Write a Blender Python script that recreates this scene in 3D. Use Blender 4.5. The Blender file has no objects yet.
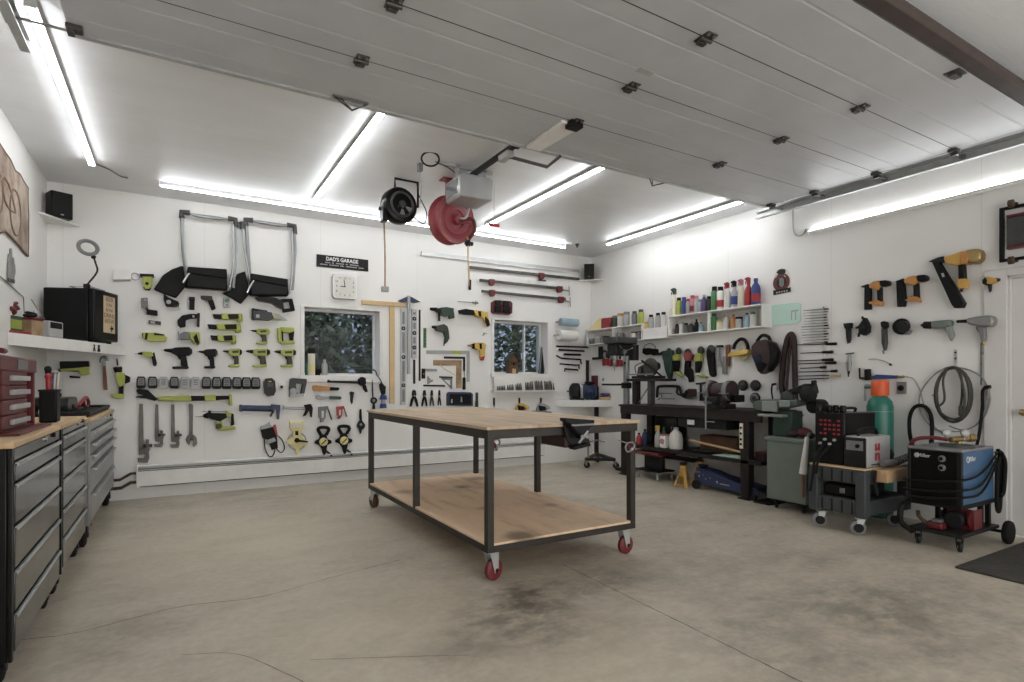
import bpy, bmesh, math, random
from mathutils import Vector as V, Matrix
random.seed(11)
sc = bpy.context.scene
COL = sc.collection
PI = math.pi
# ------------------------------------------------------------------ camera geometry (measured from the room's vanishing points)
FOC, CH, HY = 568.0, 1.2, 382.5
YAW = math.atan(336.3 / 568.0)
cY, sY = math.cos(YAW), math.sin(YAW)
XL, XR, YB, ZC = -1.07, 5.59, 7.01, 3.147          # room faces: left, right, back, ceiling

def ray(px, py):
    u = (px - 512) / FOC; v = (HY - py) / FOC
    return V((sY + cY * u, cY - sY * u, v))
def onY(px, py, y):
    d = ray(px, py); t = y / d.y; return V((d.x * t, y, CH + d.z * t))
def onX(px, py, x):
    d = ray(px, py); t = x / d.x; return V((x, d.y * t, CH + d.z * t))
def onZ(px, py, z):
    d = ray(px, py); t = (z - CH) / d.z; return V((d.x * t, d.y * t, z))
def wp(w, x, y, off=0.0):                          # a measured spot on one of the walls, OFF metres proud of it
    if w == 'B': return onY(x, y, YB - off)
    if w == 'R': return onX(x, y, XR - off)
    return onX(x, y, XL + off)
def inside(p, poly):
    c = False
    for (x0, y0), (x1, y1) in zip(poly, poly[1:] + poly[:1]):
        if (y0 > p[1]) != (y1 > p[1]) and p[0] < x0 + (p[1] - y0) / (y1 - y0) * (x1 - x0): c = not c
    return c
NRM = {'B': V((0, -1, 0)), 'R': V((-1, 0, 0)), 'L': V((1, 0, 0))}

# ------------------------------------------------------------------ materials
def lin(c):
    return tuple((x / 12.92 if x <= .04045 else ((x + .055) / 1.055) ** 2.4) for x in c)
def hx(s, k=.80):                                  # hex to linear, a little less saturated like the muted photograph
    c = [int(s[i:i + 2], 16) / 255 for i in (0, 2, 4)]; g = .3 * c[0] + .59 * c[1] + .11 * c[2]
    return lin(tuple(g + (x - g) * k for x in c))
TAB = {  # name: (sRGB hex, roughness, metallic, variation)
 'white': ('e6e4e0', .5, 0, .04), 'offwhite': ('d8d5cd', .5, 0, .05), 'paper': ('cdb48e', .8, 0, .08), 'cream': ('e3dcc4', .6, 0, .04),
 'black': ('0c0c0c', .55, 0, .2), 'rubber': ('111111', .75, 0, .2), 'gloss': ('0a0a0b', .3, 0, .1), 'char': ('1c1c1d', .5, 0, .15),
 'dgrey': ('3a3b3c', .5, 0, .12), 'grey': ('77787a', .5, 0, .1), 'lgrey': ('a9aaaa', .5, 0, .08), 'lime': ('a7b03c', .45, 0, .06),
 'dlime': ('8d9a2e', .45, 0, .06), 'yellow': ('dcb146', .5, 0, .06), 'pyellow': ('e8d68a', .5, 0, .06), 'orange': ('c67f33', .45, 0, .08), 'sorange': ('f0561c', .45, 0, .05),
 'amber': ('cf9a3c', .45, 0, .08), 'red': ('b3242b', .4, 0, .08), 'dred': ('6c161b', .4, 0, .1), 'reelred': ('9c3840', .4, 0, .08),
 'blue': ('28408a', .4, 0, .08), 'navy': ('22305a', .4, 0, .1), 'mblue': ('315d88', .4, 0, .08), 'teal': ('1d7564', .35, 0, .05), 'mint': ('bde2d4', .35, 0, .04),
 'sky': ('94b4c4', .8, 0, .05), 'green': ('3a7d40', .4, 0, .06), 'dgreen': ('2c4638', .45, 0, .1), 'sage': ('6b786f', .45, 0, .06), 'bgreen': ('3fae3a', .4, 0, .05),
 'sagel': ('8a948a', .45, 0, .06), 'olive': ('38372a', .5, 0, .12), 'purple': ('4b3a78', .4, 0, .06), 'pink': ('c87080', .5, 0, .06), 'maroon': ('381f21', .5, 0, .2), 'beltbr': ('382826', .85, 0, .2),
 'tan': ('c99f6e', .6, 0, .1), 'oak': ('d7b27a', .5, 0, .08), 'brown': ('6e4a30', .6, 0, .15), 'rust': ('8a5236', .65, 0, .2), 'hide': ('8d745f', .85, 0, .3), 'cork': ('a3815a', .75, 0, .3),
 'steel': ('8d8f90', .38, .75, .1), 'dsteel': ('55534f', .42, .7, .2), 'chrome': ('c4c6c8', .2, .9, .05), 'alum': ('b6b8b9', .42, .6, .06), 'galv': ('b2b4b3', .4, .3, .12),
 'frame': ('38322e', .5, .35, .2), 'brass': ('a88a52', .35, .8, .1), 'gun': ('2a2a2b', .45, .4, .15), 'wrench': ('6d6764', .5, .45, .2), 'toolg': ('8f8f8c', .4, .5, .1),
 'bench': ('2c2624', .55, .2, .2), 'drawer': ('7d7f7e', .33, .65, .06), 'copper': ('54402f', .5, .4, .2), 'wheelred': ('7a2025', .45, 0, .1), 'dsage': ('56625b', .5, 0, .1), 'cartg': ('3b4042', .6, 0, .06),
 'pipe': ('4a3a34', .6, .1, .2), 'lens': ('1a2440', .1, 0, .05), 'doorw': ('d6d3d0', .4, 0, .02), 'skin': ('8c8c88', .7, 0, .25),
}
_m = {}
def nodes(m):
    m.use_nodes = True
    return m.node_tree.nodes, m.node_tree.links, m.node_tree.nodes['Principled BSDF']
def M(k):
    if not isinstance(k, str): return k
    if k in _m: return _m[k]
    h, r, me, var = TAB[k]
    m = bpy.data.materials.new(k); n, l, b = nodes(m)
    c = hx(h)
    tc = n.new('ShaderNodeTexCoord'); no = n.new('ShaderNodeTexNoise'); no.inputs['Scale'].default_value = 9; no.inputs['Detail'].default_value = 4
    l.new(tc.outputs['Object'], no.inputs['Vector'])
    cr = n.new('ShaderNodeValToRGB')
    cr.color_ramp.elements[0].position = .3; cr.color_ramp.elements[1].position = .7
    cr.color_ramp.elements[0].color = tuple(x * (1 - var) for x in c) + (1,)
    cr.color_ramp.elements[1].color = tuple(min(1, x * (1 + var)) for x in c) + (1,)
    l.new(no.outputs['Fac'], cr.inputs['Fac']); l.new(cr.outputs['Color'], b.inputs['Base Color'])
    b.inputs['Roughness'].default_value = r; b.inputs['Metallic'].default_value = me
    if max(c) < .03 and 'Specular IOR Level' in b.inputs: b.inputs['Specular IOR Level'].default_value = .25
    _m[k] = m; return m

# ------------------------------------------------------------------ mesh builder
class G:
    def __init__(s): s.bm = bmesh.new()
    def face(s, pts):
        vs = [s.bm.verts.new(p) for p in pts]; s.bm.faces.new(vs); return s
    def box(s, x0, x1, y0, y1, z0, z1, M4=None):
        p = [V((x, y, z)) for x in (x0, x1) for y in (y0, y1) for z in (z0, z1)]
        if M4 is not None: p = [M4 @ q for q in p]
        v = [s.bm.verts.new(q) for q in p]
        for f in ((0, 1, 3, 2), (4, 6, 7, 5), (0, 4, 5, 1), (2, 3, 7, 6), (0, 2, 6, 4), (1, 5, 7, 3)): s.bm.faces.new([v[i] for i in f])
        return s
    def cb(s, c, d, M4=None):                       # box from centre and size
        return s.box(c[0] - d[0] / 2, c[0] + d[0] / 2, c[1] - d[1] / 2, c[1] + d[1] / 2, c[2] - d[2] / 2, c[2] + d[2] / 2, M4)
    def ring(s, c, a, b, r, n):
        return [s.bm.verts.new(c + a * (r * math.cos(2 * PI * i / n)) + b * (r * math.sin(2 * PI * i / n))) for i in range(n)]
    def lathe(s, p, ax, prof, n=16):                # prof: (radius, distance along the axis)
        p = V(p); ax = V(ax).normalized()
        a = ax.orthogonal().normalized(); b = ax.cross(a)
        rs = [s.ring(p + ax * h, a, b, max(r, .0004), n) for r, h in prof]
        for q, w in zip(rs, rs[1:]):
            for i in range(n): s.bm.faces.new((q[i], q[(i + 1) % n], w[(i + 1) % n], w[i]))
        s.bm.faces.new(rs[0][::-1]); s.bm.faces.new(rs[-1]); return s
    def cyl(s, p, q, r0, r1=None, n=12):
        p, q = V(p), V(q); return s.lathe(p, q - p, [(r0, 0), (r0 if r1 is None else r1, (q - p).length)], n)
    def tube(s, pts, r, n=8, closed=False):
        pts = [V(p) for p in pts]; m = len(pts); rs = []
        up = None
        for i, p in enumerate(pts):
            if closed: t = pts[(i + 1) % m] - pts[i - 1]
            else: t = pts[min(i + 1, m - 1)] - pts[max(i - 1, 0)]
            t.normalize()
            if up is None: a = t.orthogonal().normalized()
            else:
                a = up - t * up.dot(t)
                a = a.normalized() if a.length > 1e-5 else t.orthogonal().normalized()
            up = a; rr = r[i] if isinstance(r, (list, tuple)) else r
            rs.append(s.ring(p, a, t.cross(a), rr, n))
        for i in range(m if closed else m - 1):
            q, w = rs[i], rs[(i + 1) % m]
            if closed and i == m - 1:
                k = min(range(n), key=lambda k: (w[k].co - q[0].co).length); w = w[k:] + w[:k]
            for j in range(n): s.bm.faces.new((q[j], q[(j + 1) % n], w[(j + 1) % n], w[j]))
        if not closed: s.bm.faces.new(rs[0][::-1]); s.bm.faces.new(rs[-1])
        return s
    def prism(s, pts, d):                           # outline extruded by the vector d
        d = V(d); a = [s.bm.verts.new(p) for p in pts]; b = [s.bm.verts.new(V(p) + d) for p in pts]; n = len(a)
        s.bm.faces.new(a); s.bm.faces.new(b[::-1])
        for i in range(n): s.bm.faces.new((a[i], b[i], b[(i + 1) % n], a[(i + 1) % n]))
        return s
    def ball(s, c, r, sc_=(1, 1, 1), n=12):
        m4 = Matrix.Translation(V(c)) @ Matrix.Diagonal((r * sc_[0], r * sc_[1], r * sc_[2], 1))
        bmesh.ops.create_uvsphere(s.bm, u_segments=n, v_segments=max(6, n // 2 + 2), radius=1, matrix=m4); return s
    def torus(s, c, ax, R, r, n=24, k=8):
        c = V(c); ax = V(ax).normalized(); a = ax.orthogonal().normalized(); b = ax.cross(a)
        return s.tube([c + a * (R * math.cos(2 * PI * i / n)) + b * (R * math.sin(2 * PI * i / n)) for i in range(n)], r, k, True)
    def xf(s, m4):
        s.bm.transform(m4); return s

def smooth(pts, k=4):                               # Catmull-Rom through the points
    pts = [V(p) for p in pts]
    if len(pts) < 3: return pts
    e = [pts[0] * 2 - pts[1]] + pts + [pts[-1] * 2 - pts[-2]]; out = []
    for i in range(1, len(e) - 2):
        a, b, c, d = e[i - 1:i + 3]
        for j in range(k):
            t = j / k
            out.append(.5 * ((2 * b) + (c - a) * t + (2 * a - 5 * b + 4 * c - d) * t * t + (3 * b - a - 3 * c + d) * t ** 3))
    out.append(pts[-1]); return out

def link(name, me, mat, parent, bev):
    o = bpy.data.objects.new(name, me); COL.objects.link(o)
    if mat is not None: me.materials.append(M(mat))
    if bev:
        md = o.modifiers.new('bevel', 'BEVEL'); md.width = bev; md.segments = 2; md.limit_method = 'ANGLE'; md.angle_limit = .6
    if parent is not None: o.parent = parent
    return o
def mesh(g, name, org=None):
    bm = g.bm
    if org is not None: bm.transform(Matrix.Translation(-V(org)))
    bmesh.ops.recalc_face_normals(bm, faces=bm.faces)
    me = bpy.data.meshes.new(name); bm.to_mesh(me); bm.free()
    me.polygons.foreach_set('use_smooth', [True] * len(me.polygons)); me.set_sharp_from_angle(angle=.7)
    return me
def tag(o, label, cat, group=None, kind=None):
    if label: o['label'] = label
    if cat: o['category'] = cat
    if group: o['group'] = group
    if kind: o['kind'] = kind
    return o
class T:                                            # a thing: an Empty at its base; parts are given in world or local coordinates
    def __init__(s, name, label, cat, group=None, loc=(0, 0, 0), rz=0, local=False):
        s.o = bpy.data.objects.new(name, None); COL.objects.link(s.o); s.o.empty_display_size = .05
        s.o.location = loc; s.o.rotation_euler = (0, 0, rz); tag(s.o, label, cat, group)
        s.inv = None if local else (Matrix.Translation(V(loc)) @ Matrix.Rotation(rz, 4, 'Z')).inverted()
        s.org = V(loc)
    def p(s, name, g, mat, bev=0, label=None, parent=None):
        if s.inv is not None: g.bm.transform(s.inv)
        o = link(name, mesh(g, name), mat, parent or s.o, bev)
        if label: o['label'] = label
        return o
def one(name, label, cat, g, mat, group=None, bev=0, kind=None):   # a thing that is one mesh, origin at the middle of its base
    g.bm.verts.ensure_lookup_table()
    xs = [v.co for v in g.bm.verts]
    lo = V([min(p[i] for p in xs) for i in range(3)]); hi = V([max(p[i] for p in xs) for i in range(3)])
    org = V(((lo.x + hi.x) / 2, (lo.y + hi.y) / 2, lo.z))
    o = link(name, mesh(g, name, org), mat, None, bev); o.location = org
    return tag(o, label, cat, group, kind)
def struct(name, g, mat, bev=0, parent=None):
    o = link(name, mesh(g, name), mat, parent, bev)
    if parent is None: o['kind'] = 'structure'
    return o
def copy_tree(o, parent=None):
    c = o.copy(); COL.objects.link(c)
    if parent is not None: c.parent = parent
    for ch in list(o.children): copy_tree(ch, c)
    return c
def text_mesh(txt, size, depth=.001, align='CENTER', bold=0):
    cu = bpy.data.curves.new('lettering', 'FONT'); cu.body = txt; cu.size = size; cu.extrude = depth; cu.offset = bold * size; cu.align_x = align; cu.align_y = 'CENTER'
    o = bpy.data.objects.new('lettering', cu); COL.objects.link(o)
    dg = bpy.context.evaluated_depsgraph_get(); me = bpy.data.meshes.new_from_object(o.evaluated_get(dg))
    COL.objects.unlink(o); bpy.data.objects.remove(o); bpy.data.curves.remove(cu)
    return me
def text(t, name, txt, size, pos, right, up, mat, parent=None, depth=.001, stretch=1.0, bold=0):   # lettering as a part; pos/right/up in world
    me = text_mesh(txt, size, depth, 'CENTER', bold); r = V(right).normalized(); u = V(up).normalized(); n = r.cross(u)
    m = Matrix.Translation(V(pos)) @ Matrix((r * stretch, u, n)).transposed().to_4x4()
    if t.inv is not None: m = t.inv @ m
    me.transform(m); o = link(name, me, mat, parent or t.o, 0); return o

# ------------------------------------------------------------------ wall-hung things: outlines measured on the wall plane, given real thickness
def W(w, name, label, cat, parts, group=None, box=None):
    def q(pt):
        if box is None: return pt
        return (box[0] + pt[0] * (box[2] - box[0]), box[1] + pt[1] * (box[3] - box[1]))
    ps = []
    for pr in parts:
        for sh in pr[2]:
            k = sh[0]
            ps += [q(a) for a in (sh[1] if k in 'prc' else [sh[1]])]
    cx = (min(a[0] for a in ps) + max(a[0] for a in ps)) / 2; by = max(a[1] for a in ps)
    t = T(name, label, cat, group, wp(w, cx, by))
    n = NRM[w]; last = None; s0 = parts[0][2][0]; pp = [q(a) for a in (s0[1] if s0[0] in 'prc' else [s0[1]])]
    pc = pp[len(pp) // 2] if s0[0] == 'r' else (sum(a[0] for a in pp) / len(pp), sum(a[1] for a in pp) / len(pp))
    po = s0[2] if s0[0] == 'p' else s0[3] if s0[0] in 'rd' else s0[4]
    if s0[0] == 'o': pc = (pc[0], pc[1]); peg0 = wp(w, *pc) + V((0, 0, s0[2]))
    else: peg0 = wp(w, *pc)
    if s0[0] == 'p' and not inside(pc, pp):
        pc = next((m for i in range(len(pp)) for j in range(len(pp) - 1, i + 1, -1) for m in [((pp[i][0] + pp[j][0]) / 2, (pp[i][1] + pp[j][1]) / 2)] if inside(m, pp) and inside((m[0] + .4, m[1] + .4), pp) and inside((m[0] - .4, m[1] - .4), pp)), pc); peg0 = wp(w, *pc)
    for pr in parts:
        g = G()
        for sh in pr[2]:
            k = sh[0]
            if k == 'p':
                t0, t1 = sh[2], sh[3]
                g.prism([wp(w, *q(a), t1) for a in sh[1]], -n * (t1 - t0))
            elif k == 'r':
                pts = [wp(w, *q(a), sh[3]) for a in sh[1]]
                if len(sh) > 4: pts = smooth(pts, sh[4])
                g.tube(pts, sh[2], 8)
            elif k == 'c':
                a, b = (wp(w, *q(a), sh[4]) for a in sh[1]); g.cyl(a, b, sh[2], sh[3], 14)
            elif k == 'd':                          # disc: centre, radius m, t0, t1
                g.lathe(wp(w, *q(sh[1]), (sh[3] + sh[4]) / 2) - n * ((sh[4] - sh[3]) / 2), n, [(sh[2] * .93, 0), (sh[2], (sh[4] - sh[3]) * .25), (sh[2], (sh[4] - sh[3]) * .75), (sh[2] * .9, sh[4] - sh[3])], 20)
            elif k == 'o':                          # ring: centre, R, r, off
                g.torus(wp(w, *q(sh[1]), sh[4]), n, sh[2], sh[3], 24, 8)
        nm = pr[0]; par = None
        if nm.startswith('>'): nm = nm[1:]; par = last
        if pr is parts[0] and name != 't_square': g.cyl(peg0 + n * -.004, peg0 + n * (po + .004), .004, None, 6)   # the peg it hangs from
        o = t.p(nm, g, pr[1], pr[3] if len(pr) > 3 else .003, pr[4] if len(pr) > 4 else None, par)
        if par is None: last = o
    return t
def rect(x0, y0, x1, y1, t0=.002, t1=.02): return ('p', [(x0, y0), (x1, y0), (x1, y1), (x0, y1)], t0, t1)
EXPO, WORLD, FRONT, LED = 0.97, 1.0, 1.5, 13.5
TABLE = (1.593, 2.765, 2.975, 5.405)
# ================================================================== camera, world, view
cam = bpy.data.cameras.new('camera'); co = bpy.data.objects.new('camera', cam); COL.objects.link(co)
cam.sensor_width = 36; cam.lens = FOC / 1024 * 36; cam.shift_y = (HY - 341) / 1024; cam.clip_start = .02
co.location = (0, 0, CH); co.rotation_euler = (PI / 2, 0, -YAW); sc.camera = co
sc.view_settings.view_transform = 'Standard'; sc.view_settings.look = 'None'; sc.view_settings.gamma = 1; sc.view_settings.use_curve_mapping = False
sc.view_settings.exposure = EXPO
w = bpy.data.worlds.new('dusk'); sc.world = w; w.use_nodes = True
bgn = w.node_tree.nodes['Background']; bgn.inputs['Strength'].default_value = WORLD
wn, wl = w.node_tree.nodes, w.node_tree.links
tc = wn.new('ShaderNodeTexCoord'); no = wn.new('ShaderNodeTexNoise'); no.inputs['Scale'].default_value = 3; no.inputs['Detail'].default_value = 5
cr = wn.new('ShaderNodeValToRGB'); cr.color_ramp.elements[0].position = .35; cr.color_ramp.elements[1].position = .7
cr.color_ramp.elements[0].color = (.13, .15, .19, 1); cr.color_ramp.elements[1].color = (.30, .33, .37, 1)
wl.new(tc.outputs['Generated'], no.inputs['Vector']); wl.new(no.outputs['Fac'], cr.inputs['Fac'])
sx = wn.new('ShaderNodeSeparateXYZ'); wl.new(tc.outputs['Generated'], sx.inputs[0])          # sky on the door side brightened beyond dusk, added fill for the floor
mr = wn.new('ShaderNodeMapRange'); mr.interpolation_type = 'SMOOTHSTEP'; wl.new(sx.outputs['Y'], mr.inputs[0])
for i, v in enumerate((.15, -.45, 0, 1)): mr.inputs[i + 1].default_value = v
mxw = wn.new('ShaderNodeMix'); mxw.data_type = 'RGBA'; wl.new(mr.outputs[0], mxw.inputs[0]); wl.new(cr.outputs['Color'], mxw.inputs[6]); mxw.inputs[7].default_value = (FRONT, FRONT * .985, FRONT * .96, 1)
wl.new(mxw.outputs[2], bgn.inputs['Color'])

# ================================================================== surface materials of the room
def mathn(n, l, op, a, b=None, c=None):
    x = n.new('ShaderNodeMath'); x.operation = op
    for i, q in enumerate((a, b, c)):
        if q is None: continue
        if isinstance(q, (int, float)): x.inputs[i].default_value = q
        else: l.new(q, x.inputs[i])
    return x.outputs[0]
def noise(n, l, vec, sc_, det=5, rough=.6, sx=None):
    if sx:
        mp = n.new('ShaderNodeMapping'); mp.inputs['Scale'].default_value = sx; l.new(vec, mp.inputs['Vector']); vec = mp.outputs['Vector']
    x = n.new('ShaderNodeTexNoise'); x.inputs['Scale'].default_value = sc_; x.inputs['Detail'].default_value = det; x.inputs['Roughness'].default_value = rough
    l.new(vec, x.inputs['Vector']); return x.outputs['Fac']
def ramp(n, l, fac, stops):
    r = n.new('ShaderNodeValToRGB'); e = r.color_ramp.elements
    while len(e) < len(stops): e.new(.5)
    for q, (p, c) in zip(e, stops): q.position = p; q.color = tuple(c) + (1,)
    l.new(fac, r.inputs['Fac']); return r.outputs['Color']
def mixc(n, l, fac, a, b, mode='MIX'):
    x = n.new('ShaderNodeMix'); x.data_type = 'RGBA'; x.blend_type = mode
    for i, q in ((0, fac), (6, a), (7, b)):
        if isinstance(q, (int, float)): x.inputs[i].default_value = q
        elif isinstance(q, tuple): x.inputs[i].default_value = q + (1,)
        else: l.new(q, x.inputs[i])
    return x.outputs[2]
def bump(n, l, b, h, s, d=.01):
    x = n.new('ShaderNodeBump'); x.inputs['Strength'].default_value = s; x.inputs['Distance'].default_value = d
    l.new(h, x.inputs['Height']); l.new(x.outputs['Normal'], b.inputs['Normal'])
def newmat(name):
    m = bpy.data.materials.new(name); n, l, b = nodes(m); tc = n.new('ShaderNodeTexCoord')
    _m[name] = m; return m, n, l, b, tc.outputs['Object']

# painted wall sheets with faint vertical joints
for key, axis in (('wall_paint_x', 'X'), ('wall_paint_y', 'Y')):
    m, n, l, b, ob_ = newmat(key)
    sp = n.new('ShaderNodeSeparateXYZ'); l.new(ob_, sp.inputs[0])
    f = mathn(n, l, 'FRACT', mathn(n, l, 'DIVIDE', mathn(n, l, 'ADD', sp.outputs[axis], .95 if axis == 'X' else .43), 1.22))
    joint = mathn(n, l, 'LESS_THAN', f, .003)
    big = noise(n, l, ob_, .8, 4)
    c = ramp(n, l, big, [(.3, hx('e8e7e4')), (.75, hx('efede9'))])
    specks = mathn(n, l, 'GREATER_THAN', noise(n, l, ob_, 26, 1), .83)
    c = mixc(n, l, mathn(n, l, 'MULTIPLY', specks, .25), c, hx('a8a49c'))
    c = mixc(n, l, mathn(n, l, 'MULTIPLY', joint, .28), c, hx('8f8b84'))
    l.new(c, b.inputs['Base Color']); b.inputs['Roughness'].default_value = .42
    bump(n, l, b, noise(n, l, ob_, 60, 3), .06, .004)
# ceiling: white paint on grained sheets, semi gloss
m, n, l, b, ob_ = newmat('ceiling_paint')
c = ramp(n, l, noise(n, l, ob_, 1.6, 6, .65, (.5, 1.6, 1)), [(.3, hx('dcdddf')), (.7, hx('e7e8e9'))])
wisp = mathn(n, l, 'GREATER_THAN', noise(n, l, ob_, 5, 6, .7, (.6, 3, 1)), .67)
c = mixc(n, l, mathn(n, l, 'MULTIPLY', wisp, .18), c, hx('f3f2ef'))
l.new(c, b.inputs['Base Color']); b.inputs['Roughness'].default_value = .36
bump(n, l, b, noise(n, l, ob_, 14, 6, .7, (.5, 3, 1)), .4, .008)
# concrete
m, n, l, b, ob_ = newmat('concrete')
a1 = noise(n, l, ob_, .55, 7, .62); a2 = noise(n, l, ob_, 2.6, 8, .66); a3 = noise(n, l, ob_, 22, 5, .6)
c = ramp(n, l, a1, [(.28, hx('aca393', 1)), (.5, hx('c0b6a5', 1)), (.74, hx('d0c7b7', 1))])
c = mixc(n, l, .75, c, ramp(n, l, a2, [(.3, hx('958d81', 1)), (.52, hx('c0b6a6', 1)), (.75, hx('d6cdbd', 1))]), 'MIX')
st1 = noise(n, l, ob_, 1.7, 9, .72, (1, 1.5, 1)); c = mixc(n, l, .55, c, ramp(n, l, st1, [(.36, hx('8b847a', 1)), (.5, hx('beb5a6', 1)), (.66, hx('d6cec0', 1))]))
fine = ramp(n, l, noise(n, l, ob_, 4.5, 8, .7, (1, 1.4, 1)), [(.40, (.12, .12, .12)), (.58, (1, 1, 1))])
c = mixc(n, l, .3, c, ramp(n, l, a3, [(.3, hx('958b7a', 1)), (.7, hx('d6cbb6', 1))]))
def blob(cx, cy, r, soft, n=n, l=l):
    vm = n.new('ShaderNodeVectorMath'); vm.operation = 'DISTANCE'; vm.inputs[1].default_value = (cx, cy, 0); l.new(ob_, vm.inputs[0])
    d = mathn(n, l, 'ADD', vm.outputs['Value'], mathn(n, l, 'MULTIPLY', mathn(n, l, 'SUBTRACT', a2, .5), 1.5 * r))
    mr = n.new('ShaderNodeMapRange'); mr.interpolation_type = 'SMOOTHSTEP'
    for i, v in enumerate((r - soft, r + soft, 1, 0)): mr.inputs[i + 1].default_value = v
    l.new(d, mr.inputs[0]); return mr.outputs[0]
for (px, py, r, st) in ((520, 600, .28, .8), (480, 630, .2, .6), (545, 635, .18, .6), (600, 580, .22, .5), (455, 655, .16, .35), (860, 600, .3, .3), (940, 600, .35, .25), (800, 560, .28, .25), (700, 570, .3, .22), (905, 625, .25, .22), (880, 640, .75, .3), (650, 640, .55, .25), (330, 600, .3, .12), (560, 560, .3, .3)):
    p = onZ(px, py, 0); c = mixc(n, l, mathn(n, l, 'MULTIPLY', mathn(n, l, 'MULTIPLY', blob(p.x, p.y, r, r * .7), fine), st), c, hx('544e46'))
for (px, py, r, st) in ((250, 540, .9, .45), (330, 610, .5, .3), (620, 660, .4, .3), (400, 640, .4, .22), (660, 610, .25, .25)):
    p = onZ(px, py, 0); c = mixc(n, l, mathn(n, l, 'MULTIPLY', blob(p.x, p.y, r, r * .9), st), c, hx('ddd0b8', 1))
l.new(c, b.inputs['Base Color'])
rr = n.new('ShaderNodeMapRange'); l.new(a1, rr.inputs[0]); rr.inputs[3].default_value = .36; rr.inputs[4].default_value = .62; l.new(rr.outputs[0], b.inputs['Roughness'])
bump(n, l, b, a3, .1, .004)
# overhead door skin: light grey steel
m, n, l, b, ob_ = newmat('door_skin')
c = ramp(n, l, noise(n, l, ob_, 2.2, 4), [(.3, hx('b6b8bc')), (.7, hx('c0c2c6'))]); l.new(c, b.inputs['Base Color'])
b.inputs['Roughness'].default_value = .34; bump(n, l, b, noise(n, l, ob_, 40, 4, .6, (.3, 2, 1)), .12, .004)
# plywood tops
for key, ca, cb_, cc in (('ply_top', 'c4a582', 'd6bd9c', '94785a'), ('ply_shelf', 'e8c49c', 'f0d0ab', 'c29c75'), ('ply_clean', 'cfa878', 'dcbb8d', 'a88358')):
    m, n, l, b, ob_ = newmat(key)
    g1 = noise(n, l, ob_, 3, 7, .6, (5, .55, 1)); g2 = noise(n, l, ob_, 1.8, 6, .65)
    c = ramp(n, l, g1, [(.25, hx(cc)), (.45, hx(ca)), (.7, hx(cb_))])
    dirt = ramp(n, l, g2, [(.56, (0, 0, 0)), (.74, (1, 1, 1))])
    c = mixc(n, l, mathn(n, l, 'MULTIPLY', dirt, .2 if key == 'ply_clean' else .3), c, hx('6b5440'))
    if key == 'ply_shelf':                          # old oil stains and the joint between the two sheets, in the table's own frame
        for cx, cy, r, st in ((.1, .55, .10, .8), (-.3, -1.16, .09, .75), (.35, -.5, .08, .5), (-.15, -.35, .06, .4), (-.45, .6, .1, .4), (.42, .9, .12, .35)):
            vm = n.new('ShaderNodeVectorMath'); vm.operation = 'DISTANCE'; vm.inputs[1].default_value = (cx, cy, .23); l.new(ob_, vm.inputs[0])
            mr = n.new('ShaderNodeMapRange'); mr.interpolation_type = 'SMOOTHSTEP'
            for i, v in enumerate((r * .3, r * 1.5, st, 0)): mr.inputs[i + 1].default_value = v
            l.new(mathn(n, l, 'ADD', vm.outputs['Value'], mathn(n, l, 'MULTIPLY', mathn(n, l, 'SUBTRACT', g2, .5), .25)), mr.inputs[0]); c = mixc(n, l, mr.outputs[0], c, hx('5d4a3a'))
        sx_ = n.new('ShaderNodeSeparateXYZ'); l.new(ob_, sx_.inputs[0])
        j = mathn(n, l, 'LESS_THAN', mathn(n, l, 'ABSOLUTE', mathn(n, l, 'SUBTRACT', sx_.outputs['X'], .12)), .003); c = mixc(n, l, mathn(n, l, 'MULTIPLY', j, .5), c, hx('f0dcc0'))
    l.new(c, b.inputs['Base Color']); b.inputs['Roughness'].default_value = .55; bump(n, l, b, g1, .08, .003)
# drawer fronts: dark brushed/glossy steel
m, n, l, b, ob_ = newmat('drawer_steel')
c = ramp(n, l, noise(n, l, ob_, 3, 3), [(.3, hx('4c4e4e')), (.7, hx('5c5e5e'))]); l.new(c, b.inputs['Base Color']); b.inputs['Roughness'].default_value = .16; b.inputs['Metallic'].default_value = .7
bump(n, l, b, noise(n, l, ob_, 2.5, 2), .25, .02)
m, n, l, b, ob_ = newmat('cabinet_steel')
c = ramp(n, l, noise(n, l, ob_, 3, 3), [(.3, hx('8f908e')), (.7, hx('9c9d9b'))]); l.new(c, b.inputs['Base Color']); b.inputs['Roughness'].default_value = .3; b.inputs['Metallic'].default_value = .45
# glass
def glassmat(name, col_, fac, rough=.02):
    m = bpy.data.materials.new(name); n, l, b = nodes(m); n.remove(b); out = n['Material Output']
    t = n.new('ShaderNodeBsdfTransparent'); t.inputs[0].default_value = col_ + (1,); gl = n.new('ShaderNodeBsdfGlossy'); gl.inputs['Roughness'].default_value = rough
    lw = n.new('ShaderNodeFresnel'); lw.inputs[0].default_value = 1.5; mx = n.new('ShaderNodeMixShader')
    f = mathn(n, l, 'ADD', mathn(n, l, 'MULTIPLY', lw.outputs[0], .15), fac)
    l.new(f, mx.inputs[0]); l.new(t.outputs[0], mx.inputs[1]); l.new(gl.outputs[0], mx.inputs[2]); l.new(mx.outputs[0], out.inputs[0]); _m[name] = m
glassmat('window_glass', (.86, .9, .95), .0); glassmat('clear_plastic', (.8, .86, .84), .05, .15); glassmat('mint_film', (.62, .86, .76), .12, .4)
def emis(name, c, s):
    m = bpy.data.materials.new(name); n, l, b = nodes(m); b.inputs['Base Color'].default_value = (.8, .8, .8, 1)
    b.inputs['Emission Color'].default_value = c + (1,); b.inputs['Emission Strength'].default_value = s; _m[name] = m
emis('led', (.95, .98, 1.0), LED)
m, n, l, b, ob_ = newmat('leaf_green')
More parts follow.
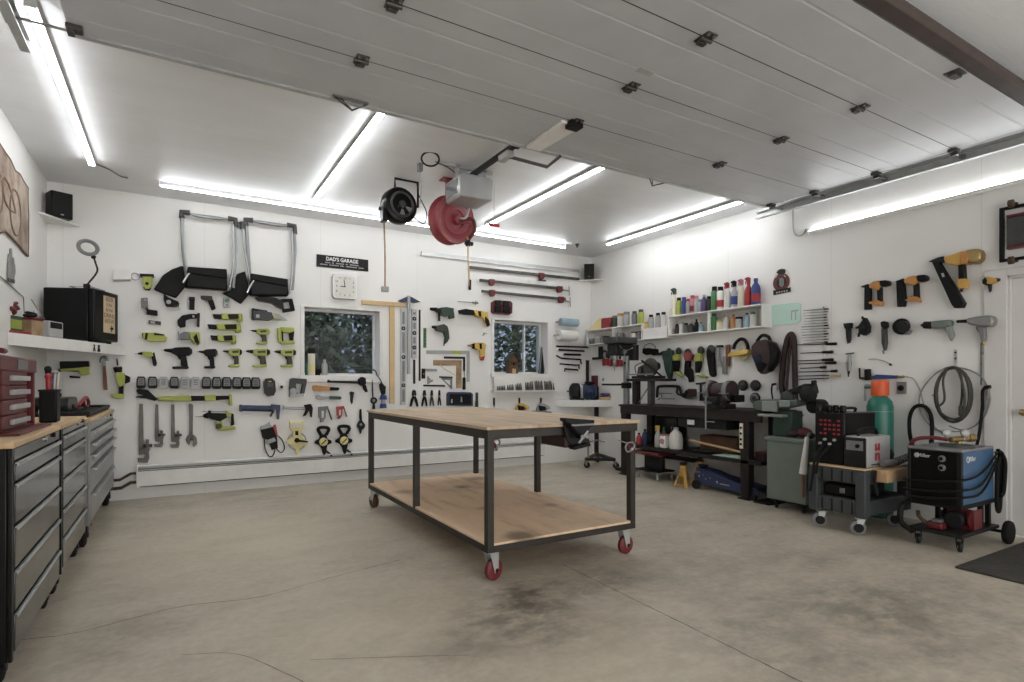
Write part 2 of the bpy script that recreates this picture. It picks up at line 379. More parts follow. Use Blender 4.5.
c = ramp(n, l, noise(n, l, ob_, 3, 3), [(.3, hx('26301f')), (.7, hx('3c4a30'))]); l.new(c, b.inputs['Base Color']); b.inputs['Roughness'].default_value = .6
# tread mat with a studded bump
m, n, l, b, ob_ = newmat('mat_rubber')
c = ramp(n, l, noise(n, l, ob_, 6, 4), [(.3, hx('35322f')), (.7, hx('45413c'))]); l.new(c, b.inputs['Base Color']); b.inputs['Roughness'].default_value = .8
vo = n.new('ShaderNodeTexVoronoi'); vo.inputs['Scale'].default_value = 38; l.new(ob_, vo.inputs['Vector']); bump(n, l, b, vo.outputs['Distance'], .6, .01)
# old printed cloth
m, n, l, b, ob_ = newmat('tapestry_cloth')
c = ramp(n, l, noise(n, l, ob_, 3.2, 6, .65), [(.3, hx('6a584d')), (.45, hx('9c8574')), (.6, hx('b8a695')), (.8, hx('867264'))]); l.new(c, b.inputs['Base Color']); b.inputs['Roughness'].default_value = .9
m, n, l, b, ob_ = newmat('bark')
b.inputs['Base Color'].default_value = hx('4a3d33') + (1,)

# ================================================================== room shell
YF = -2.2
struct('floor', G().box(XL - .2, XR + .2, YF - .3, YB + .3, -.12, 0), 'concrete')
struct('ceiling', G().box(XL - .2, XR + .2, YF - .2, YB + .3, ZC, ZC + .1), 'ceiling_paint')
WT = .3
W1 = (1.305, 2.211, 1.285, 2.094); W2 = (3.853, 4.763, 1.327, 2.088)
g = G()
xs = [XL - .2, W1[0], W1[1], W2[0], W2[1], XR + .2]
g.box(xs[0], xs[1], YB, YB + WT, 0, ZC); g.box(xs[2], xs[3], YB, YB + WT, 0, ZC); g.box(xs[4], xs[5], YB, YB + WT, 0, ZC)
for w_ in (W1, W2): g.box(w_[0], w_[1], YB, YB + WT, 0, w_[2]); g.box(w_[0], w_[1], YB, YB + WT, w_[3], ZC)
bmesh.ops.remove_doubles(g.bm, verts=g.bm.verts, dist=.0005)
struct('wall_back', g, 'wall_paint_x')
struct('wall_left', G().box(XL - .15, XL, YF, YB, 0, ZC), 'wall_paint_y')
DY0, DY1, DZ = .95, 1.845, 2.03
struct('wall_right', G().box(XR, XR + .15, DY1, YB, 0, ZC).box(XR, XR + .15, YF, DY0, 0, ZC).box(XR, XR + .15, DY0, DY1, DZ, ZC), 'wall_paint_y')
struct('wall_front', G().box(XL - .15, -.45, YF - .15, YF, 0, ZC).box(5.2, XR + .15, YF - .15, YF, 0, ZC).box(-.45, 5.2, YF - .15, YF, 2.75, ZC), 'wall_paint_x')
# windows: frame, pane and sill set deep in the wall
for i, (x0, x1, z0, z1) in enumerate((W1, W2)):
    yg = YB + .2; fr = .028
    g = G()
    for a in ((x0 + .001, x0 + fr, z0, z1), (x1 - fr, x1 - .001, z0, z1)): g.box(a[0], a[1], yg - .02, yg + .03, a[2] + .001, a[3] - .001)
    g.box(x0 + fr, x1 - fr, yg - .02, yg + .03, z1 - fr, z1 - .001); g.box(x0 + fr, x1 - fr, yg - .02, yg + .03, z0 + .001, z0 + fr)
    if i: g.box(x1 - .30, x1 - .275, yg - .018, yg + .028, z0 + fr, z1 - fr)
    f = struct('window_%d' % (i + 1), g, 'white')
    struct('window_pane', G().box(x0 + fr, x1 - fr, yg, yg + .006, z0 + fr, z1 - fr), 'window_glass', 0, f)
    # the inner casing: two sides and a projecting sill board
    c = G()
    for (a, b_) in ((x0 - .045, x0), (x1, x1 + .045)): c.box(a, b_, YB - .012, YB, z0, z1)
    c.box(x0 - .045, x1 + .045, YB - .012, YB, z1, z1 + .02)
    struct('window_casing', c, 'white', .002, f)
    struct('window_sill', G().box(x0 - .055, x1 + .05, YB - .03, YB + .18, z0 - (.085 if i == 0 else .05), z0 + .001), 'white', .004, f)
# side door with its casing
g = G(); 
for a in ((DY1, DY1 + .145), (DY0 - .145, DY0)): g.box(XR - .02, XR, a[0], a[1], 0, DZ + .06)
g.box(XR - .02, XR, DY0, DY1, DZ, DZ + .06)
g.box(XR, XR + .1, DY1 - .02, DY1, 0, DZ).box(XR, XR + .1, DY0, DY0 + .02, 0, DZ).box(XR, XR + .1, DY0, DY1, DZ - .02, DZ)
struct('trim_1', g, 'doorw', .003)
g = G().box(XR + .03, XR + .07, DY0 + .02, DY1 - .02, .012, DZ - .02)
for (a, b_) in ((.2, .9), (1.05, 1.85)):
    for (c0, c1) in ((DY0 + .12, DY0 + .42), (DY1 - .42, DY1 - .12)): g.box(XR + .022, XR + .031, c0, c1, a, b_)
d = struct('door_1', g, 'doorw', .006)
struct('door_handle', G().cyl((XR + .03, DY1 - .1, .97), (XR + .005, DY1 - .1, .97), .028, .026).ball((XR - .012, DY1 - .1, .97), .028), 'brass', 0, d)
# concrete control joint and hairline cracks
def strip(pts, wd, seed):
    rr = random.Random(seed); g = G(); pts = smooth([onZ(a, b_, 0) for a, b_ in pts], 14); top = []; bot = []
    for i, p in enumerate(pts):
        t = (pts[min(i + 1, len(pts) - 1)] - pts[max(i - 1, 0)]).normalized(); nn = V((-t.y, t.x, 0)); ww = wd * rr.uniform(.5, 1.2); j = nn * rr.uniform(-1, 1) * wd * .9
        top.append(p + nn * ww + j); bot.append(p - nn * ww + j)
    for i in range(len(pts) - 1): g.face([V((q.x, q.y, .0012)) for q in (bot[i], bot[i + 1], top[i + 1], top[i])])
    return g
struct('floor_control_joint', strip([(562, 564), (630, 597.5), (700, 632), (800, 681.5), (830, 696)], .0026, 1), 'copper')
struct('floor_crack', strip([(22, 640), (80, 632), (180, 607), (260, 597), (330, 578), (400, 560)], .0028, 2), 'copper')
struct('floor_crack', strip([(180, 655), (240, 655), (310, 685)], .0016, 3), 'copper')
struct('floor_crack', strip([(310, 660), (400, 657), (470, 655)], .0016, 4), 'copper')

# ================================================================== outside the windows
struct('ground_outside', G().box(-12, 22, YB + .35, 40, -.12, -.05), 'leaf_green')
def tree(name, label, x, y, h, cr_, nl, seed):
    rr = random.Random(seed); t = T(name, label, 'tree', 'trees outside the windows', (x, y, -.05))
    t.p('trunk', G().tube(smooth([(x, y, -.05), (x + .1, y, h * .4), (x - .05, y + .1, h * .9)]), [.12] * 4 + [.09] * 4 + [.03], 8), 'bark')
    g = G()
    for i in range(nl):
        u = V((rr.gauss(0, 1), rr.gauss(0, 1), rr.gauss(0, 1))).normalized() * rr.random() ** .4
        p = V((x + u.x * cr_, y + u.y * cr_, h * .5 + u.z * h * .5)); a = V((rr.gauss(0, 1), rr.gauss(0, 1), rr.gauss(0, 1))).normalized(); b_ = a.orthogonal().normalized(); s = rr.uniform(.05, .13)
        g.face([p + a * s, p + b_ * s * .5, p - a * s, p - b_ * s * .5])
    t.p('foliage', g, 'leaf_green')
tree('bushy_tree', 'dark bushy tree seen low through the left part of the first window', 2.0, 10.6, 3.6, .82, 2400, 1)
tree('bushy_tree', 'taller dark tree filling the right part of the first window', 3.75, 10.8, 4.4, .9, 2900, 2)
tree('bushy_tree', 'leafy tree with sky gaps behind the birdhouse in the second window', 6.8, 11.4, 4.2, 1.0, 2200, 3)
tree('bushy_tree', 'dark tree at the right edge of the second window', 9.1, 11.6, 4.8, 1.2, 3200, 4)
tree('bushy_tree', 'far tree between the two nearer ones in the first window', 4.6, 14.5, 4.2, 1.8, 2600, 5)

# ================================================================== LED battens
def batten(name, label, p, q, dn, side, group, tubes=(-1, 1)):
    p, q, dn, side = V(p), V(q), V(dn), V(side)
    t = T(name, label, 'light', group, (p + q) / 2)
    d = q - p; L = d.length; u = d / L
    def bx(w0, w1, h0, h1, e=0):
        return [p - u * e + side * w0 + dn * h0, p - u * e + side * w1 + dn * h0, p - u * e + side * w1 + dn * h1, p - u * e + side * w0 + dn * h1]
    t.p('housing', G().prism(bx(-.012, .012, .001, .034), d), 'lgrey', .002); t.p('reflector', G().prism(bx(-.023, .023 if len(tubes) == 2 else .012, .034, .038) if tubes[0] != -1 or len(tubes) == 2 else bx(-.012, .023, .034, .038), d), 'white', 0)
    for s in tubes:
        wall_ = len(tubes) == 1 and dn.z == 0; a = p + side * (s * (.020 if wall_ else .013)) + dn * (.020 if wall_ else .048) + u * .01; t.p('lamp_tube', G().cyl(a, a + u * (L - .02), .006 if wall_ else .008, None, 10), 'led')
    for e in (p - u * .008, q): t.p('end_cap', G().prism([e + side * a + dn * b_ for a, b_ in ((-.026, .001), (.026, .001), (.026, .058), (-.026, .058))], u * .008), 'white', .002)
zc = ZC
CG = 'ceiling light battens'
batten('ceiling_light', 'LED batten on the ceiling at the far left, nearest the left wall', (-.63, 3.7, zc), (-.63, 6.13, zc), (0, 0, -1), (1, 0, 0), CG)
batten('ceiling_light', 'LED batten on the ceiling second from the left, ending above the black cord reel', (1.25, 3.7, zc), (1.25, 6.11, zc), (0, 0, -1), (1, 0, 0), CG)
batten('ceiling_light', 'LED batten on the ceiling just right of the door opener', (3.25, 3.7, zc), (3.25, 6.08, zc), (0, 0, -1), (1, 0, 0), CG)
batten('ceiling_light', 'LED batten on the ceiling at the far right, along the right wall', (5.12, 3.75, zc), (5.12, 6.06, zc), (0, 0, -1), (1, 0, 0), CG)
batten('ceiling_light', 'long LED batten along the back wall, left length above the folding seats', (-.13, 6.46, zc), (2.28, 6.48, zc), (0, 0, -1), (0, 1, 0), CG, (-1,))
batten('ceiling_light', 'long LED batten along the back wall, right length behind the red hose reel', (2.31, 6.48, zc), (4.72, 6.52, zc), (0, 0, -1), (0, 1, 0), CG, (-1,))
batten('wall_light', 'LED batten on the right wall above the nail guns', (XR, 3.44, 2.73), (XR, 1.02, 2.75), (-1, 0, 0), (0, 0, 1), None, (1,))
batten('wall_light', 'LED batten high on the left wall beside the overhead door', (XL, 3.3, 2.73), (XL, .88, 2.73), (1, 0, 0), (0, 0, 1), None, (1,))  # added batten out of view, throws fill light on the near floor
one('light_cable', 'thin white cable looping to the end of the right wall light', 'cable', G().tube(smooth([wp('R', 793, 207, .008), wp('R', 793, 225, .008), wp('R', 795, 234, .008), wp('R', 800, 236, .008), wp('R', 804, 233, .008), wp('R', 806, 229, .008), wp('R', 810, 233, .012)], 5), .005, 6), 'lgrey')
one('ceiling_cable', 'short grey cable running along the ceiling past the left light', 'cable', G().tube(smooth([onZ(93, 163, ZC - .006), onZ(108, 169, ZC - .006), onZ(120, 176, ZC - .006), onZ(128, 178, ZC - .006)], 5), .006, 6), 'grey')

# ================================================================== overhead door rolled up under the ceiling
DX0, DX1, DZ0 = -.47, 5.20, 3.0
seams = [3.665, 3.15, 2.6, 2.035, 1.485]
dt = T('overhead_door', 'light grey sectional overhead door rolled open under the ceiling', 'garage door', None, (2.37, 2.5, DZ0))
for a, b_ in zip(seams[1:], seams):
    g = G(); prof = [(a + .002, 0), (b_ - .002, 0), (b_ - .002, .045), (a + .002, .045)]
    h = b_ - a; ys = []
    low = [(a + .002, 0)]
    for k in (.2, .68):
        y0 = a + h * k; low += [(y0, 0), (y0 + .006, .0025), (y0 + .014, .0025), (y0 + .02, 0)]
    low += [(b_ - .002, 0), (b_ - .002, .045), (a + .002, .045)]
    dt.p('door_section', G().prism([(DX0, y, DZ0 + z) for y, z in low], (DX1 - DX0, 0, 0)), 'door_skin').data.shade_flat()
for y in seams[1:-1]:
    dt.p('section_joint', G().box(DX0, DX1, y - .003, y + .003, DZ0 - .0005, DZ0 + .012), 'char')
    for x in (.89, 2.38, 3.85):
        h = dt.p('hinge', G().cb((x, y, DZ0 - .004), (.07, .1, .008)).cyl((x - .04, y, DZ0 - .012), (x + .04, y, DZ0 - .012), .012).cb((x, y + .03, DZ0 - .014), (.05, .03, .02)), 'dsteel', .002)
        dt.p('hinge_bolt', G().cyl((x - .02, y - .035, DZ0 - .008), (x - .02, y - .035, DZ0 - .016), .008).cyl((x + .02, y - .035, DZ0 - .008), (x + .02, y - .035, DZ0 - .016), .008), 'steel', 0, None, h)
dt.p('hinge', G().cb((3.9, 1.53, DZ0 - .004), (.1, .08, .008)).cb((3.9, 1.53, DZ0 - .014), (.08, .04, .02)), 'dsteel', .002)
q = onZ(645, 72, DZ0); dt.p('label_plate', G().cb((q.x, q.y, DZ0 - .001), (.11, .045, .002)), 'lgrey', 0)
dt.p('bottom_seal', G().prism([(DX0, y, z) for y, z in ((1.475, DZ0 - .004), (1.475, DZ0 + .045), (1.39, DZ0 + .045), (1.385, DZ0 + .01), (1.40, DZ0 - .008))], (DX1 - DX0 + .05, 0, 0)), 'pipe', .003)
dt.p('top_strut', G().prism([(DX0, y, z) for y, z in ((3.655, DZ0), (3.655, DZ0 - .012), (3.69, DZ0 - .012), (3.69, DZ0 + .05), (3.715, DZ0 + .05), (3.715, DZ0 + .058), (3.68, DZ0 + .058), (3.68, DZ0))], (DX1 - DX0, 0, 0)), 'galv')
for px, py in ((350, 100), (657, 180)):
    c = onZ(px, py, DZ0)
    dt.p('strut_bracket', G().tube([(c.x - .11, c.y - .02, DZ0 - .006), (c.x + .11, c.y - .02, DZ0 - .006), (c.x + .04, c.y + .1, DZ0 - .015), (c.x - .11, c.y - .02, DZ0 - .006)], .007, 6).tube([(c.x - .07, c.y - .02, DZ0 - .006), (c.x + .04, c.y + .1, DZ0 - .015)], .005, 6), 'dsteel')
for y in (3.6, 3.15, 2.6, 2.035, 1.5):
    for s, x, rl in ((1, DX1, .12), (-1, DX0, .215)):
        r = dt.p('roller_bracket', G().cb((x - s * .03, y, DZ0 - .012), (.07, .06, .024)).cb((x - s * .015, y, DZ0 - .03), (.03, .05, .03)), 'dsteel', .003)
        dt.p('roller', G().cyl((x - s * .01, y, DZ0 - .028), (x + s * rl, y, DZ0 - .028), .007).cyl((x + s * (rl - .015), y, DZ0 - .028), (x + s * (rl + .005), y, DZ0 - .028), .022), 'steel', 0, None, r)
# the white operator bracket and the bent arm hang from the door's centre
ob = dt.p('operator_bracket', G().prism([(2.27, 3.17, DZ0), (2.44, 3.17, DZ0), (2.42, 3.66, DZ0), (2.29, 3.66, DZ0)], (0, 0, -.018)), 'white', .003)
dt.p('bracket_end', G().cb((2.37, 3.16, DZ0 - .024), (.1, .08, .045)), 'black', .005, None, ob)
# tracks
for s, x, lab in ((1, DX1 + .105, 'galvanised door track along the right wall'), (-1, DX0 - .2, 'galvanised door track end at the far left of the ceiling')):
    t = T('door_track', lab, 'track', 'overhead door tracks', (x, 2, 2.94))
    t.p('rail', G().prism([(x + s * a, 3.87, z) for a, z in ((-.012, 2.935), (.03, 2.935), (.03, 3.01), (-.012, 3.01), (-.012, 3.0), (.024, 3.0), (.024, 2.945), (-.012, 2.945))], (0, -5.2, 0)), 'galv')
    t.p('track_angle', G().prism([(x + s * a, 3.80, z) for a, z in ((.032, 2.96), (.038, 2.96), (.038, 3.03), (.075, 3.03), (.075, 3.036), (.032, 3.036))], (0, -5.1, 0)), 'galv')
    for y in (3.6, 1.2, -.8):
        t.p('hanger', G().box(x + s * .04, x + s * .046, y - .02, y + .02, 2.97, ZC), 'galv')
# opener: motor head on a rail
ox = 2.3
t = T('door_opener', 'silver garage door opener motor hung from the ceiling with a dark rail', 'door opener', None, (ox, 4.68, 2.84))
hd = t.p('motor_housing', G().prism([(ox - .17, 4.55, z) for z in ()] or [(ox - .17, 4.5, 2.86), (ox - .15, 4.5, 2.835), (ox + .15, 4.5, 2.835), (ox + .17, 4.5, 2.86), (ox + .17, 4.5, 3.02), (ox + .14, 4.5, 3.045), (ox - .14, 4.5, 3.045), (ox - .17, 4.5, 3.02)], (0, .30, 0)), 'alum', .012)
t.p('light_lens', G().box(ox - .176, ox - .165, 4.53, 4.77, 2.87, 3.0), 'chrome', .004, None, hd)
t.p('rail', G().box(ox - .018, ox + .018, 3.83, 4.75, 3.05, 3.09), 'gun', .003)
t.p('rail_joint', G().box(ox - .035, ox + .035, 3.735, 3.85, 3.045, 3.1), 'black', .004)
t.p('trolley', G().cb((ox, 3.98, 3.03), (.06, .16, .05)), 'lgrey', .005)
t.p('arm', G().tube([(ox, 3.95, 3.02), (ox + .28, 3.8, 2.94), (ox + .28, 3.62, 2.965)], .014, 6), 'dsteel')
t.p('hanger', G().box(ox - .32, ox + .22, 4.6, 4.63, ZC - .03, ZC).box(ox - .15, ox - .12, 4.6, 4.63, 3.04, ZC).box(ox + .12, ox + .15, 4.6, 4.63, 3.04, ZC), 'galv', .002)
t.p('wire', G().torus((ox - .42, 4.55, ZC - .03), (.2, .5, 1), .075, .008).tube(smooth([(ox - .36, 4.58, ZC - .03), (ox - .2, 4.62, ZC - .05), (ox - .1, 4.64, 3.04)]), .004, 6), 'black')
c = onY(494, 225, 4.9)
t = T('release_cord', 'thin release cord with a small red pull handle under the ceiling', 'pull cord', None, (c.x, 4.9, c.z))
t.p('cord', G().tube([(c.x, 4.9, ZC), (c.x, 4.9, c.z)], .003, 6), 'lgrey'); t.p('handle', G().cyl((c.x - .055, 4.9, c.z), (c.x + .055, 4.9, c.z), .016), 'red', 0)
c = onZ(425, 165, ZC)
t = T('wall_switch_box', 'small grey sensor box with a dangling cord on the ceiling left of the opener', 'sensor', None, (c.x, 4.75, ZC - .3))
c = onY(420, 172, 4.75); t.p('box', G().cb((c.x, 4.75, c.z + .04), (.04, .05, .07)).box(c.x - .006, c.x + .006, 4.745, 4.757, c.z + .07, ZC), 'grey', .004); t.p('cord', G().tube(smooth([(c.x, 4.75, c.z + .01), (c.x + .01, 4.75, c.z - .12), (c.x, 4.75, c.z - .28)]), .0035, 6), 'lgrey')
# black cord reel
yr = 5.2; c = onY(398, 206, yr)
t = T('cord_reel', 'black retractable cord reel hung from the ceiling', 'cord reel', None, (c.x, yr, c.z))
t.p('drum', G().lathe((c.x, yr + .07, c.z), (.12, -1, 0), [(.10, 0), (.165, .015), (.17, .03), (.17, .11), (.16, .13), (.13, .14), (.06, .145)], 24), 'gloss', .003)
t.p('spoke_panel', G().torus((c.x + .016, yr - .075, c.z), (.12, -1, 0), .11, .012).cyl((c.x + .016, yr - .07, c.z), (c.x + .019, yr - .085, c.z), .035).lathe((c.x + .016, yr - .073, c.z), (.12, -1, 0), [(.02, 0), (.02, .02)], 10), 'dgrey')
g = G()
for k in range(3):
    a = .5 + k * 1.05
    g.prism([(c.x + .016 + r * math.cos(q), yr - .071, c.z - r * math.sin(q)) for r, q in ((.045, a - .18), (.1, a - .25), (.1, a + .25), (.045, a + .18))], (0, -.008, 0))
t.p('badge', g, 'grey', 0)
t.p('hanger', G().tube([(c.x - .03, yr, c.z + .15), (c.x - .03, yr, ZC - .012), (c.x + .2, yr, ZC - .012), (c.x + .2, yr, c.z + .02), (c.x + .12, yr, c.z)], .012, 6), 'black')
pc = onY(384, 222, yr); pe = onY(385, 287, yr)
cb_ = t.p('cable', G().tube(smooth([(pc.x, yr, pc.z), (pc.x + .01, yr, (pc.z + pe.z) / 2), (pe.x, yr, pe.z)]), .008, 8), 'cork')
t.p('cable_end', G().cb((pe.x, yr, pe.z - .02), (.07, .04, .05)), 'lgrey', .008, None, cb_)
t.p('cable_inlet', G().cb((pc.x, yr, pc.z + .06), (.05, .1, .12)).cyl((pc.x - .03, yr, pc.z + .12), (pc.x - .05, yr, pc.z + .12), .02), 'gloss', .008)
t.p('supply_cord', G().tube(smooth([(c.x + .15, yr, c.z - .08), (c.x + .26, yr, c.z - .13), (c.x + .29, yr, c.z - .02), (c.x + .22, yr + .02, c.z + .14), (c.x + .2, yr + .03, ZC)]), .005, 6), 'black')
# red hose reel
yr = 5.0; c = onY(452, 220, yr)
t = T('hose_reel', 'red air hose reel hung from the ceiling behind the door opener', 'hose reel', None, (c.x, yr, c.z))
ax = V((.25, -1, -.12)).normalized()
t.p('drum', G().lathe(c - ax * .1, ax, [(.12, 0), (.2, .005), (.228, .02), (.235, .04), (.215, .05), (.2, .06), (.2, .13), (.215, .14), (.232, .15), (.225, .165), (.19, .16), (.175, .15), (.15, .155), (.14, .17), (.09, .175), (.085, .165), (.03, .165)], 32), 'reelred')
t.p('hub', G().lathe(c + ax * .06, ax, [(.05, 0), (.05, .05), (.04, .06)], 16).cyl(c + ax * .09 + V((.02, 0, -.02)), c + ax * .1 + V((.13, 0, -.01)), .02), 'reelred')
t.p('guide_arm', G().tube(smooth([c + ax * .12 + V((0, 0, -.02)), c + ax * .12 + V((.13, 0, .02)), c + ax * .1 + V((.17, 0, -.08)), c + V((.16, -.05, -.17))]), .018, 8), 'dred')
t.p('fitting', G().tube(smooth([c + ax * .12, c + ax * .14 + V((.05, 0, .02)), c + ax * .13 + V((.09, 0, .12))]), .012, 8), 'lgrey')
t.p('hanger', G().box(c.x - .06, c.x + .03, yr - .03, yr + .03, c.z + .18, ZC).cb((c.x - .015, yr, ZC - .006), (.2, .12, .012)), 'reelred', .006)
p0 = onY(468, 243, yr); p1 = onY(470, 290, yr)
t.p('hose_stop', G().cyl((p0.x - .03, yr, p0.z), (p0.x + .05, yr, p0.z - .005), .02).cyl((p0.x, yr, p0.z + .04), (p0.x, yr, p0.z - .03), .025), 'gun')
t.p('hose', G().tube(smooth([c + V((.14, -.05, -.16)), p0, (p0.x + .006, yr, (p0.z + p1.z) / 2), p1]), .009, 8), 'oak')
t.p('hose_end', G().cyl((p1.x, yr, p1.z + .1), (p1.x, yr, p1.z), .013, .01), 'gun')
c = onZ(551, 253, ZC)
one('ceiling_sensor', 'tiny dark sensor on the ceiling near the back right corner', 'sensor', G().lathe((c.x, 6.4, ZC), (0, 0, -1), [(.03, 0), (.03, .01), (.015, .03), (.012, .05)], 14), 'dgrey')
def caster(t, x, y, top, r, wm='rubber', ang=0.0, lab=None, cap='dgrey', fork='galv', hub=.22):
    d = V((math.cos(ang), math.sin(ang), 0)); s = V((-d.y, d.x, 0)); c = V((x, y, r)) + d * (r * .35)
    c = V((x - d.x * r * .35, y - d.y * r * .35, r))
    g = G().cyl((x, y, top), (x, y, top - .012), r * .75)
    for k in (-1, 1):
        a = s * (k * r * .42); nb = s * (k * .004)
        g.prism([V((x, y, top - .01)) + a + d * (r * .5), V((x, y, top - .01)) + a - d * (r * .6), c + a - d * (r * .22) - V((0, 0, r * .2)), c + a + d * (r * .25) - V((0, 0, r * .2))], nb)
    f = t.p('caster', g, fork, .002, lab)
    t.p('wheel', G().lathe(c - s * (r * .32), s, [(r * .8, 0), (r, r * .12), (r, r * .52), (r * .8, r * .64)], 20), wm, 0, None, f)
    t.p('axle', G().cyl(c - s * (r * .5), c + s * (r * .5), r * hub), cap, 0, None, f)
# ================================================================== left: tool chests
def chest(lab, x0, x1, y0, y1, zt, hs, zb, body, front, bar, group, blackpost):
    t = T('tool_chest', lab, 'tool chest', group, ((x0 + x1) / 2, (y0 + y1) / 2, 0))
    t.p('cabinet_body', G().box(x0, x1 - .012, y0, y1, zb, zt - .025), body, .006)
    t.p('worktop', G().box(x0, x1 + .008, y0, y1, zt - .025, zt), 'ply_clean', .004)
    t.p('corner_post', G().box(x1 - .012, x1 + .002, y0, y0 + .03, zb, zt - .026), 'gloss' if blackpost else front, .003)
    t.p('corner_post', G().box(x1 - .012, x1 + .002, y1 - .03, y1, zb, zt - .026), 'gloss' if blackpost else front, .003)
    t.p('control_panel', G().box(x1 - .012, x1 + .004, y0 + .03, y1 - .03, hs[0] + .012, zt - .027), front, .003)
    t.p('lock', G().cyl((x1 + .004, y0 + (y1 - y0) * .62, hs[0] + .045), (x1 + .012, y0 + (y1 - y0) * .62, hs[0] + .045), .014), 'chrome', 0)
    t.p('outlet_button', G().cyl((x1 + .004, y0 + (y1 - y0) * .8, hs[0] + .05), (x1 + .014, y0 + (y1 - y0) * .8, hs[0] + .05), .012), 'black', 0)
    for i, h in enumerate(hs):
        lo = hs[i + 1] + .014 if i + 1 < len(hs) else zb + .03
        d = t.p('drawer', G().box(x1 - .011, x1 + .006, y0 + .036, y1 - .036, lo, h - .002), front, .003)
        if bar == 'full':
            t.p('handle', G().prism([(x1 + a, y0 + .036, h + z) for a, z in ((.004, .004), (.014, .005), (.018, .0), (.016, -.012), (.011, -.012), (.011, -.002), (.004, -.003))], (0, y1 - y0 - .072, 0)), 'alum', .001, None, d)
        else:
            t.p('handle', G().prism([(x1 + a, y0 + .09, h + z) for a, z in ((.004, -.0), (.03, .0), (.034, -.008), (.03, -.02), (.022, -.02), (.02, -.012), (.004, -.012))], (0, y1 - y0 - .2, 0)), 'alum', .002, None, d)
    for x in (x0 + .08, x1 - .06):
        for y in (y0 + .09, y1 - .09): caster(t, x, y, zb, zb * .5, 'rubber', -PI / 2, None, 'dgrey', 'char')
    return t
TG = 'tool chests along the left wall'
chest('tool chest with black sides and the red toolbox on its wooden top, nearest the viewer', -1.03, -.55, 2.89, 3.94, .967, (.88, .795, .628, .455, .285), .11, 'gloss', 'drawer_steel', 'full', TG, True)
chest('tool chest with black sides in the middle of the row, under the black tool bin', -1.03, -.55, 4.0, 4.98, .965, (.892, .807, .647, .477, .315), .13, 'gloss', 'drawer_steel', 'full', TG, True)
chest('all-steel tool chest at the back corner, under the black tray', -1.03, -.53, 5.04, 6.84, .94, (.845, .755, .67, .576, .39), .17, 'cabinet_steel', 'cabinet_steel', 'bar', TG, False)
# red toolbox
t = T('toolbox', 'red steel toolbox with four small drawers standing on the nearest chest', 'toolbox', None, (-.84, 3.56, .967))
x1 = -.65
t.p('case', G().box(-1.03, x1 - .1, 3.2, 3.93, .969, 1.3).box(x1 - .1, x1, 3.9, 3.93, .969, 1.3).box(x1 - .1, x1, 3.2, 3.9, .969, .985).box(x1 - .1, x1, 3.2, 3.22, .969, 1.3), 'dred', .004)
t.p('lid', G().box(-1.03, x1 + .006, 3.19, 3.94, 1.25, 1.322), 'dred', .008)
t.p('lid_badge', G().box(x1 + .006, x1 + .01, 3.5, 3.7, 1.262, 1.308), 'grey', .002)
for a, b_ in ((1.19, 1.25), (1.125, 1.185), (1.055, 1.12), (.99, 1.05)):
    d = t.p('drawer', G().box(x1 - .095, x1 + .004, 3.24, 3.72, a, b_), 'dred', .004)
    t.p('handle', G().box(x1 + .004, x1 + .022, 3.36, 3.7, (a + b_) / 2 - .012, (a + b_) / 2 + .012), 'lgrey', .004, None, d)
t.p('front_flap', G().box(x1 + .002, x1 + .07, 3.2, 3.93, .969, .979), 'dred', .003)
def lump(name, lab, cat, c, r, sc_, mat, group=None):
    return one(name, lab, cat, G().ball(c, r, sc_, 14), mat, group)
t = T('wire_brush', 'small round wire brush lying on the red toolbox lid', 'brush', None, (-.82, 3.33, 1.345)); t.p('bristles', G().lathe((-.82, 3.3, 1.375), (0, 1, .1), [(.02, 0), (.03, .005), (.03, .03), (.02, .035)], 16), 'dsteel'); t.p('shank', G().cyl((-.82, 3.34, 1.378), (-.82, 3.4, 1.385), .005), 'steel')
t = T('cup_brush', 'larger dark cup brush lying on the red toolbox lid', 'brush', None, (-.78, 3.5, 1.345)); t.p('bristles', G().lathe((-.78, 3.5, 1.347), (0, 0, 1), [(.045, 0), (.05, .03), (.035, .05)], 18), 'rust'); t.p('hub', G().cyl((-.78, 3.5, 1.397), (-.78, 3.5, 1.415), .018), 'dsteel')
t = T('grinding_stone', 'small dark grinding bit lying at the right end of the toolbox lid', 'grinding bit', None, (-.75, 3.8, 1.345)); t.p('stone', G().cyl((-.75, 3.74, 1.36), (-.75, 3.8, 1.36), .014), 'dred'); t.p('shank', G().cyl((-.75, 3.8, 1.36), (-.75, 3.86, 1.36), .005), 'steel')
# bin with hand tools
bx, by = -.64, 4.28
t = T('tool_bin', 'black plastic bin holding hand tools on the middle tool chest', 'bin', None, (bx, by, .965))
t.p('body', G().prism([(bx + .042 * a, by + .062 * b_, .966) for a, b_ in ((-1, -1), (1, -1), (1, 1), (-1, 1))], (0, 0, .19)), 'black', .01)
t.p('rim', G().box(bx - .046, bx + .046, by - .066, by + .066, 1.147, 1.159), 'char', .004)
for i, (dx, dy, h, m_, lab, nm) in enumerate(((.0, -.06, .075, 'red', 'red-handled tool standing in the black bin', 'hand_tool'), (.02, -.01, .1, 'steel', 'bare steel tool standing in the black bin', 'hand_tool'), (-.01, .03, .12, 'black', 'black-handled tool standing tall in the black bin', 'hand_tool'), (.02, .065, .1, 'cream', 'white-handled tool at the right edge of the black bin', 'hand_tool'))):
    tt = T(nm, lab, 'hand tool', 'hand tools in the black bin', (bx + dx, by + dy * .75, 1.159)); dy *= .75; tt.p('handle', G().tube([(bx + dx, by + dy, 1.16), (bx + dx * 1.2, by + dy, 1.16 + h)], [.013, .016], 8), m_, .002); tt.p('tip', G().ball((bx + dx * 1.2, by + dy, 1.16 + h), .019 if m_ != 'cream' else .012), m_)
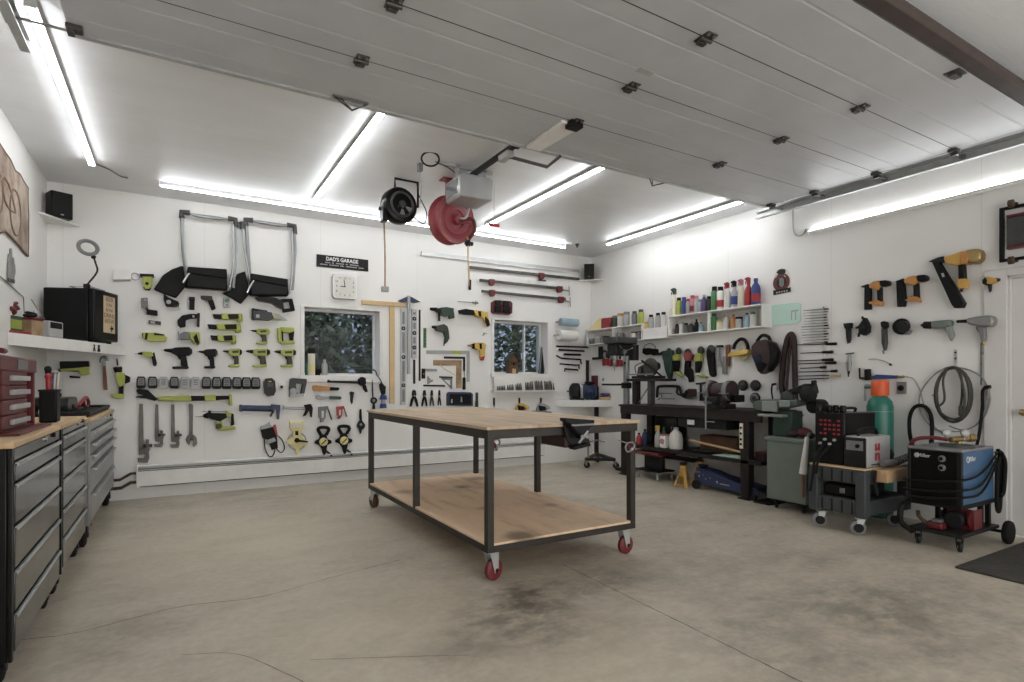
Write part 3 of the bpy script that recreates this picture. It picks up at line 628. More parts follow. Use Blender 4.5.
one('tape_roll', 'white roll of tape standing beside the black tool bin', 'tape', G().torus((-.66, 4.40, 1.02), (.5, -1, 0), .038, .016, 20, 8), 'white', None)
# tray with things on the corner chest
t = T('tool_tray', 'long black plastic tray lying on the corner tool chest', 'tray', None, (-.77, 5.95, .94))
t.p('base', G().box(-.99, -.56, 5.25, 6.74, .941, .965), 'black', .008); t.p('rim', G().box(-1.0, -.55, 5.24, 5.27, .955, .985).box(-1.0, -.55, 6.72, 6.75, .955, .985).box(-1.0, -.975, 5.27, 6.72, .955, .985).box(-.575, -.55, 5.27, 6.72, .955, .985), 'char', .006)
t = T('tool_case', 'closed black case standing in the tray at its left end', 'case', None, (-.83, 5.55, .966))
t.p('shell', G().prism([(-.96, y, z) for y, z in ((5.3, .967), (5.84, .967), (5.84, 1.03), (5.78, 1.085), (5.36, 1.085), (5.3, 1.03))], (.27, 0, 0)), 'gloss', .012); t.p('latch', G().box(-.69, -.682, 5.52, 5.6, 1.0, 1.03), 'char', .003)
t = T('hacksaw', 'red-framed hacksaw lying in the black tray', 'hacksaw', None, (-.7, 6.2, .966))
t.p('frame', G().tube(smooth([(-.7, 5.92, 1.0), (-.7, 6.1, 1.03), (-.7, 6.4, 1.065), (-.7, 6.56, 1.03), (-.7, 6.58, .985)]), .014, 8), 'red'); t.p('grip', G().tube(smooth([(-.7, 6.2, 1.035), (-.7, 6.22, 1.0), (-.7, 6.3, .985)]), .018, 8), 'dred'); t.p('blade', G().box(-.702, -.698, 5.92, 6.58, .975, .99), 'steel')
for i, y in enumerate((6.02, 6.14, 6.4)): one('socket', ('short black socket standing in the tray beside the black case', 'second black socket in the tray, behind the hacksaw grip', 'black socket standing at the right of the hacksaw in the tray')[i], 'socket', G().lathe((-.9, y, .966), (0, 0, 1), [(.022, 0), (.022, .1), (.026, .1), (.026, .14)], 14), 'black', 'black sockets in the tray')
lump('grey_puck', 'small round grey puck inside the red hacksaw frame', 'sanding puck', (-.8, 6.45, 1.0), .06, (.6, .8, .55), 'grey')
# diagonal shelf in the left corner
S0, S1 = V((-1.07, 5.5, 0)), V((-.43, 7.01, 0)); e1 = (S1 - S0).normalized(); e2 = V((-e1.y, e1.x, 0))
t = T('corner_shelf', 'white diagonal shelf across the left back corner', 'shelf', None, (-.86, 6.5, 1.476))
t.p('board', G().prism([(-1.068, 5.535, 1.545), (-.449, 7.006, 1.545), (-1.068, 7.006, 1.545)], (0, 0, .027)), 'white', .002)
t.p('fascia', G().prism([S0 + V((.002, .004, 1.476)), S1 + V((-.002, -.006, 1.476)), S1 + V((-.024, -.006, 1.476)), S0 + V((.002, .05, 1.476))], (0, 0, .097)), 'white', .003)
def SH(px, inset, z=1.574):
    d = ray(px, 340); k = (S0.x * d.y - S0.y * d.x) / (e1.y * d.x - e1.x * d.y); p = S0 + e1 * k + e2 * inset; return V((p.x, p.y, z))
for px, lab in ((93.5, 'tiny open snips hung on the shelf edge, left one'), (98, 'tiny dark pliers hung on the shelf edge, right one')):
    p = SH(px, -.004, 1.49); tt = T('small_pliers', lab, 'pliers', None, p)
    for s in (-1, 1): tt.p('jaw', G().tube([p + e1 * (.013 * s) - e2 * .004, p + e1 * (.004 * s) - e2 * .004 + V((0, 0, .03)), p - e1 * (.006 * s) - e2 * .004 + V((0, 0, .06))], .004 if px < 96 else .007, 6), 'gun')
# mini fridge
fp = V((-.645, 6.46, 1.575)); FW, FD, FH = .40, .43, .495
def FR(a, b_, z): return fp + e1 * a + e2 * b_ + V((0, 0, z))
t = T('mini_fridge', 'black mini fridge with a beige note on its door, on the corner shelf', 'fridge', None, FR(FW / 2, FD / 2, 0))
t.p('cabinet', G().prism([FR(0, .055, 0.012), FR(FW, .055, .012), FR(FW, FD, .012), FR(0, FD, .012)], (0, 0, FH - .012)), 'gloss', .01)
dr = t.p('door', G().prism([FR(0, 0, .02), FR(FW, 0, .02), FR(FW, .05, .02), FR(0, .05, .02)], (0, 0, FH - .02)), 'gloss', .012)
t.p('note', G().prism([FR(.14, -.002, .1), FR(.33, -.002, .1), FR(.33, -.002, .45), FR(.14, -.002, .45)], -e2 * .003), 'paper', 0, None, dr)
for i, s in enumerate(('BEER', 'IS ALL', 'IN THE', 'DRINK', 'BREW')):
    text(t, 'lettering', s, .062 if i in (0, 3, 4) else .045, FR(.235, -.0056, .42 - i * .052), e1, (0, 0, 1), 'brown', dr, .0004, .95 if len(s) < 6 else .85)
q = FR(.275, -.0056, .145); t.p('note_print', G().prism([q + e1 * a + V((0, 0, b_)) for a, b_ in ((-.035, 0), (-.01, .012), (-.008, .035), (.006, .015), (.035, .004), (.01, -.012), (-.004, -.038), (-.012, -.014))], -e2 * .001), 'black', 0, None, dr)
t.p('foot', G().cyl(FR(.05, .06, 0), FR(.05, .06, .015), .02), 'black', 0); t.p('foot', G().cyl(FR(FW - .05, .06, 0), FR(FW - .05, .06, .015), .02), 'black', 0); t.p('foot', G().cyl(FR(.05, FD - .05, 0), FR(.05, FD - .05, .015), .02), 'black', 0); t.p('foot', G().cyl(FR(FW - .05, FD - .05, 0), FR(FW - .05, FD - .05, .015), .02), 'black', 0)
# ring magnifier lamp on the fridge
b0 = FR(.03, .08, FH); yl = b0.y
t = T('magnifier_lamp', 'grey ring magnifier lamp on a gooseneck clamped on top of the black fridge', 'lamp', None, b0)
t.p('clamp', G().cb(b0 + V((0, 0, .02)), (.05, .05, .04)), 'black', .006)
rc = onY(88, 247.5, yl); j = onY(93.5, 257, yl)
t.p('gooseneck', G().tube(smooth([b0 + V((0, 0, .03)), onY(97, 272, yl), onY(95.5, 263, yl), j]), .008, 8), 'char')
rax = V((.25, -.9, .4)).normalized(); t.p('ring', G().torus(rc, rax, .072, .017, 28, 10), 'grey'); t.p('pivot', G().ball(j, .02), 'black')
t = T('wire_tray', 'thin wire rack lying on top of the fridge', 'rack', None, FR(.2, .2, FH)); t.p('wire', G().tube([FR(.12, .1, FH + .03), FR(.36, .1, FH + .03), FR(.36, .28, FH + .03), FR(.12, .28, FH + .03)], .004, 6, True), 'grey'); t.p('foot_wire', G().tube([FR(.14, .12, FH + .002), FR(.14, .12, FH + .03)], .004, 6).tube([FR(.34, .26, FH + .002), FR(.34, .26, FH + .03)], .004, 6).tube([FR(.34, .12, FH + .002), FR(.34, .12, FH + .03)], .004, 6), 'grey')
# things left of the fridge
ang = math.atan2(e1.y, e1.x)
def sbox(px0, px1, ins, d, h, z=1.574):
    a, b_ = SH(px0, ins, z), SH(px1, ins, z); return G().prism([a, b_, b_ + e2 * d, a + e2 * d], (0, 0, h))
p = SH(20, .02); t = T('red_tray', 'flat red tray lying on the corner shelf at its left end', 'tray', None, p); t.p('base', sbox(12, 33, .01, .12, .008), 'red', .002); t.p('lip', sbox(12, 33, .01, .008, .018), 'red', .002)
p = SH(22, .05, 1.584); t = T('tool_carton', 'small green carton standing on the red tray', 'carton', None, p); t.p('box', sbox(15.5, 28, .04, .09, .125, 1.584), 'dgreen', .003); t.p('label_band', sbox(16, 27.5, .038, .002, .07, 1.61), 'dlime', 0)
p = SH(38, .04); t = T('amber_tin', 'amber tin with a white lid between the green carton and the silver radio', 'tin', None, p); t.p('box', sbox(33.5, 45, .012, .09, .12), 'cork', .004); t.p('lid', sbox(33.2, 45.3, .01, .094, .018, 1.695), 'dred', .003)
p = SH(57, .04); t = T('radio', 'small silver radio on the corner shelf leaning at the fridge', 'radio', None, p); t.p('case', sbox(50.5, 65, .012, .07, .135), 'lgrey', .008); t.p('speaker_grille', sbox(52, 63.5, .0095, .004, .05, 1.65), 'black', .001); t.p('antenna', G().cyl(SH(50, .04, 1.72), SH(38, .05, 1.86), .004), 'chrome', 0)
p = SH(23, .08, 1.71); t = T('work_glove', 'crumpled red work glove lying on the green carton', 'glove', None, p)
g = G().ball(p + V((0, 0, .035)), .05, (.7, 1, .65)).tube(smooth([p + V((0, -.03, .04)), p + V((.02, -.09, .05)), p + V((.03, -.1, .03))]), .016, 8).tube(smooth([p + V((0, .03, .05)), p + V((.01, .08, .08)), p + V((.02, .1, .06))]), .016, 8).tube(smooth([p + V((0, 0, .05)), p + V((.01, .02, .09)), p + V((.02, .05, .105))]), .014, 8); t.p('palm', g, 'dred', 0)
p = SH(37, .05, 1.717); t = T('cord_coil', 'dark and white coiled cord on top of the amber tin', 'cord', None, p); t.p('coil', G().torus(p + V((0, 0, .012)), (0, 0, 1), .035, .011).torus(p + V((.005, .01, .03)), (.2, .1, 1), .03, .01), 'black'); t.p('white_lead', G().tube(smooth([p + V((.02, .04, .03)), p + V((.03, 0, .06)), p + V((.02, .12, .02))]), .007, 6), 'white')
# speakers on corner brackets
def speaker(lab, c, rz, shelf, zs, s_lab):
    t = T('speaker_shelf', s_lab, 'shelf', None, (shelf[0][0], shelf[0][1], zs)); t.p('board', G().prism([(a, b_, zs) for a, b_ in shelf], (0, 0, .018)), 'white', .002)
    t = T('loudspeaker', lab, 'loudspeaker', 'black loudspeakers in the room corners', (c[0], c[1], zs + .018), rz, True)
    h = c[2]; t.p('cabinet', G().box(-c[3] / 2, c[3] / 2, -c[4] / 2, c[4] / 2, .001, h), 'gloss', .006); gr = t.p('grille', G().box(-c[3] / 2 + .01, c[3] / 2 - .01, -c[4] / 2 - .008, -c[4] / 2 + .001, .015, h - .012), 'black', .004)
    t.p('badge', G().box(-.012, .012, -c[4] / 2 - .0095, -c[4] / 2 - .0075, .025, .033), 'alum', 0, None, gr)
pr_ = onY(80, 223, 7.0); pl_ = onX(40, 213, -1.07)
speaker('black loudspeaker on the shelf in the left back corner', (-.955, 6.85, .245, .17, .16), math.radians(24), [(-1.069, 7.008), (-1.069, 6.60), (pr_.x, 7.008)], 2.735, 'white triangular shelf under the left loudspeaker')
speaker('black loudspeaker on the shelf in the right back corner', (5.43, 6.86, .225, .15, .15), math.radians(-38), [(5.588, 7.008), (5.588, 6.70), (5.27, 7.008)], 2.755, 'white triangular shelf under the right loudspeaker')
# ================================================================== work table
X0, X1_, Y0_, Y1_ = TABLE
t = T('work_table', 'large rolling work table with a plywood top, lower plywood shelf and steel legs', 'table', None, ((X0 + X1_) / 2, (Y0_ + Y1_) / 2, 0))
t.p('table_top', G().box(X0 - .012, X1_ + .03, Y0_ - .012, Y1_ + .012, .917, .937), 'ply_top', .003)
for a in ((X0, X1_ + .018, Y0_, Y0_ + .05), (X0, X1_ + .018, Y1_ - .05, Y1_), (X0, X0 + .05, Y0_ + .05, Y1_ - .05), (X1_ - .03, X1_ + .018, Y0_ + .05, Y1_ - .05)): t.p('top_rail', G().box(*a, .862, .917), 'frame', .003)
t.p('shelf_board', G().box(X0 + .004, X1_ - .004, Y0_ + .004, Y1_ - .004, .222, .238), 'ply_shelf', .002)
for a in ((X0, X1_, Y0_, Y0_ + .045), (X0, X1_, Y1_ - .045, Y1_), (X0, X0 + .045, Y0_ + .045, Y1_ - .045), (X1_ - .045, X1_, Y0_ + .045, Y1_ - .045)): t.p('shelf_rail', G().box(*a, .182, .222), 'frame', .003)
for x in (X0, X1_ - .045):
    for y in (Y0_, (Y0_ + Y1_) / 2 - .02, Y1_ - .045): t.p('leg', G().box(x, x + .045, y, y + .045, .222, .865), 'frame', .003)
for x, y, a in ((X0 + .05, Y0_ + .05, PI * 1.08), (X1_ - .07, Y0_ + .05, PI * 1.02), (X0 + .05, Y1_ - .06, -PI * .4), (X1_ - .06, Y1_ - .06, -PI * .4)):
    caster(t, x, y, .182, .063, 'wheelred' if y < 4 else 'brown', a, None, 'gun')
# vise on the table's near edge
yv = Y0_ - .092
t = T('bench_vise', 'dark steel vise bolted to the near edge of the plywood work table', 'vise', None, onY(578, 449, yv))
t.p('jaw', G().prism([onY(a, b_, yv) for a, b_ in ((565, 418), (595, 420), (594.5, 424), (582, 438), (570, 424), (565, 421))], (0, .06, 0)), 'char', .006)
t.p('jaw_face', G().box(onY(571, 419, yv).x, onY(593, 420, yv).x, yv - .012, yv, .925, .937), 'steel', .002)
t.p('slide_body', G().prism([onY(a, b_, yv + .062) for a, b_ in ((563, 421), (574, 424), (580, 434), (590, 440), (590, 446), (575, 449), (567, 440))], (0, .012, 0)), 'gun', .004)
t.p('rear_body', G().box(onY(565, 430, yv + .075).x, onY(574, 430, yv + .075).x, yv + .076, yv + .36, .78, .855), 'maroon', .01)
t.p('bottom_plate', G().prism([onY(a, b_, yv) for a, b_ in ((573, 447), (590, 443), (591, 446), (575, 450))], (0, .06, 0)), 'black', .003)
t.p('screw', G().cyl(onY(583, 437, yv - .05), onY(583, 437, yv + .06), .014), 'steel', 0); t.p('handle', G().tube([onY(588, 431, yv - .045), onY(579, 443, yv - .045)], .007, 8), 'alum', 0)
# locking clamps hung from the table's rails
def lclamp(lab, c, s, rz):
    def S(g): return g.xf(Matrix.Scale(s, 4))
    t = T('locking_clamp', lab, 'clamp', 'locking clamps hung under the table rail', c, rz, True)
    t.p('jaw', S(G().tube(smooth([(-.03, 0, 0), (-.05, 0, -.04), (-.03, 0, -.085), (.01, 0, -.075)]), .009, 8)), 'steel'); t.p('jaw', S(G().tube(smooth([(-.03, 0, 0), (.03, 0, .005), (.05, 0, -.03), (.03, 0, -.06)]), .009, 8)), 'steel')
    t.p('handle', S(G().tube(smooth([(-.03, .012, -.01), (.0, .014, -.045), (.02, .012, -.095)]), .013, 8)), 'dred'); t.p('screw', S(G().cyl((-.03, 0, 0), (-.13, 0, .03), .006)), 'steel'); t.p('swivel_pad', S(G().cyl((.01, 0, -.07), (.028, 0, -.055), .014)), 'lgrey')
lclamp('red-handled locking clamp hung behind the nearest table leg', onY(496, 440, 3.12), .7, .3)
lclamp('red-handled locking clamp hung at the right front leg of the work table', onY(630, 443, 2.957), .7, -.2)
# ================================================================== right: black steel bench and what stands on and under it
BX0, BX1, BY0, BY1 = 5.0, 5.575, 3.58, 5.70
t = T('steel_bench', 'long black steel workbench against the right wall', 'workbench', None, (5.29, 4.6, 0))
t.p('bench_top', G().box(BX0, BX1, BY0, BY1, .89, .915), 'bench', .003); t.p('apron', G().box(BX0 + .01, BX0 + .04, BY0 + .02, BY1 - .02, .80, .89), 'bench', .003)
t.p('lower_shelf', G().box(BX0 + .02, BX1, BY0 + .03, BY1 - .03, .365, .405), 'bench', .003); t.p('bottom_shelf', G().box(BX0 + .38, BX1, 4.8, BY1 - .03, .23, .255), 'bench', .003)
for x in (BX0 + .02, BX1 - .1):
    for y in (BY0 + .17, BY1 - .12): t.p('leg', G().box(x, x + .09, y, y + .1, .012, .89), 'bench', .006); t.p('foot_plate', G().box(x - .02, x + .11, y - .02, y + .12, .0, .012), 'bench', .002)
dw = t.p('drawer', G().box(BX0 + .05, BX0 + .4, 4.05, 4.72, .69, .80), 'char', .004); t.p('drawer_handle', G().box(BX0 + .035, BX0 + .05, 4.2, 4.3, .765, .775), 'lgrey', .002, None, dw); t.p('drawer_label', G().box(BX0 + .045, BX0 + .05, 4.48, 4.58, .72, .775), 'white', 0, None, dw)
ps = t.p('power_strip', G().box(BX0 + .005, BX0 + .02, 3.81, 3.85, .52, .78), 'cream', .004)
t.p('socket_face', G().cyl((BX0 + .005, 3.83, .735), (BX0 + .002, 3.83, .735), .013).cyl((BX0 + .005, 3.83, .675), (BX0 + .002, 3.83, .675), .013).cyl((BX0 + .005, 3.83, .615), (BX0 + .002, 3.83, .615), .013).cyl((BX0 + .005, 3.83, .565), (BX0 + .002, 3.83, .565), .013), 'black', 0, None, ps)
ZS = .406
def bottle(lab, px, py, h, r, mat, cap, kind='spray', group=None, z=ZS, xx=5.15, surf=None, w=None, cat='bottle', name=None, lower=None):
    p = surf if surf is not None else onX(px, py, xx); p = V((p.x, p.y, z))
    t = T(name or ('spray_bottle' if kind in ('spray', 'trigger') else 'bottle' if kind != 'can' else 'spray_can'), lab, cat, group, p)
    if kind == 'can':
        t.p('body', G().lathe(p, (0, 0, 1), [(r * .96, 0), (r, .004), (r, h * .78), (r * .7, h * .84)], 14), mat); t.p('cap', G().lathe(p + V((0, 0, h * .8)), (0, 0, 1), [(r * .72, 0), (r * .78, .002), (r * .74, h * .2)], 14), cap)
    elif kind == 'plain':
        t.p('body', G().lathe(p, (0, 0, 1), [(r * .95, 0), (r, .005), (r, h * .6), (r * .85, h * .72), (r * .4, h * .84), (r * .38, h * .9)], 14), mat); t.p('cap', G().lathe(p + V((0, 0, h * .88)), (0, 0, 1), [(r * .45, 0), (r * .45, h * .12)], 12), cap)
    elif kind == 'tub':
        t.p('body', G().lathe(p, (0, 0, 1), [(r * .94, 0), (r, .005), (r, h * .8)], 16), mat); t.p('lid', G().lathe(p + V((0, 0, h * .8)), (0, 0, 1), [(r * 1.04, 0), (r * 1.04, h * .16), (r * .98, h * .2)], 16), cap)
    else:
        t.p('body', G().lathe(p, (0, 0, 1), [(r * .92, 0), (r, .006), (r * .98, h * .42), (r * .86, h * .56), (r * .45, h * .7), (r * .36, h * .78)], 14), mat)
        hd = t.p('trigger_head', G().prism([p + V((-.03 * q_ * h / .27, -.012, h * zz)) for q_, zz in ((-.6, .76), (-.7, .97), (.4, 1), (1.5, .95), (1.5, .9), (.6, .87), (.5, .76))], (0, .024, 0)), cap, .004)
        t.p('trigger', G().tube(smooth([p + V((-.022 * h / .27, 0, h * .88)), p + V((-.04 * h / .27, 0, h * .82)), p + V((-.036 * h / .27, 0, h * .74))]), .006, 6), cap, 0, None, hd)
    if lower: t.p('label', G().lathe(p + V((0, 0, h * .12)), (0, 0, 1), [(r * 1.012, 0), (r * 1.012, h * .3)], 14), lower, 0)
    return t
bottle('clear spray bottle with a yellow trigger on the bench lower shelf', 658, 447, .27, .042, 'lgrey', 'yellow', xx=5.1)
bottle('small red bottle at the left end of the bench lower shelf', 639, 444, .15, .035, 'red', 'black', 'plain', xx=5.1)
bottle('dark blue bottle beside the small red one on the bench lower shelf', 645, 443, .2, .04, 'navy', 'black', 'plain', xx=5.14)
bottle('green-capped bottle behind the white jug on the bench lower shelf', 664, 442, .24, .03, 'green', 'green', 'plain', xx=5.25)
p = onX(665, 447, 5.12); t = T('pink_label_tub', 'white tub with a pink round label beside the clear spray bottle', 'tub', None, (p.x, p.y, ZS)); t.p('body', G().box(p.x - .05, p.x + .05, p.y - .045, p.y + .045, ZS + .001, ZS + .15), 'white', .012); t.p('label', G().cyl((p.x - .05, p.y, ZS + .08), (p.x - .053, p.y, ZS + .08), .036).cyl((p.x - .052, p.y, ZS + .08), (p.x - .054, p.y, ZS + .08), .018), 'pink', 0); t.p('lid', G().box(p.x - .052, p.x + .052, p.y - .047, p.y + .047, ZS + .15, ZS + .165), 'pink', .004)
p = onX(676, 448, 5.16); t = T('jug', 'white plastic jug with a moulded handle on the bench lower shelf', 'jug', None, (p.x, p.y, ZS)); t.p('body', G().lathe((p.x, p.y, ZS), (0, 0, 1), [(.075, 0), (.082, .01), (.082, .12), (.07, .18), (.03, .225), (.026, .235)], 18), 'offwhite'); t.p('handle', G().tube(smooth([(p.x - .03, p.y - .03, ZS + .215), (p.x - .05, p.y - .08, ZS + .19), (p.x - .05, p.y - .085, ZS + .13), (p.x - .04, p.y - .07, ZS + .1)]), .012, 8), 'offwhite'); t.p('cap', G().cyl((p.x, p.y, ZS + .235), (p.x, p.y, ZS + .255), .03), 'lgrey')
a = V((5.1, 4.72, ZS + .14)); b_ = V((5.08, 3.78, ZS + .16)); t = T('wood_rod', 'pale wooden rod lying slanted across the bench lower shelf', 'rod', None, a); t.p('shaft', G().cyl((5.17, 4.66, ZS + .12), (5.17, 3.78, ZS + .04), .014), 'tan', 0); t.p('ferrule', G().cyl((5.17, 4.66, ZS + .12), (5.17, 4.69, ZS + .1227), .017), 'black', 0)
t = T('wooden_crate', 'small brown wooden crate at the back of the bench lower shelf', 'crate', None, (5.4, 4.35, ZS)); t.p('panel', G().box(5.3, 5.32, 4.1, 4.62, ZS, ZS + .18).box(5.5, 5.52, 4.1, 4.62, ZS, ZS + .18).box(5.32, 5.5, 4.1, 4.12, ZS, ZS + .18).box(5.32, 5.5, 4.6, 4.62, ZS, ZS + .18), 'brown', .003); t.p('bottom', G().box(5.32, 5.5, 4.12, 4.6, ZS, ZS + .012), 'brown')
t = T('parts_pile', 'low dark heap of steel offcuts on the bench lower shelf', 'scrap', None, (5.17, 4.45, ZS)); rr = random.Random(5)
g = G()
for i in range(9):
    c = V((5.17 + rr.uniform(-.06, .06), 4.45 + rr.uniform(-.14, .14), ZS + .016 + .012 * (i // 4))); g.cb((0, 0, 0), (.05, rr.uniform(.08, .16), .02), Matrix.Translation(c) @ Matrix.Rotation(rr.uniform(-1, 1), 4, 'Z'))
t.p('offcuts', g, 'gun', .003)
t = T('mint_sheets', 'pale mint sheets lying at the front of the bench lower shelf', 'sheets', None, (5.13, 3.98, ZS)); t.p('sheet', G().box(5.04, 5.22, 3.86, 4.22, ZS + .001, ZS + .006), 'mint', 0); t.p('sheet', G().cb((0, 0, 0), (.16, .3, .005), Matrix.Translation((5.13, 4.03, ZS + .0105)) @ Matrix.Rotation(.12, 4, 'Z')), 'mint', 0)
t = T('red_parts_box', 'dull red box on the bench lower shelf behind the power strip', 'box', None, (5.25, 3.7, ZS)); t.p('box', G().box(5.12, 5.4, 3.63, 3.74, ZS, ZS + .07), 'maroon', .004); t.p('lid', G().box(5.115, 5.405, 3.625, 3.745, ZS + .07, ZS + .085), 'dred', .003)
# black box hanging at the left end of the lower shelf
t = T('black_case', 'tall black case standing at the left back of the bench lower shelf', 'case', None, (5.4, 5.3, ZS)); t.p('shell', G().box(5.38, 5.56, 5.05, 5.42, ZS, ZS + .36), 'gloss', .01); t.p('handle', G().tube(smooth([(5.378, 5.12, ZS + .28), (5.355, 5.12, ZS + .2), (5.378, 5.12, ZS + .12)]), .006, 6), 'chrome', 0)
# rolling stool under the left end
cx_, cy_ = 5.17, 5.22
t = T('creeper_seat', 'low red rolling seat under the left end of the black bench', 'stool', None, (cx_, cy_, 0))
t.p('seat', G().box(cx_ - .16, cx_ + .16, cy_ - .22, cy_ + .22, .30, .345), 'dred', .015); t.p('tray', G().box(cx_ - .15, cx_ + .15, cy_ - .2, cy_ + .2, .1, .115), 'black', .004)
t.p('column', G().box(cx_ - .03, cx_ + .03, cy_ - .15, cy_ + .15, .116, .30), 'char', .004)
for dx in (-.12, .12):
    for dy in (-.17, .17): caster(t, cx_ + dx, cy_ + dy, .1, .036, 'lgrey', .8, None, 'dgrey', 'steel')
# jack stands
def jackstand(lab, x, y, s, rz):
    t = T('jack_stand', lab, 'jack stand', 'yellow jack stands', (x, y, 0), rz, True)
    for a in (.8, 2.37, 3.94, 5.5):
        d = V((math.cos(a), math.sin(a), 0)); n_ = V((-d.y, d.x, 0)) * .022
        t.p('leg', G().prism([d * .03 + n_ * .7 + V((0, 0, .2 * s)), d * .03 - n_ * .7 + V((0, 0, .2 * s)), d * .115 * s - n_ + V((0, 0, .0)), d * .115 * s + n_], d * .006), 'amber', .002)
    t.p('column', G().box(-.028, .028, -.028, .028, .12 * s, .26 * s), 'amber', .003); t.p('saddle', G().prism([(a, -.025, z) for a, z in ((-.03, .26 * s), (.03, .26 * s), (.045, .3 * s), (.03, .3 * s), (.015, .28 * s), (-.015, .28 * s), (-.03, .3 * s), (-.045, .3 * s))], (0, .05, 0)), 'gun', .002); t.p('foot_ring', G().tube([V((math.cos(a), math.sin(a), 0)) * .1 * s + V((0, 0, .03)) for a in (.8, 2.37, 3.94, 5.5)], .005, 6, True), 'amber', 0)
jackstand('yellow jack stand on the floor in front, left of the blue floor jack', 5.03, 4.62, .95, .2)
jackstand('yellow jack stand half hidden behind the blue floor jack', 5.3, 4.62, 1.05, .5)
# floor jack
t = T('floor_jack', 'dark blue low floor jack pushed under the bench', 'floor jack', None, (5.2, 4.15, 0))
for x in (5.07, 5.29):
    t.p('side_frame', G().prism([(x, y, z) for y, z in ((4.5, .06), (4.5, .17), (4.38, .2), (3.7, .12), (3.66, .07), (3.7, .045))], (.012, 0, 0)), 'navy', .004)
t.p('lift_arm', G().prism([(5.1, y, z) for y, z in ((3.95, .09), (3.95, .13), (4.3, .215), (4.5, .235), (4.5, .2), (4.3, .16))], (.17, 0, 0)), 'navy', .006); t.p('saddle', G().lathe((5.185, 4.47, .235), (0, 0, 1), [(.04, 0), (.055, .012), (.055, .025), (.045, .025), (.04, .015)], 18), 'gun')
t.p('cover_plate', G().box(5.085, 5.29, 3.72, 4.05, .10, .13), 'navy', .005)
for x in (5.055, 5.305):
    t.p('wheel', G().cyl((x - .015, 4.46, .05), (x + .02, 4.46, .05), .05, None, 20), 'gun', .003); t.p('wheel', G().cyl((x - .01, 3.72, .035), (x + .02, 3.72, .035), .034, None, 18), 'gun', .003)
t.p('bolt', G().cyl((5.07, 4.42, .15), (5.062, 4.42, .15), .012).cyl((5.07, 4.33, .13), (5.062, 4.33, .13), .01).cyl((5.07, 4.36, .17), (5.062, 4.36, .17), .008).cyl((5.07, 4.27, .15), (5.062, 4.27, .15), .008), 'chrome', 0)
g = G(); 
g.prism([(5.069, 4.2, .125), (5.069, 4.18, .095), (5.069, 4.165, .13)], (-.001, 0, 0)).box(5.068, 5.069, 4.02, 4.15, .098, .108)
t.p('side_mark', g, 'lgrey', 0)
# bench grinder on the near end of the bench
gx, gy, gz = 5.22, 4.25, .916
t = T('bench_grinder', 'dark bench grinder with guards on the black bench', 'bench grinder', None, (gx, gy, gz))
t.p('base', G().prism([(gx + a, gy + b_, gz) for a, b_ in ((-.1, -.12), (.1, -.12), (.1, .12), (-.1, .12))], (0, 0, .05)), 'maroon', .01); t.p('pedestal', G().box(gx - .05, gx + .05, gy - .09, gy + .07, gz + .05, gz + .12), 'maroon', .01)
t.p('motor', G().lathe((gx, gy - .11, gz + .19), (0, 1, 0), [(.06, 0), (.085, .02), (.09, .04), (.09, .18), (.085, .2), (.06, .22)], 22), 'maroon', .002)
for s, lab in ((-.72, None), (.72, None)):
    gd = t.p('wheel_guard', G().lathe((gx, gy + s * .17 - .03, gz + .19), (0, 1, 0), [(.1, 0), (.115, .008), (.115, .055), (.1, .062)], 24), 'maroon' if s < 0 else 'beltbr', .002); t.p('grinding_wheel', G().cyl((gx - .02, gy + s * .17 - .025, gz + .19), (gx - .02, gy + s * .17 + .025, gz + .19), .108, None, 24), 'grey', .002, None, gd)
t.p('tool_rest', G().box(gx - .17, gx - .1, gy - .18, gy - .1, gz + .16, gz + .172).box(gx - .17, gx - .1, gy + .1, gy + .18, gz + .16, gz + .172), 'steel', .002); t.p('dust_port', G().box(gx - .05, gx + .1, gy - .23, gy - .16, gz + .07, gz + .15), 'gloss', .006)
t = T('bench_vise', 'small dark vise with a long hanging handle on the front edge of the black bench', 'vise', None, (5.03, 4.19, .916))
t.p('body', G().box(4.99, 5.09, 4.13, 4.25, .916, .96).box(5.0, 5.085, 4.16, 4.22, .96, 1.0), 'gun', .006); t.p('jaw', G().cb((4.965, 4.19, 1.02), (.035, .16, .05)), 'gun', .005); t.p('jaw', G().cb((5.055, 4.19, 1.02), (.035, .16, .05)), 'gun', .005)
t.p('screw', G().cyl((4.99, 4.19, .985), (4.90, 4.19, .985), .013).cyl((4.915, 4.19, .985), (4.89, 4.19, .985), .022), 'steel', 0); t.p('handle', G().cyl((4.90, 4.19, 1.04), (4.90, 4.19, .70), .009).ball((4.90, 4.19, 1.04), .014).ball((4.90, 4.19, .70), .014), 'steel', 0)
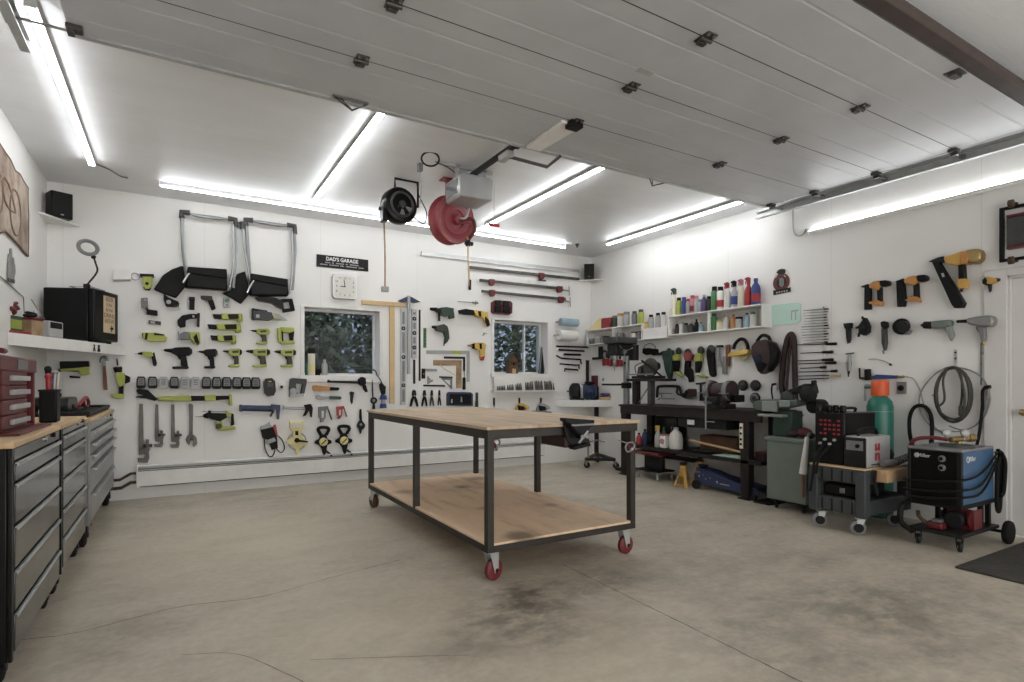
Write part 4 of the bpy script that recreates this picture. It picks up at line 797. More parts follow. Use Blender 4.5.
# drill press and stand with a cut-off machine at the bench's left end
dx_, dy_ = 5.2, 5.86
t = T('drill_press', 'grey floor-standing drill press with a flat belt cover between the black bench and the corner', 'drill press', None, (dx_, dy_, 0))
t.p('base', G().box(dx_ - .03, dx_ + .2, dy_ - .11, dy_ + .11, 0, .045), 'gun', .01); t.p('column', G().cyl((dx_ + .08, dy_, .045), (dx_ + .08, dy_, 1.7), .042, None, 18), 'steel', 0)
t.p('head', G().box(dx_ - .19, dx_ + .14, dy_ - .09, dy_ + .09, 1.56, 1.72), 'gun', .02); t.p('belt_cover', G().prism([(dx_ + a, dy_ + b_, 1.72) for a, b_ in ((-.24, -.09), (-.2, -.14), (.12, -.16), (.19, -.09), (.19, .09), (.12, .16), (-.2, .14), (-.24, .09))], (0, 0, .085)), 'dgrey', .012)
t.p('motor', G().cyl((dx_ + .15, dy_ - .07, 1.71), (dx_ + .15, dy_ - .07, 1.5), .065, None, 18), 'char', .004); t.p('chuck', G().lathe((dx_ - .13, dy_, 1.56), (0, 0, -1), [(.04, 0), (.04, .05), (.022, .06), (.028, .07), (.028, .11), (.014, .14), (.005, .15), (.005, .2)], 14), 'steel'); t.p('work_table', G().box(dx_ - .24, dx_ + .04, dy_ - .14, dy_ + .14, 1.16, 1.185).box(dx_ + .03, dx_ + .13, dy_ - .05, dy_ + .05, 1.12, 1.2), 'gun', .006)
hb = t.p('feed_hub', G().cyl((dx_ - .06, dy_ - .09, 1.61), (dx_ - .06, dy_ - .125, 1.61), .03), 'steel', 0)
for k in range(3):
    a = .4 + k * 2.09; e = V((dx_ - .06 + .15 * math.cos(a), dy_ - .145, 1.61 + .15 * math.sin(a))); t.p('feed_spoke', G().cyl((dx_ - .06, dy_ - .115, 1.61), e, .006), 'steel', 0, None, hb); t.p('feed_knob', G().ball(e, .017), 'black', 0, None, hb)
mx_, my_, mz_ = 5.26, 5.42, .085
t = T('machine_stand', 'black two-legged machine stand on the bench right of the drill press', 'stand', None, (mx_, my_, .916))
t.p('plate', G().box(mx_ - .14, mx_ + .16, my_ - .33, my_ + .27, 1.13 + mz_, 1.165 + mz_), 'bench', .008)
t.p('leg', G().box(mx_ - .1, mx_ - .02, my_ + .12, my_ + .2, .918, 1.13 + mz_), 'bench', .006); t.p('leg', G().box(mx_ - .1, mx_ - .02, my_ - .14, my_ - .08, .918, 1.13 + mz_), 'dgrey', .006); t.p('brace', G().tube([(mx_ - .06, my_ + .12, .93), (mx_ - .06, my_ - .1, 1.19)], .008, 6), 'steel', 0)
t = T('cutoff_saw', 'oily tilting cut-off saw on the black machine stand', 'saw', None, (mx_, my_, 1.166 + mz_))
t.p('vise_base', G().box(mx_ - .11, mx_ + .1, my_ - .2, my_ + .2, 1.167 + mz_, 1.2 + mz_), 'gun', .006); t.p('pivot_post', G().prism([(mx_ + a, my_ + .12, z) for a, z in ((-.04, 1.2 + mz_), (.06, 1.2 + mz_), (.03, 1.32 + mz_), (-.01, 1.32 + mz_))], (0, .06, 0)), 'dsteel', .004)
t.p('blade_guard', G().lathe((mx_ - .02, my_ - .06, 1.31 + mz_), (-1, 0, 0), [(.09, -.02), (.12, -.015), (.12, .015), (.09, .02)], 20), 'dsteel', .002); t.p('motor', G().cyl((mx_ + .02, my_ - .04, 1.32 + mz_), (mx_ + .13, my_ - .03, 1.33 + mz_), .055), 'char', .004)
t.p('arm', G().tube([(mx_, my_ + .15, 1.31 + mz_), (mx_, my_ - .02, 1.36 + mz_), (mx_ - .01, my_ - .13, 1.33 + mz_)], .02, 8), 'dsteel'); t.p('handle', G().tube([(mx_ - .06, my_ + .06, 1.40 + mz_), (mx_ - .06, my_ - .28, 1.2 + mz_)], .013, 8), 'black', 0)
t.p('screw', G().tube([(mx_ - .12, my_ + .22, 1.22 + mz_), (mx_ - .12, my_ - .2, 1.22 + mz_)], .009, 8).tube([(mx_ - .12, my_ + .24, 1.18 + mz_), (mx_ - .12, my_ + .24, 1.27 + mz_)], .006, 8), 'steel', 0); t.p('spring', G().tube(smooth([(mx_ - .03, my_ + .2, 1.24 + mz_), (mx_ - .08, my_ + .16, 1.33 + mz_), (mx_ - .03, my_ + .06, 1.38 + mz_)]), .008, 6), 'steel', 0)
# white corner counter with the blue motor on it, rolling base underneath
K0, K1, wz = V((4.92, 7.01, 0)), V((5.59, 6.5, 0)), .935
k1 = (K1 - K0).normalized(); k2 = V((-k1.y, k1.x, 0))
def CT(px, inset, z):
    d = ray(px, 400); k = (K0.x * d.y - K0.y * d.x) / (k1.y * d.x - k1.x * d.y); p = K0 + k1 * k + k2 * inset; return V((p.x, p.y, z))
t = T('corner_counter', 'white diagonal counter across the right back corner with a motor on it', 'counter', None, (5.3, 6.8, wz - .1))
t.p('board', G().prism([(4.95, 7.011, wz - .03), (5.591, 6.53, wz - .03), (5.591, 7.011, wz - .03)], (0, 0, .03)), 'white', .002)
t.p('fascia', G().prism([K0 + V((.003, -.003, wz - .1)), K1 + V((-.003, .003, wz - .1)), K1 + k2 * .02 + V((-.003, .01, wz - .1)), K0 + k2 * .02 + V((.003, -.02, wz - .1))], (0, 0, .101)), 'white', .003)
zt = wz + .001; m0, m1, m2, m3 = (CT(q, .135, zt + .13) for q in (569, 581, 583, 597))
t = T('gear_motor', 'oily grey and blue electric motor lying on the white corner counter', 'motor', None, CT(585, .15, zt))
t.p('gearbox', G().lathe(m0, m1 - m0, [(.05, 0), (.1, .02), (.126, .05), (.126, .14), (.09, .17)], 18).cb(CT(577, .135, zt + .015), (.16, .16, .028)), 'gun', .004); t.p('flange', G().lathe(m1, m2 - m1, [(.115, 0), (.115, .03)], 18), 'lgrey', 0)
mb = t.p('motor_body', G().lathe(m2, m3 - m2, [(.1, 0), (.112, .02), (.112, .16), (.095, .19), (.04, .21)], 18), 'navy', .003); fd = (m3 - m2).normalized(); g = G()
for k in range(4): g.torus(m2 + fd * (.04 + .036 * k), fd, .113, .007)
t.p('cooling_fins', g, 'navy', 0, None, mb); t.p('junction_box', G().cb(m2 + fd * .1 + V((0, 0, .12)), (.11, .11, .06)), 'black', .008); t.p('shaft', G().cyl(m0, m0 - fd * .06, .016), 'steel', 0)
t = T('wood_block', 'short wooden board right of the motor on the white corner counter', 'board', None, CT(604, .05, zt)); a, b_ = CT(600, .012, zt), CT(611, .012, zt)
t.p('board', G().prism([a, b_, b_ + k2 * .1, a + k2 * .1], (0, 0, .05)), 'ply_clean', .003); t.p('steel_plate', G().prism([q + V((0, 0, .0505)) for q in (a + k2 * .01, b_ + k2 * .01, b_ + k2 * .09, a + k2 * .09)], (0, 0, .01)), 'gun', .002)
p = CT(604.5, .06, zt + .085); one('blue_cloth', 'crumpled dark blue cloth on the wooden board', 'cloth', G().ball(p, .05, (1.3, 1.3, .45), 14).ball(p + k1 * .05, .036, (1.2, 1.1, .6), 12), 'purple')
t = T('angle_post', 'tall dark steel post against the back wall behind the motor', 'post', None, (5.5, 6.98, zt)); p = onY(587.5, 371, 6.985); t.p('post', G().box(p.x - .022, p.x + .022, 6.97, 7.0, zt, 1.535), 'bench', .003); t.p('post_cap', G().box(p.x - .026, p.x + .026, 6.966, 7.004, 1.535, 1.543), 'gun')
t = T('binder_box', 'open dark box of red binders at the wall on the white corner counter', 'box', None, CT(596, .3, zt)); p = CT(599, .335, zt)
t.p('box', G().cb(p + V((0, 0, .1)), (.2, .13, .2)), 'gun', .004)
for dx, m_, h, nm in ((-.07, 'dred', .37, 'red_folder'), (-.01, 'reelred', .39, 'red_folder'), (.06, 'black', .42, 'black_folder')): t.p(nm, G().cb(p + V((dx, 0, h / 2 + .1)), (.05, .1, h - .2)), m_, .003)
p = CT(608.5, .235, zt); t = T('pump_unit', 'dark oily pump standing right of the motor on the white corner counter', 'pump', None, p); t.p('body', G().lathe(p, (0, 0, 1), [(.08, 0), (.09, .02), (.09, .14), (.055, .17), (.055, .22), (.08, .235), (.08, .28), (.04, .3)], 18), 'gun', .002); t.p('pipe', G().tube(smooth([p + V((0, -.02, .3)), p - k1 * .05 - k2 * .05 + V((0, 0, .34)), p - k1 * .075 - k2 * .06 + V((0, 0, .29))]), .014, 8), 'dsteel', 0); t.p('valve', G().cyl(p + V((0, 0, .2)), p - k2 * .075 + V((0, 0, .2)), .028), 'brass', 0)
ca, cb2, ct = onZ(586, 468, 0), onZ(615, 468.5, 0), V((5.46, 6.72, 0))
t = T('rolling_base', 'low rolling base with one black post under the white corner counter', 'rolling base', None, (ca + cb2) / 2)
t.p('post', G().box(ct.x - .025, ct.x + .025, ct.y - .025, ct.y + .025, .1, wz - .105), 'bench', .004); t.p('base_rail', G().tube([ca + V((.02, .02, .12)), ct + V((0, 0, .12))], .028, 8), 'brown', 0); t.p('base_rail', G().tube([cb2 + V((0, .02, .12)), ct + V((0, 0, .12))], .028, 8), 'gun', 0); t.p('cross_rail', G().tube([ca + V((.02, .02, .12)), cb2 + V((0, .02, .12))], .022, 8), 'gun', 0)
t.p('silver_upright', G().cyl(ca + V((.04, .0, .14)), ca + V((.04, .0, .42)), .014), 'steel', 0); t.p('silver_lever', G().tube([ca + V((.04, 0, .36)), ca + V((.16, -.06, .39)), ca + V((.26, -.1, .36))], .01, 6), 'steel', 0)
for q in (ca, cb2, ct): caster(t, q.x, q.y, .1, .043, 'black', 2.2, None, 'steel', 'steel')
# ================================================================== sage cabinet with the bandsaw
GX0, GX1, GY0, GY1 = 4.9, 5.42, 3.06, 3.46
t = T('sage_cabinet', 'sage green steel cabinet on small casters left of the grey cart', 'cabinet', None, ((GX0 + GX1) / 2, (GY0 + GY1) / 2, 0))
t.p('body', G().box(GX0, GX1, GY0, GY1, .09, .645), 'sage', .008); t.p('top_tray', G().box(GX0 - .02, GX1 + .02, GY0 - .02, GY1 + .02, .645, .685), 'sage', .008)
t.p('base', G().box(GX0 + .02, GX1 - .02, GY0 + .02, GY1 - .02, .075, .09), 'black', .002)
for x in (GX0 + .07, GX1 - .07):
    for y in (GY0 + .06, GY1 - .06): caster(t, x, y, .075, .034, 'black', .4, None, 'lgrey', 'char')
zb_ = .686; bxc = 5.08
t = T('band_saw', 'sage green horizontal metal band saw on the sage cabinet', 'band saw', None, (bxc, 3.3, zb_))
t.p('bed', G().prism([(bxc - .12, y, z) for y, z in ((3.62, .925), (3.66, .95), (3.66, 1.01), (3.55, 1.035), (3.2, 1.035), (3.2, .99), (3.4, .95), (3.42, .925))], (.24, 0, 0)), 'dsage', .01)
t.p('vise_jaw', G().cb((bxc - .13, 3.46, .97), (.03, .16, .1)).cb((bxc - .14, 3.3, 1.0), (.03, .1, .06)), 'sagel', .006); t.p('pedestal', G().box(bxc - .09, bxc + .09, 3.26, 3.46, zb_, .93), 'dgreen', .012); t.p('tray_lip', G().box(bxc - .17, bxc + .17, 3.3, 3.57, .87, .895), 'sagel', .006)
t.p('bow', G().prism([(bxc - .06, y, z) for y, z in ((3.4, 1.04), (3.4, 1.1), (3.16, 1.19), (3.08, 1.19), (3.06, 1.1), (3.1, 1.09), (3.14, 1.13))], (.09, 0, 0)), 'gun', .012)
t.p('wheel_cover', G().lathe((bxc - .07, 3.12, 1.09), (-1, 0, 0), [(.065, -.05), (.075, -.04), (.075, .01), (.06, .02)], 20), 'char', .003); t.p('wheel_cover', G().lathe((bxc - .07, 3.32, 1.05), (-1, 0, 0), [(.06, -.04), (.065, -.03), (.065, .01), (.05, .02)], 20), 'dgrey', .003)
t.p('motor', G().cyl((bxc - .02, 3.1, .98), (bxc + .14, 3.1, .98), .065, None, 18), 'black', .004); t.p('tension_knob', G().cyl((bxc - .07, 3.07, 1.2), (bxc - .07, 3.04, 1.2), .022), 'gun', 0); t.p('hand_wheel', G().torus((bxc - .03, 3.68, .98), (0, 1, 0), .045, .009).cyl((bxc - .03, 3.66, .98), (bxc - .03, 3.7, .98), .012), 'gun', 0)
p = V((5.06, 3.14, zb_)); t = T('rag_pile', 'heap of red and brown rags on the sage cabinet under the saw', 'rags', None, p); t.p('red_rag', G().ball(p + V((-.06, 0, .05)), .07, (.9, 1, .7)), 'dred'); t.p('brown_rag', G().ball(p + V((-.07, -.05, .03)), .055, (.9, 1, .6)).ball(p + V((-.1, .08, .04)), .05, (.9, 1.2, .7)), 'maroon')
wa = onX(807, 437, 4.84); wb_ = onX(803, 474, 4.82); wc = onX(803, 498, 4.82)
t = T('white_tube', 'white tapered plastic tube hung at the corner of the sage cabinet', 'tube', None, wc); t.p('tube', G().cyl(wa, wb_, .017, .034, 14), 'white', .002); t.p('brown_sleeve', G().cyl(wb_, wc, .014, .012, 12), 'rust', 0); t.p('hook', G().tube(smooth([wa, wa + V((.02, 0, .03)), wa + V((.06, .01, .02)), (GX0 - .015, 3.05, .69)]), .005, 6), 'steel', 0)
# blue post on a black foot
t = T('blue_post', 'tall dark blue steel post on a black foot plate between bench and sage cabinet', 'post', None, (5.25, 3.55, 0))
pb = onZ(762, 498, 0); px_, py_ = 5.17, 3.52
t.p('foot_plate', G().box(px_ - .2, px_ + .1, py_ - .04, py_ + .14, 0, .02), 'black', .004); t.p('post', G().box(px_ - .04, px_ + .04, py_ - .04, py_ + .04, .02, .86), 'navy', .004); t.p('sleeve', G().box(px_ - .046, px_ + .046, py_ - .046, py_ + .046, .3, .62), 'blue', .003)
# ================================================================== grey utility cart with the machines
CX0, CX1, CY0, CY1 = 4.57, 5.27, 2.38, 2.83
cart_ = t = T('utility_cart', 'dark grey plastic utility cart loaded with two power units', 'cart', None, ((CX0 + CX1) / 2, (CY0 + CY1) / 2, 0))
t.p('top_tray', G().box(CX0, CX1, CY0, CY1, .40, .515), 'cartg', .012); t.p('top_board', G().box(CX0 - .004, CX1 - .02, CY0 + .004, CY1 - .004, .516, .53), 'ply_clean', .003); t.p('lower_tray', G().box(CX0, CX1, CY0, CY1, .155, .275), 'cartg', .012)
for x in (CX0, CX1 - .07):
    for y in (CY0, CY1 - .07): t.p('leg', G().box(x - .005, x + .075, y - .005, y + .075, .142, .50), 'cartg', .012)
g = G()
for k in range(4):
    y = CY0 + .09 + k * .08
    for z0, z1 in ((.41, .505), (.165, .265)): g.box(CX0 - .006, CX0 + .002, y, y + .012, z0, z1)
t.p('rib', g, 'char', .002)
t.p('bolt', G().cyl((CX0 - .004, CY0 + .035, .46), (CX0 + .001, CY0 + .035, .46), .009).cyl((CX0 - .004, CY1 - .035, .46), (CX0 + .001, CY1 - .035, .46), .009), 'chrome', 0); t.p('bolt', G().cyl((CX0 + .035, CY0 - .004, .24), (CX0 + .035, CY0 + .001, .24), .012), 'chrome', 0)
for x in (CX0 + .07, CX1 - .08):
    for y in (CY0 + .07, CY1 - .07): caster(t, x, y, .14, .058, 'grey', -.75, None, 'black', 'alum', .62)
p = V((4.8, 2.6, .276)); t = T('drill_case', 'dark case lying on the lower tray of the grey cart', 'case', None, p); t.p('shell', G().box(4.62, 5.05, 2.47, 2.74, .277, .38), 'black', .02); t.p('latch', G().box(4.612, 4.622, 2.56, 2.6, .31, .35), 'steel', .002)
PX0, PX1, PY0, PY1, PZ0, PZ1 = 4.63, 5.12, 2.58, 2.815, .531, .95
t = T('tig_welder', 'tall black welding power unit with a red-printed panel on the grey cart', 'welder', None, (4.9, 2.7, PZ0))
t.p('case', G().box(PX0 + .02, PX1, PY0, PY1, PZ0, PZ1), 'gloss', .012); fp_ = t.p('front_panel', G().box(PX0, PX0 + .02, PY0, PY1, PZ0, PZ1), 'black', .006)
g = G()
for r_ in range(4):
    for c_ in range(5):
        if (r_ * 5 + c_) % 7 == 3: continue
        y = PY1 - .04 - c_ * .037; z = PZ1 - .055 - r_ * .036; g.box(PX0 - .002, PX0, y - .022, y, z - .016, z)
t.p('red_print', g, 'red', 0, None, fp_)
for y, z in ((PY1 - .09, PZ0 + .2), (PY1 - .17, PZ0 + .2), (PY1 - .13, PZ0 + .165), (PY1 - .05, PZ0 + .165)): t.p('knob', G().cyl((PX0, y, z), (PX0 - .02, y, z), .011), 'lgrey', 0, None, fp_)
t.p('handle', G().tube(smooth([(PX0 + .14, 2.7, PZ1), (PX0 + .14, 2.7, PZ1 + .03), (PX1 - .1, 2.7, PZ1 + .03), (PX1 - .1, 2.7, PZ1)], 3), .012, 8), 'black', 0)
t.p('torch_lead', G().tube(smooth([(PX0 - .01, 2.74, PZ0 + .15), (PX0 - .085, 2.76, PZ0 + .05), (PX0 - .09, 2.78, .42), (PX0 - .09, 2.8, .3)]), .011, 8), 'black', 0); t.p('torch_lead', G().tube(smooth([(PX0 - .01, 2.68, PZ0 + .15), (PX0 - .085, 2.73, PZ0 + .05), (PX0 - .09, 2.75, .45)]), .01, 8), 'rubber', 0)
for i, y in enumerate((2.79, 2.735, 2.68, 2.62)):
    c = V((PX0 + .07 - (.05 if i in (0,) else 0), y, PZ1 + .001)); one('black_cup', ('black cup on the black welder, first from the left', 'black cup on the black welder, second from the left', 'black cup on the black welder, third from the left', 'black cup on the black welder, last on the right')[i], 'cup', G().lathe(c, (0, 0, 1), [(.021, 0), (.024, .01), (.024, .05), (.019, .062)], 14), 'gloss', 'black cups on the welder')
HX0, HX1, HY0, HY1, HZ1 = 4.61, 4.98, 2.395, 2.565, .775
t = T('plasma_cutter', 'silver and black plasma cutter with a red mark on its side, on the grey cart', 'plasma cutter', None, (4.8, 2.47, .531))
t.p('case', G().box(HX0 + .015, HX1, HY0, HY1, .532, HZ1), 'lgrey', .012); fr_ = t.p('front_panel', G().box(HX0, HX0 + .014, HY0, HY1, .532, HZ1 - .01), 'gun', .005); t.p('dial', G().cyl((HX0, HY0 + .06, .7), (HX0 - .012, HY0 + .06, .7), .016), 'black', 0, None, fr_); t.p('panel_plate', G().box(HX0 - .003, HX0, HY0 + .02, HY1 - .02, .665, .74), 'grey', 0, None, fr_)
g = G(); y = HY0 - .001
for z0 in (.66, .585):
    a = HX0 + .13
    g.box(a, a + .028, y - .001, y, z0, z0 + .058).box(a + .047, a + .075, y - .001, y, z0, z0 + .058)
    zc_ = z0 + (.012 if z0 > .62 else .046); g.prism([(a + .028, y, zc_ - .012), (a + .047, y, zc_ + .0), (a + .047, y, zc_ + .014), (a + .028, y, zc_ + .014)], (0, -.001, 0))
t.p('red_mark', g, 'red', 0); t.p('handle', G().tube(smooth([(HX0 + .05, 2.48, HZ1), (HX0 + .08, 2.48, HZ1 + .05), (HX1 - .08, 2.48, HZ1 + .05), (HX1 - .04, 2.48, HZ1)], 4), .011, 8), 'black', 0); t.p('side_print', G().box(HX0 + .08, HX0 + .25, HY0 - .0015, HY0, .548, .56), 'dgrey', 0)
p = V((5.1, 2.36, .54))
t = T('torch_hose', 'grey ribbed torch hose lying over the right end of the grey cart', 'hose', None, p); hp = smooth([(4.78, 2.355, .562), (4.95, 2.345, .566), (5.15, 2.33, .6), (5.32, 2.25, .66)], 6); t.p('hose', G().tube(hp, .026, 10), 'grey', 0)
g = G()
for a, b_ in zip(hp[6:-1:1], hp[7::1]): g.torus(a, b_ - a, .027, .004, 14, 6)
t.p('ribs', g, 'dgrey', 0)
cart_.p('side_carton', G().box(4.68, 5.0, 2.27, 2.378, .43, .525), 'tan', .003); cart_.p('strap', G().tube([(4.66, 2.35, .52), (4.65, 2.35, .44), (4.67, 2.34, .33)], .012, 6), 'gun', 0)
one('black_bag', 'black bag lying on the cart behind the plasma cutter', 'bag', G().ball((5.1, 2.5, .6), .075, (1.0, .9, .85), 14).ball((5.18, 2.56, .585), .06, (.8, .9, .85), 12), 'black')
# gas bottle
gx_, gy_ = 5.43, 2.70
t = T('gas_bottle', 'teal gas bottle with an orange cap behind the grey cart', 'gas bottle', None, (gx_, gy_, 0))
t.p('body', G().lathe((gx_, gy_, 0), (0, 0, 1), [(.085, 0), (.102, .015), (.104, .1), (.104, .98), (.092, 1.03), (.06, 1.075), (.045, 1.085)], 24), 'teal'); t.p('shoulder_band', G().lathe((gx_, gy_, .975), (0, 0, 1), [(.1045, 0), (.1045, .012), (.095, .055), (.066, .093)], 24), 'teal'); t.p('cap', G().lathe((gx_, gy_, 1.08), (0, 0, 1), [(.066, 0), (.07, .01), (.07, .12), (.06, .14)], 20), 'sorange'); t.p('label', G().lathe((gx_, gy_, .94), (0, 0, 1), [(.1052, 0), (.1052, .006)], 24), 'sagel')
# blue welder on its running gear
WX0, WX1, WY0, WY1, WZ0, WZ1 = 4.72, 5.24, 1.81, 2.15, .335, .72
t = T('mig_welder', 'blue and black wire welder standing on a wheeled welding cart', 'welder', None, (4.98, 1.98, WZ0))
t.p('case', G().box(WX0 + .015, WX1, WY0, WY1, WZ0, WZ1), 'mblue', .008); t.p('top_cover', G().box(WX0 - .004, WX1 - .01, WY0 - .002, WY1 + .002, WZ1 - .012, WZ1 + .008), 'grey', .006)
f_ = t.p('front_panel', G().box(WX0, WX0 + .02, WY0 - .002, WY1 + .002, WZ0, WZ1 - .012), 'gloss', .006); t.p('bezel', G().box(WX0 - .006, WX0, WY0, WY0 + .03, WZ0, WZ1 - .012).box(WX0 - .006, WX0, WY1 - .02, WY1, WZ0, WZ1 - .012), 'char', .003, None, f_)
for z in (.655, .59): t.p('dial', G().lathe((WX0, 1.93, z), (-1, 0, 0), [(.024, 0), (.024, .004), (.016, .005), (.014, .018)], 18), 'chrome' if z < 0 else 'grey', 0, None, f_); t.p('dial_knob', G().cyl((WX0 - .006, 1.93, z), (WX0 - .022, 1.93, z), .013), 'black', 0, None, f_)
t.p('badge', G().lathe((WX0, 2.09, .665), (-1, 0, 0), [(.018, 0), (.018, .002)], 20), 'lgrey', 0, None, f_); text(t, 'lettering', 'Miller', .036, (WX0 - .003, 2.045, .665), (0, -1, 0), (0, 0, 1), 'white', f_, .0004)
t.p('side_badge', G().torus((WX0 + .09, WY0 - .001, .655), (0, 1, 0), .02, .003), 'white', 0); text(t, 'lettering', 'Miller', .05, (WX0 + .155, WY0 - .001, .655), (1, 0, 0), (0, 0, 1), 'white', None, .0004)
for zs_, ze, sag in ((.52, .66, .02), (.45, .62, .05), (.40, .58, .07)): t.p('torch_cable', G().tube(smooth([(WX0 - .03, WY1 + .02, zs_ - .04), (WX0 - .035, 1.98, zs_ - .03), (WX0 - .02, WY0 - .015, zs_), (WX0 + .25, WY0 - .022, zs_ + .04 - sag * .4), (WX1 - .03, WY0 - .02, ze), (WX1 + .02, WY0, ze + .02)]), .0075, 8), 'rubber', 0)
hk = t.p('cable_coil', G().tube(smooth([(WX1 - .02, WY0 - .03, .70), (WX1 + .04, WY0 - .03, .66), (WX1 + .06, WY0 - .02, .5), (WX1 + .05, WY0 - .02, .3), (WX1 + .02, WY0 - .02, .24), (WX1 - .01, WY0 - .02, .32), (WX1, WY0 - .02, .55), (WX1 + .03, WY0 - .03, .69)]), .014, 8).tube(smooth([(WX1, WY0 - .045, .68), (WX1 + .05, WY0 - .05, .6), (WX1 + .04, WY0 - .045, .4), (WX1, WY0 - .04, .36)]), .014, 8), 'rubber', 0)
t = T('welding_cart', 'black wheeled welding cart under the blue welder', 'cart', None, (5.0, 1.98, 0))
t.p('deck', G().box(WX0 + .02, WX1 + .06, WY0 + .01, WY1 - .01, .30, .334), 'black', .005); t.p('lower_tray', G().box(WX0 + .0, WX1 + .1, WY0 + .0, WY1, .105, .13), 'char', .005)
for x, y in ((WX1 - .02, WY0 + .02), (WX1 - .02, WY1 - .05), (WX0 + .37, WY0 + .02), (WX0 + .37, WY1 - .05)): t.p('upright', G().box(x, x + .03, y, y + .03, .13, .30), 'black', .003)
t.p('front_loop', G().tube(smooth([(WX0 + .04, WY1 + .01, .31), (WX0 - .05, WY1 + .02, .27), (WX0 - .06, WY1 + .02, .16), (WX0 + .02, WY1 - .02, .09)]), .02, 10), 'black', 0); t.p('axle', G().cyl((WX1 + .08, WY0 - .06, .085), (WX1 + .08, WY1 + .02, .085), .012), 'gun', 0)
for y in (WY0 - .06, WY1 + .02): t.p('wheel', G().lathe((WX1 + .08, y - .022, .087), (0, 1, 0), [(.06, 0), (.082, .006), (.087, .016), (.087, .03), (.082, .04), (.06, .046)], 24), 'rubber', 0)
for y in (WY0 + .04, WY1 - .04): caster(t, WX0 + .06, y, .105, .038, 'gun', .6, None, 'alum', 'char')
t = T('circular_saw', 'dark circular saw with a red shoe lying on the welding cart tray', 'saw', None, (4.98, 1.9, .13)); t.p('motor', G().cyl((4.86, 1.92, .2), (5.06, 1.92, .2), .06, None, 18), 'gun', .004); t.p('shoe', G().box(4.94, 4.952, 1.83, 1.99, .132, .28).box(4.94, 5.07, 1.82, 1.832, .135, .275), 'dred', .003); t.p('guard', G().lathe((4.965, 1.86, .21), (0, -1, 0), [(.055, 0), (.065, .01), (.065, .02)], 18), 'dred', 0)
t = T('red_clamp', 'small red and steel ground clamp on the welding cart tray', 'clamp', None, (4.8, 2.0, .13)); t.p('body', G().cb((4.8, 2.0, .155), (.08, .1, .045)), 'dred', .008); t.p('jaw', G().tube(smooth([(4.78, 2.05, .16), (4.76, 2.09, .2), (4.78, 2.11, .24)]), .014, 8), 'copper', 0); t.p('jaw', G().cb((4.8, 1.99, .19), (.05, .06, .025)), 'steel', .004)
t = T('pressure_regulator', 'brass gas regulator with two gauges and a red hose on top of the blue welder', 'regulator', None, (4.95, 1.95, WZ1 + .008))
zr = WZ1 + .009; t.p('plate', G().lathe((4.95, 1.93, zr), (0, 0, 1), [(.11, 0), (.105, .015)], 20), 'dgrey', 0); t.p('body', G().cyl((4.9, 1.95, zr + .05), (5.05, 1.9, zr + .06), .022).cyl((4.98, 1.93, zr + .02), (4.98, 1.93, zr + .05), .02), 'brass', .002); t.p('adjusting_knob', G().cyl((5.05, 1.9, zr + .06), (5.1, 1.885, zr + .062), .03), 'brass', .003)
for x, y in ((4.9, 1.98), (4.99, 1.9)): t.p('gauge', G().lathe((x, y, zr + .1), (-.7, -.7, .1), [(.026, 0), (.029, .004), (.029, .02), (.026, .022)], 18).cyl((x, y, zr + .05), (x, y, zr + .08), .008), 'toolg', 0)
t.p('hose', G().tube(smooth([(4.9, 1.97, zr + .05), (4.85, 2.06, zr + .06), (4.8, 2.14, zr + .04), (4.8, 2.18, zr - .03)]), .014, 8), 'dred', 0)
# rubber mat
one('door_mat', 'dark ribbed rubber mat in front of the white side door', 'mat', G().box(4.33, 5.5, .85, 1.70, .001, .014), 'mat_rubber', None, .004)
# ================================================================== baseboard heater
t = T('baseboard_heater', 'long white baseboard heater along the back wall', 'heater', None, (2.15, 6.97, .1))
hx0, hx1 = -.335, 4.66
t.p('back_plate', G().box(hx0, hx1, 7.0, 7.0095, .12, .35), 'white', 0); t.p('front_cover', G().box(hx0, hx1, 6.935, 6.945, .135, .29), 'white', .002); t.p('top_deflector', G().prism([(hx0, y, z) for y, z in ((7.0, .352), (6.965, .338), (6.965, .332), (7.0, .345))], (hx1 - hx0, 0, 0)), 'white', 0)
t.p('damper', G().box(hx0 + .002, hx1 - .002, 6.946, 6.999, .285, .29), 'dgrey', 0); t.p('damper_rod', G().box(hx0 + .002, hx1 - .002, 6.955, 6.96, .305, .315), 'grey', 0); t.p('fin_pipe', G().box(hx0 + .02, hx1 - .02, 6.95, 6.995, .125, .2), 'char', 0)
t.p('end_cap', G().box(hx0 - .012, hx0, 6.94, 7.008, .12, .345), 'white', .003); t.p('end_cap', G().box(hx1, hx1 + .012, 6.94, 7.008, .12, .345), 'white', .003)
one('heating_pipe', 'upper brown heating pipe at the left end of the heater', 'pipe', G().tube([(hx0 - .013, 6.97, .27), (hx0 - .06, 6.97, .27), (hx0 - .15, 6.97, .215), (hx0 - .5, 6.97, .21), (hx0 - .52, 6.97, .19), (hx0 - .52, 6.97, .005)], .014, 8), 'copper', 'heating pipes')
one('heating_pipe', 'lower brown heating pipe at the left end of the heater', 'pipe', G().tube([(hx0 - .013, 6.97, .18), (hx0 - .06, 6.97, .18), (hx0 - .14, 6.97, .13), (hx0 - .46, 6.97, .125), (hx0 - .48, 6.97, .1), (hx0 - .48, 6.97, .005)], .016, 8), 'copper', 'heating pipes')
# ================================================================== back wall: signs, clock, measuring tools, power tools
def P(pts, t0=.004, t1=.04): return ('p', pts, t0, t1)
PT = 'power tools on the back wall'
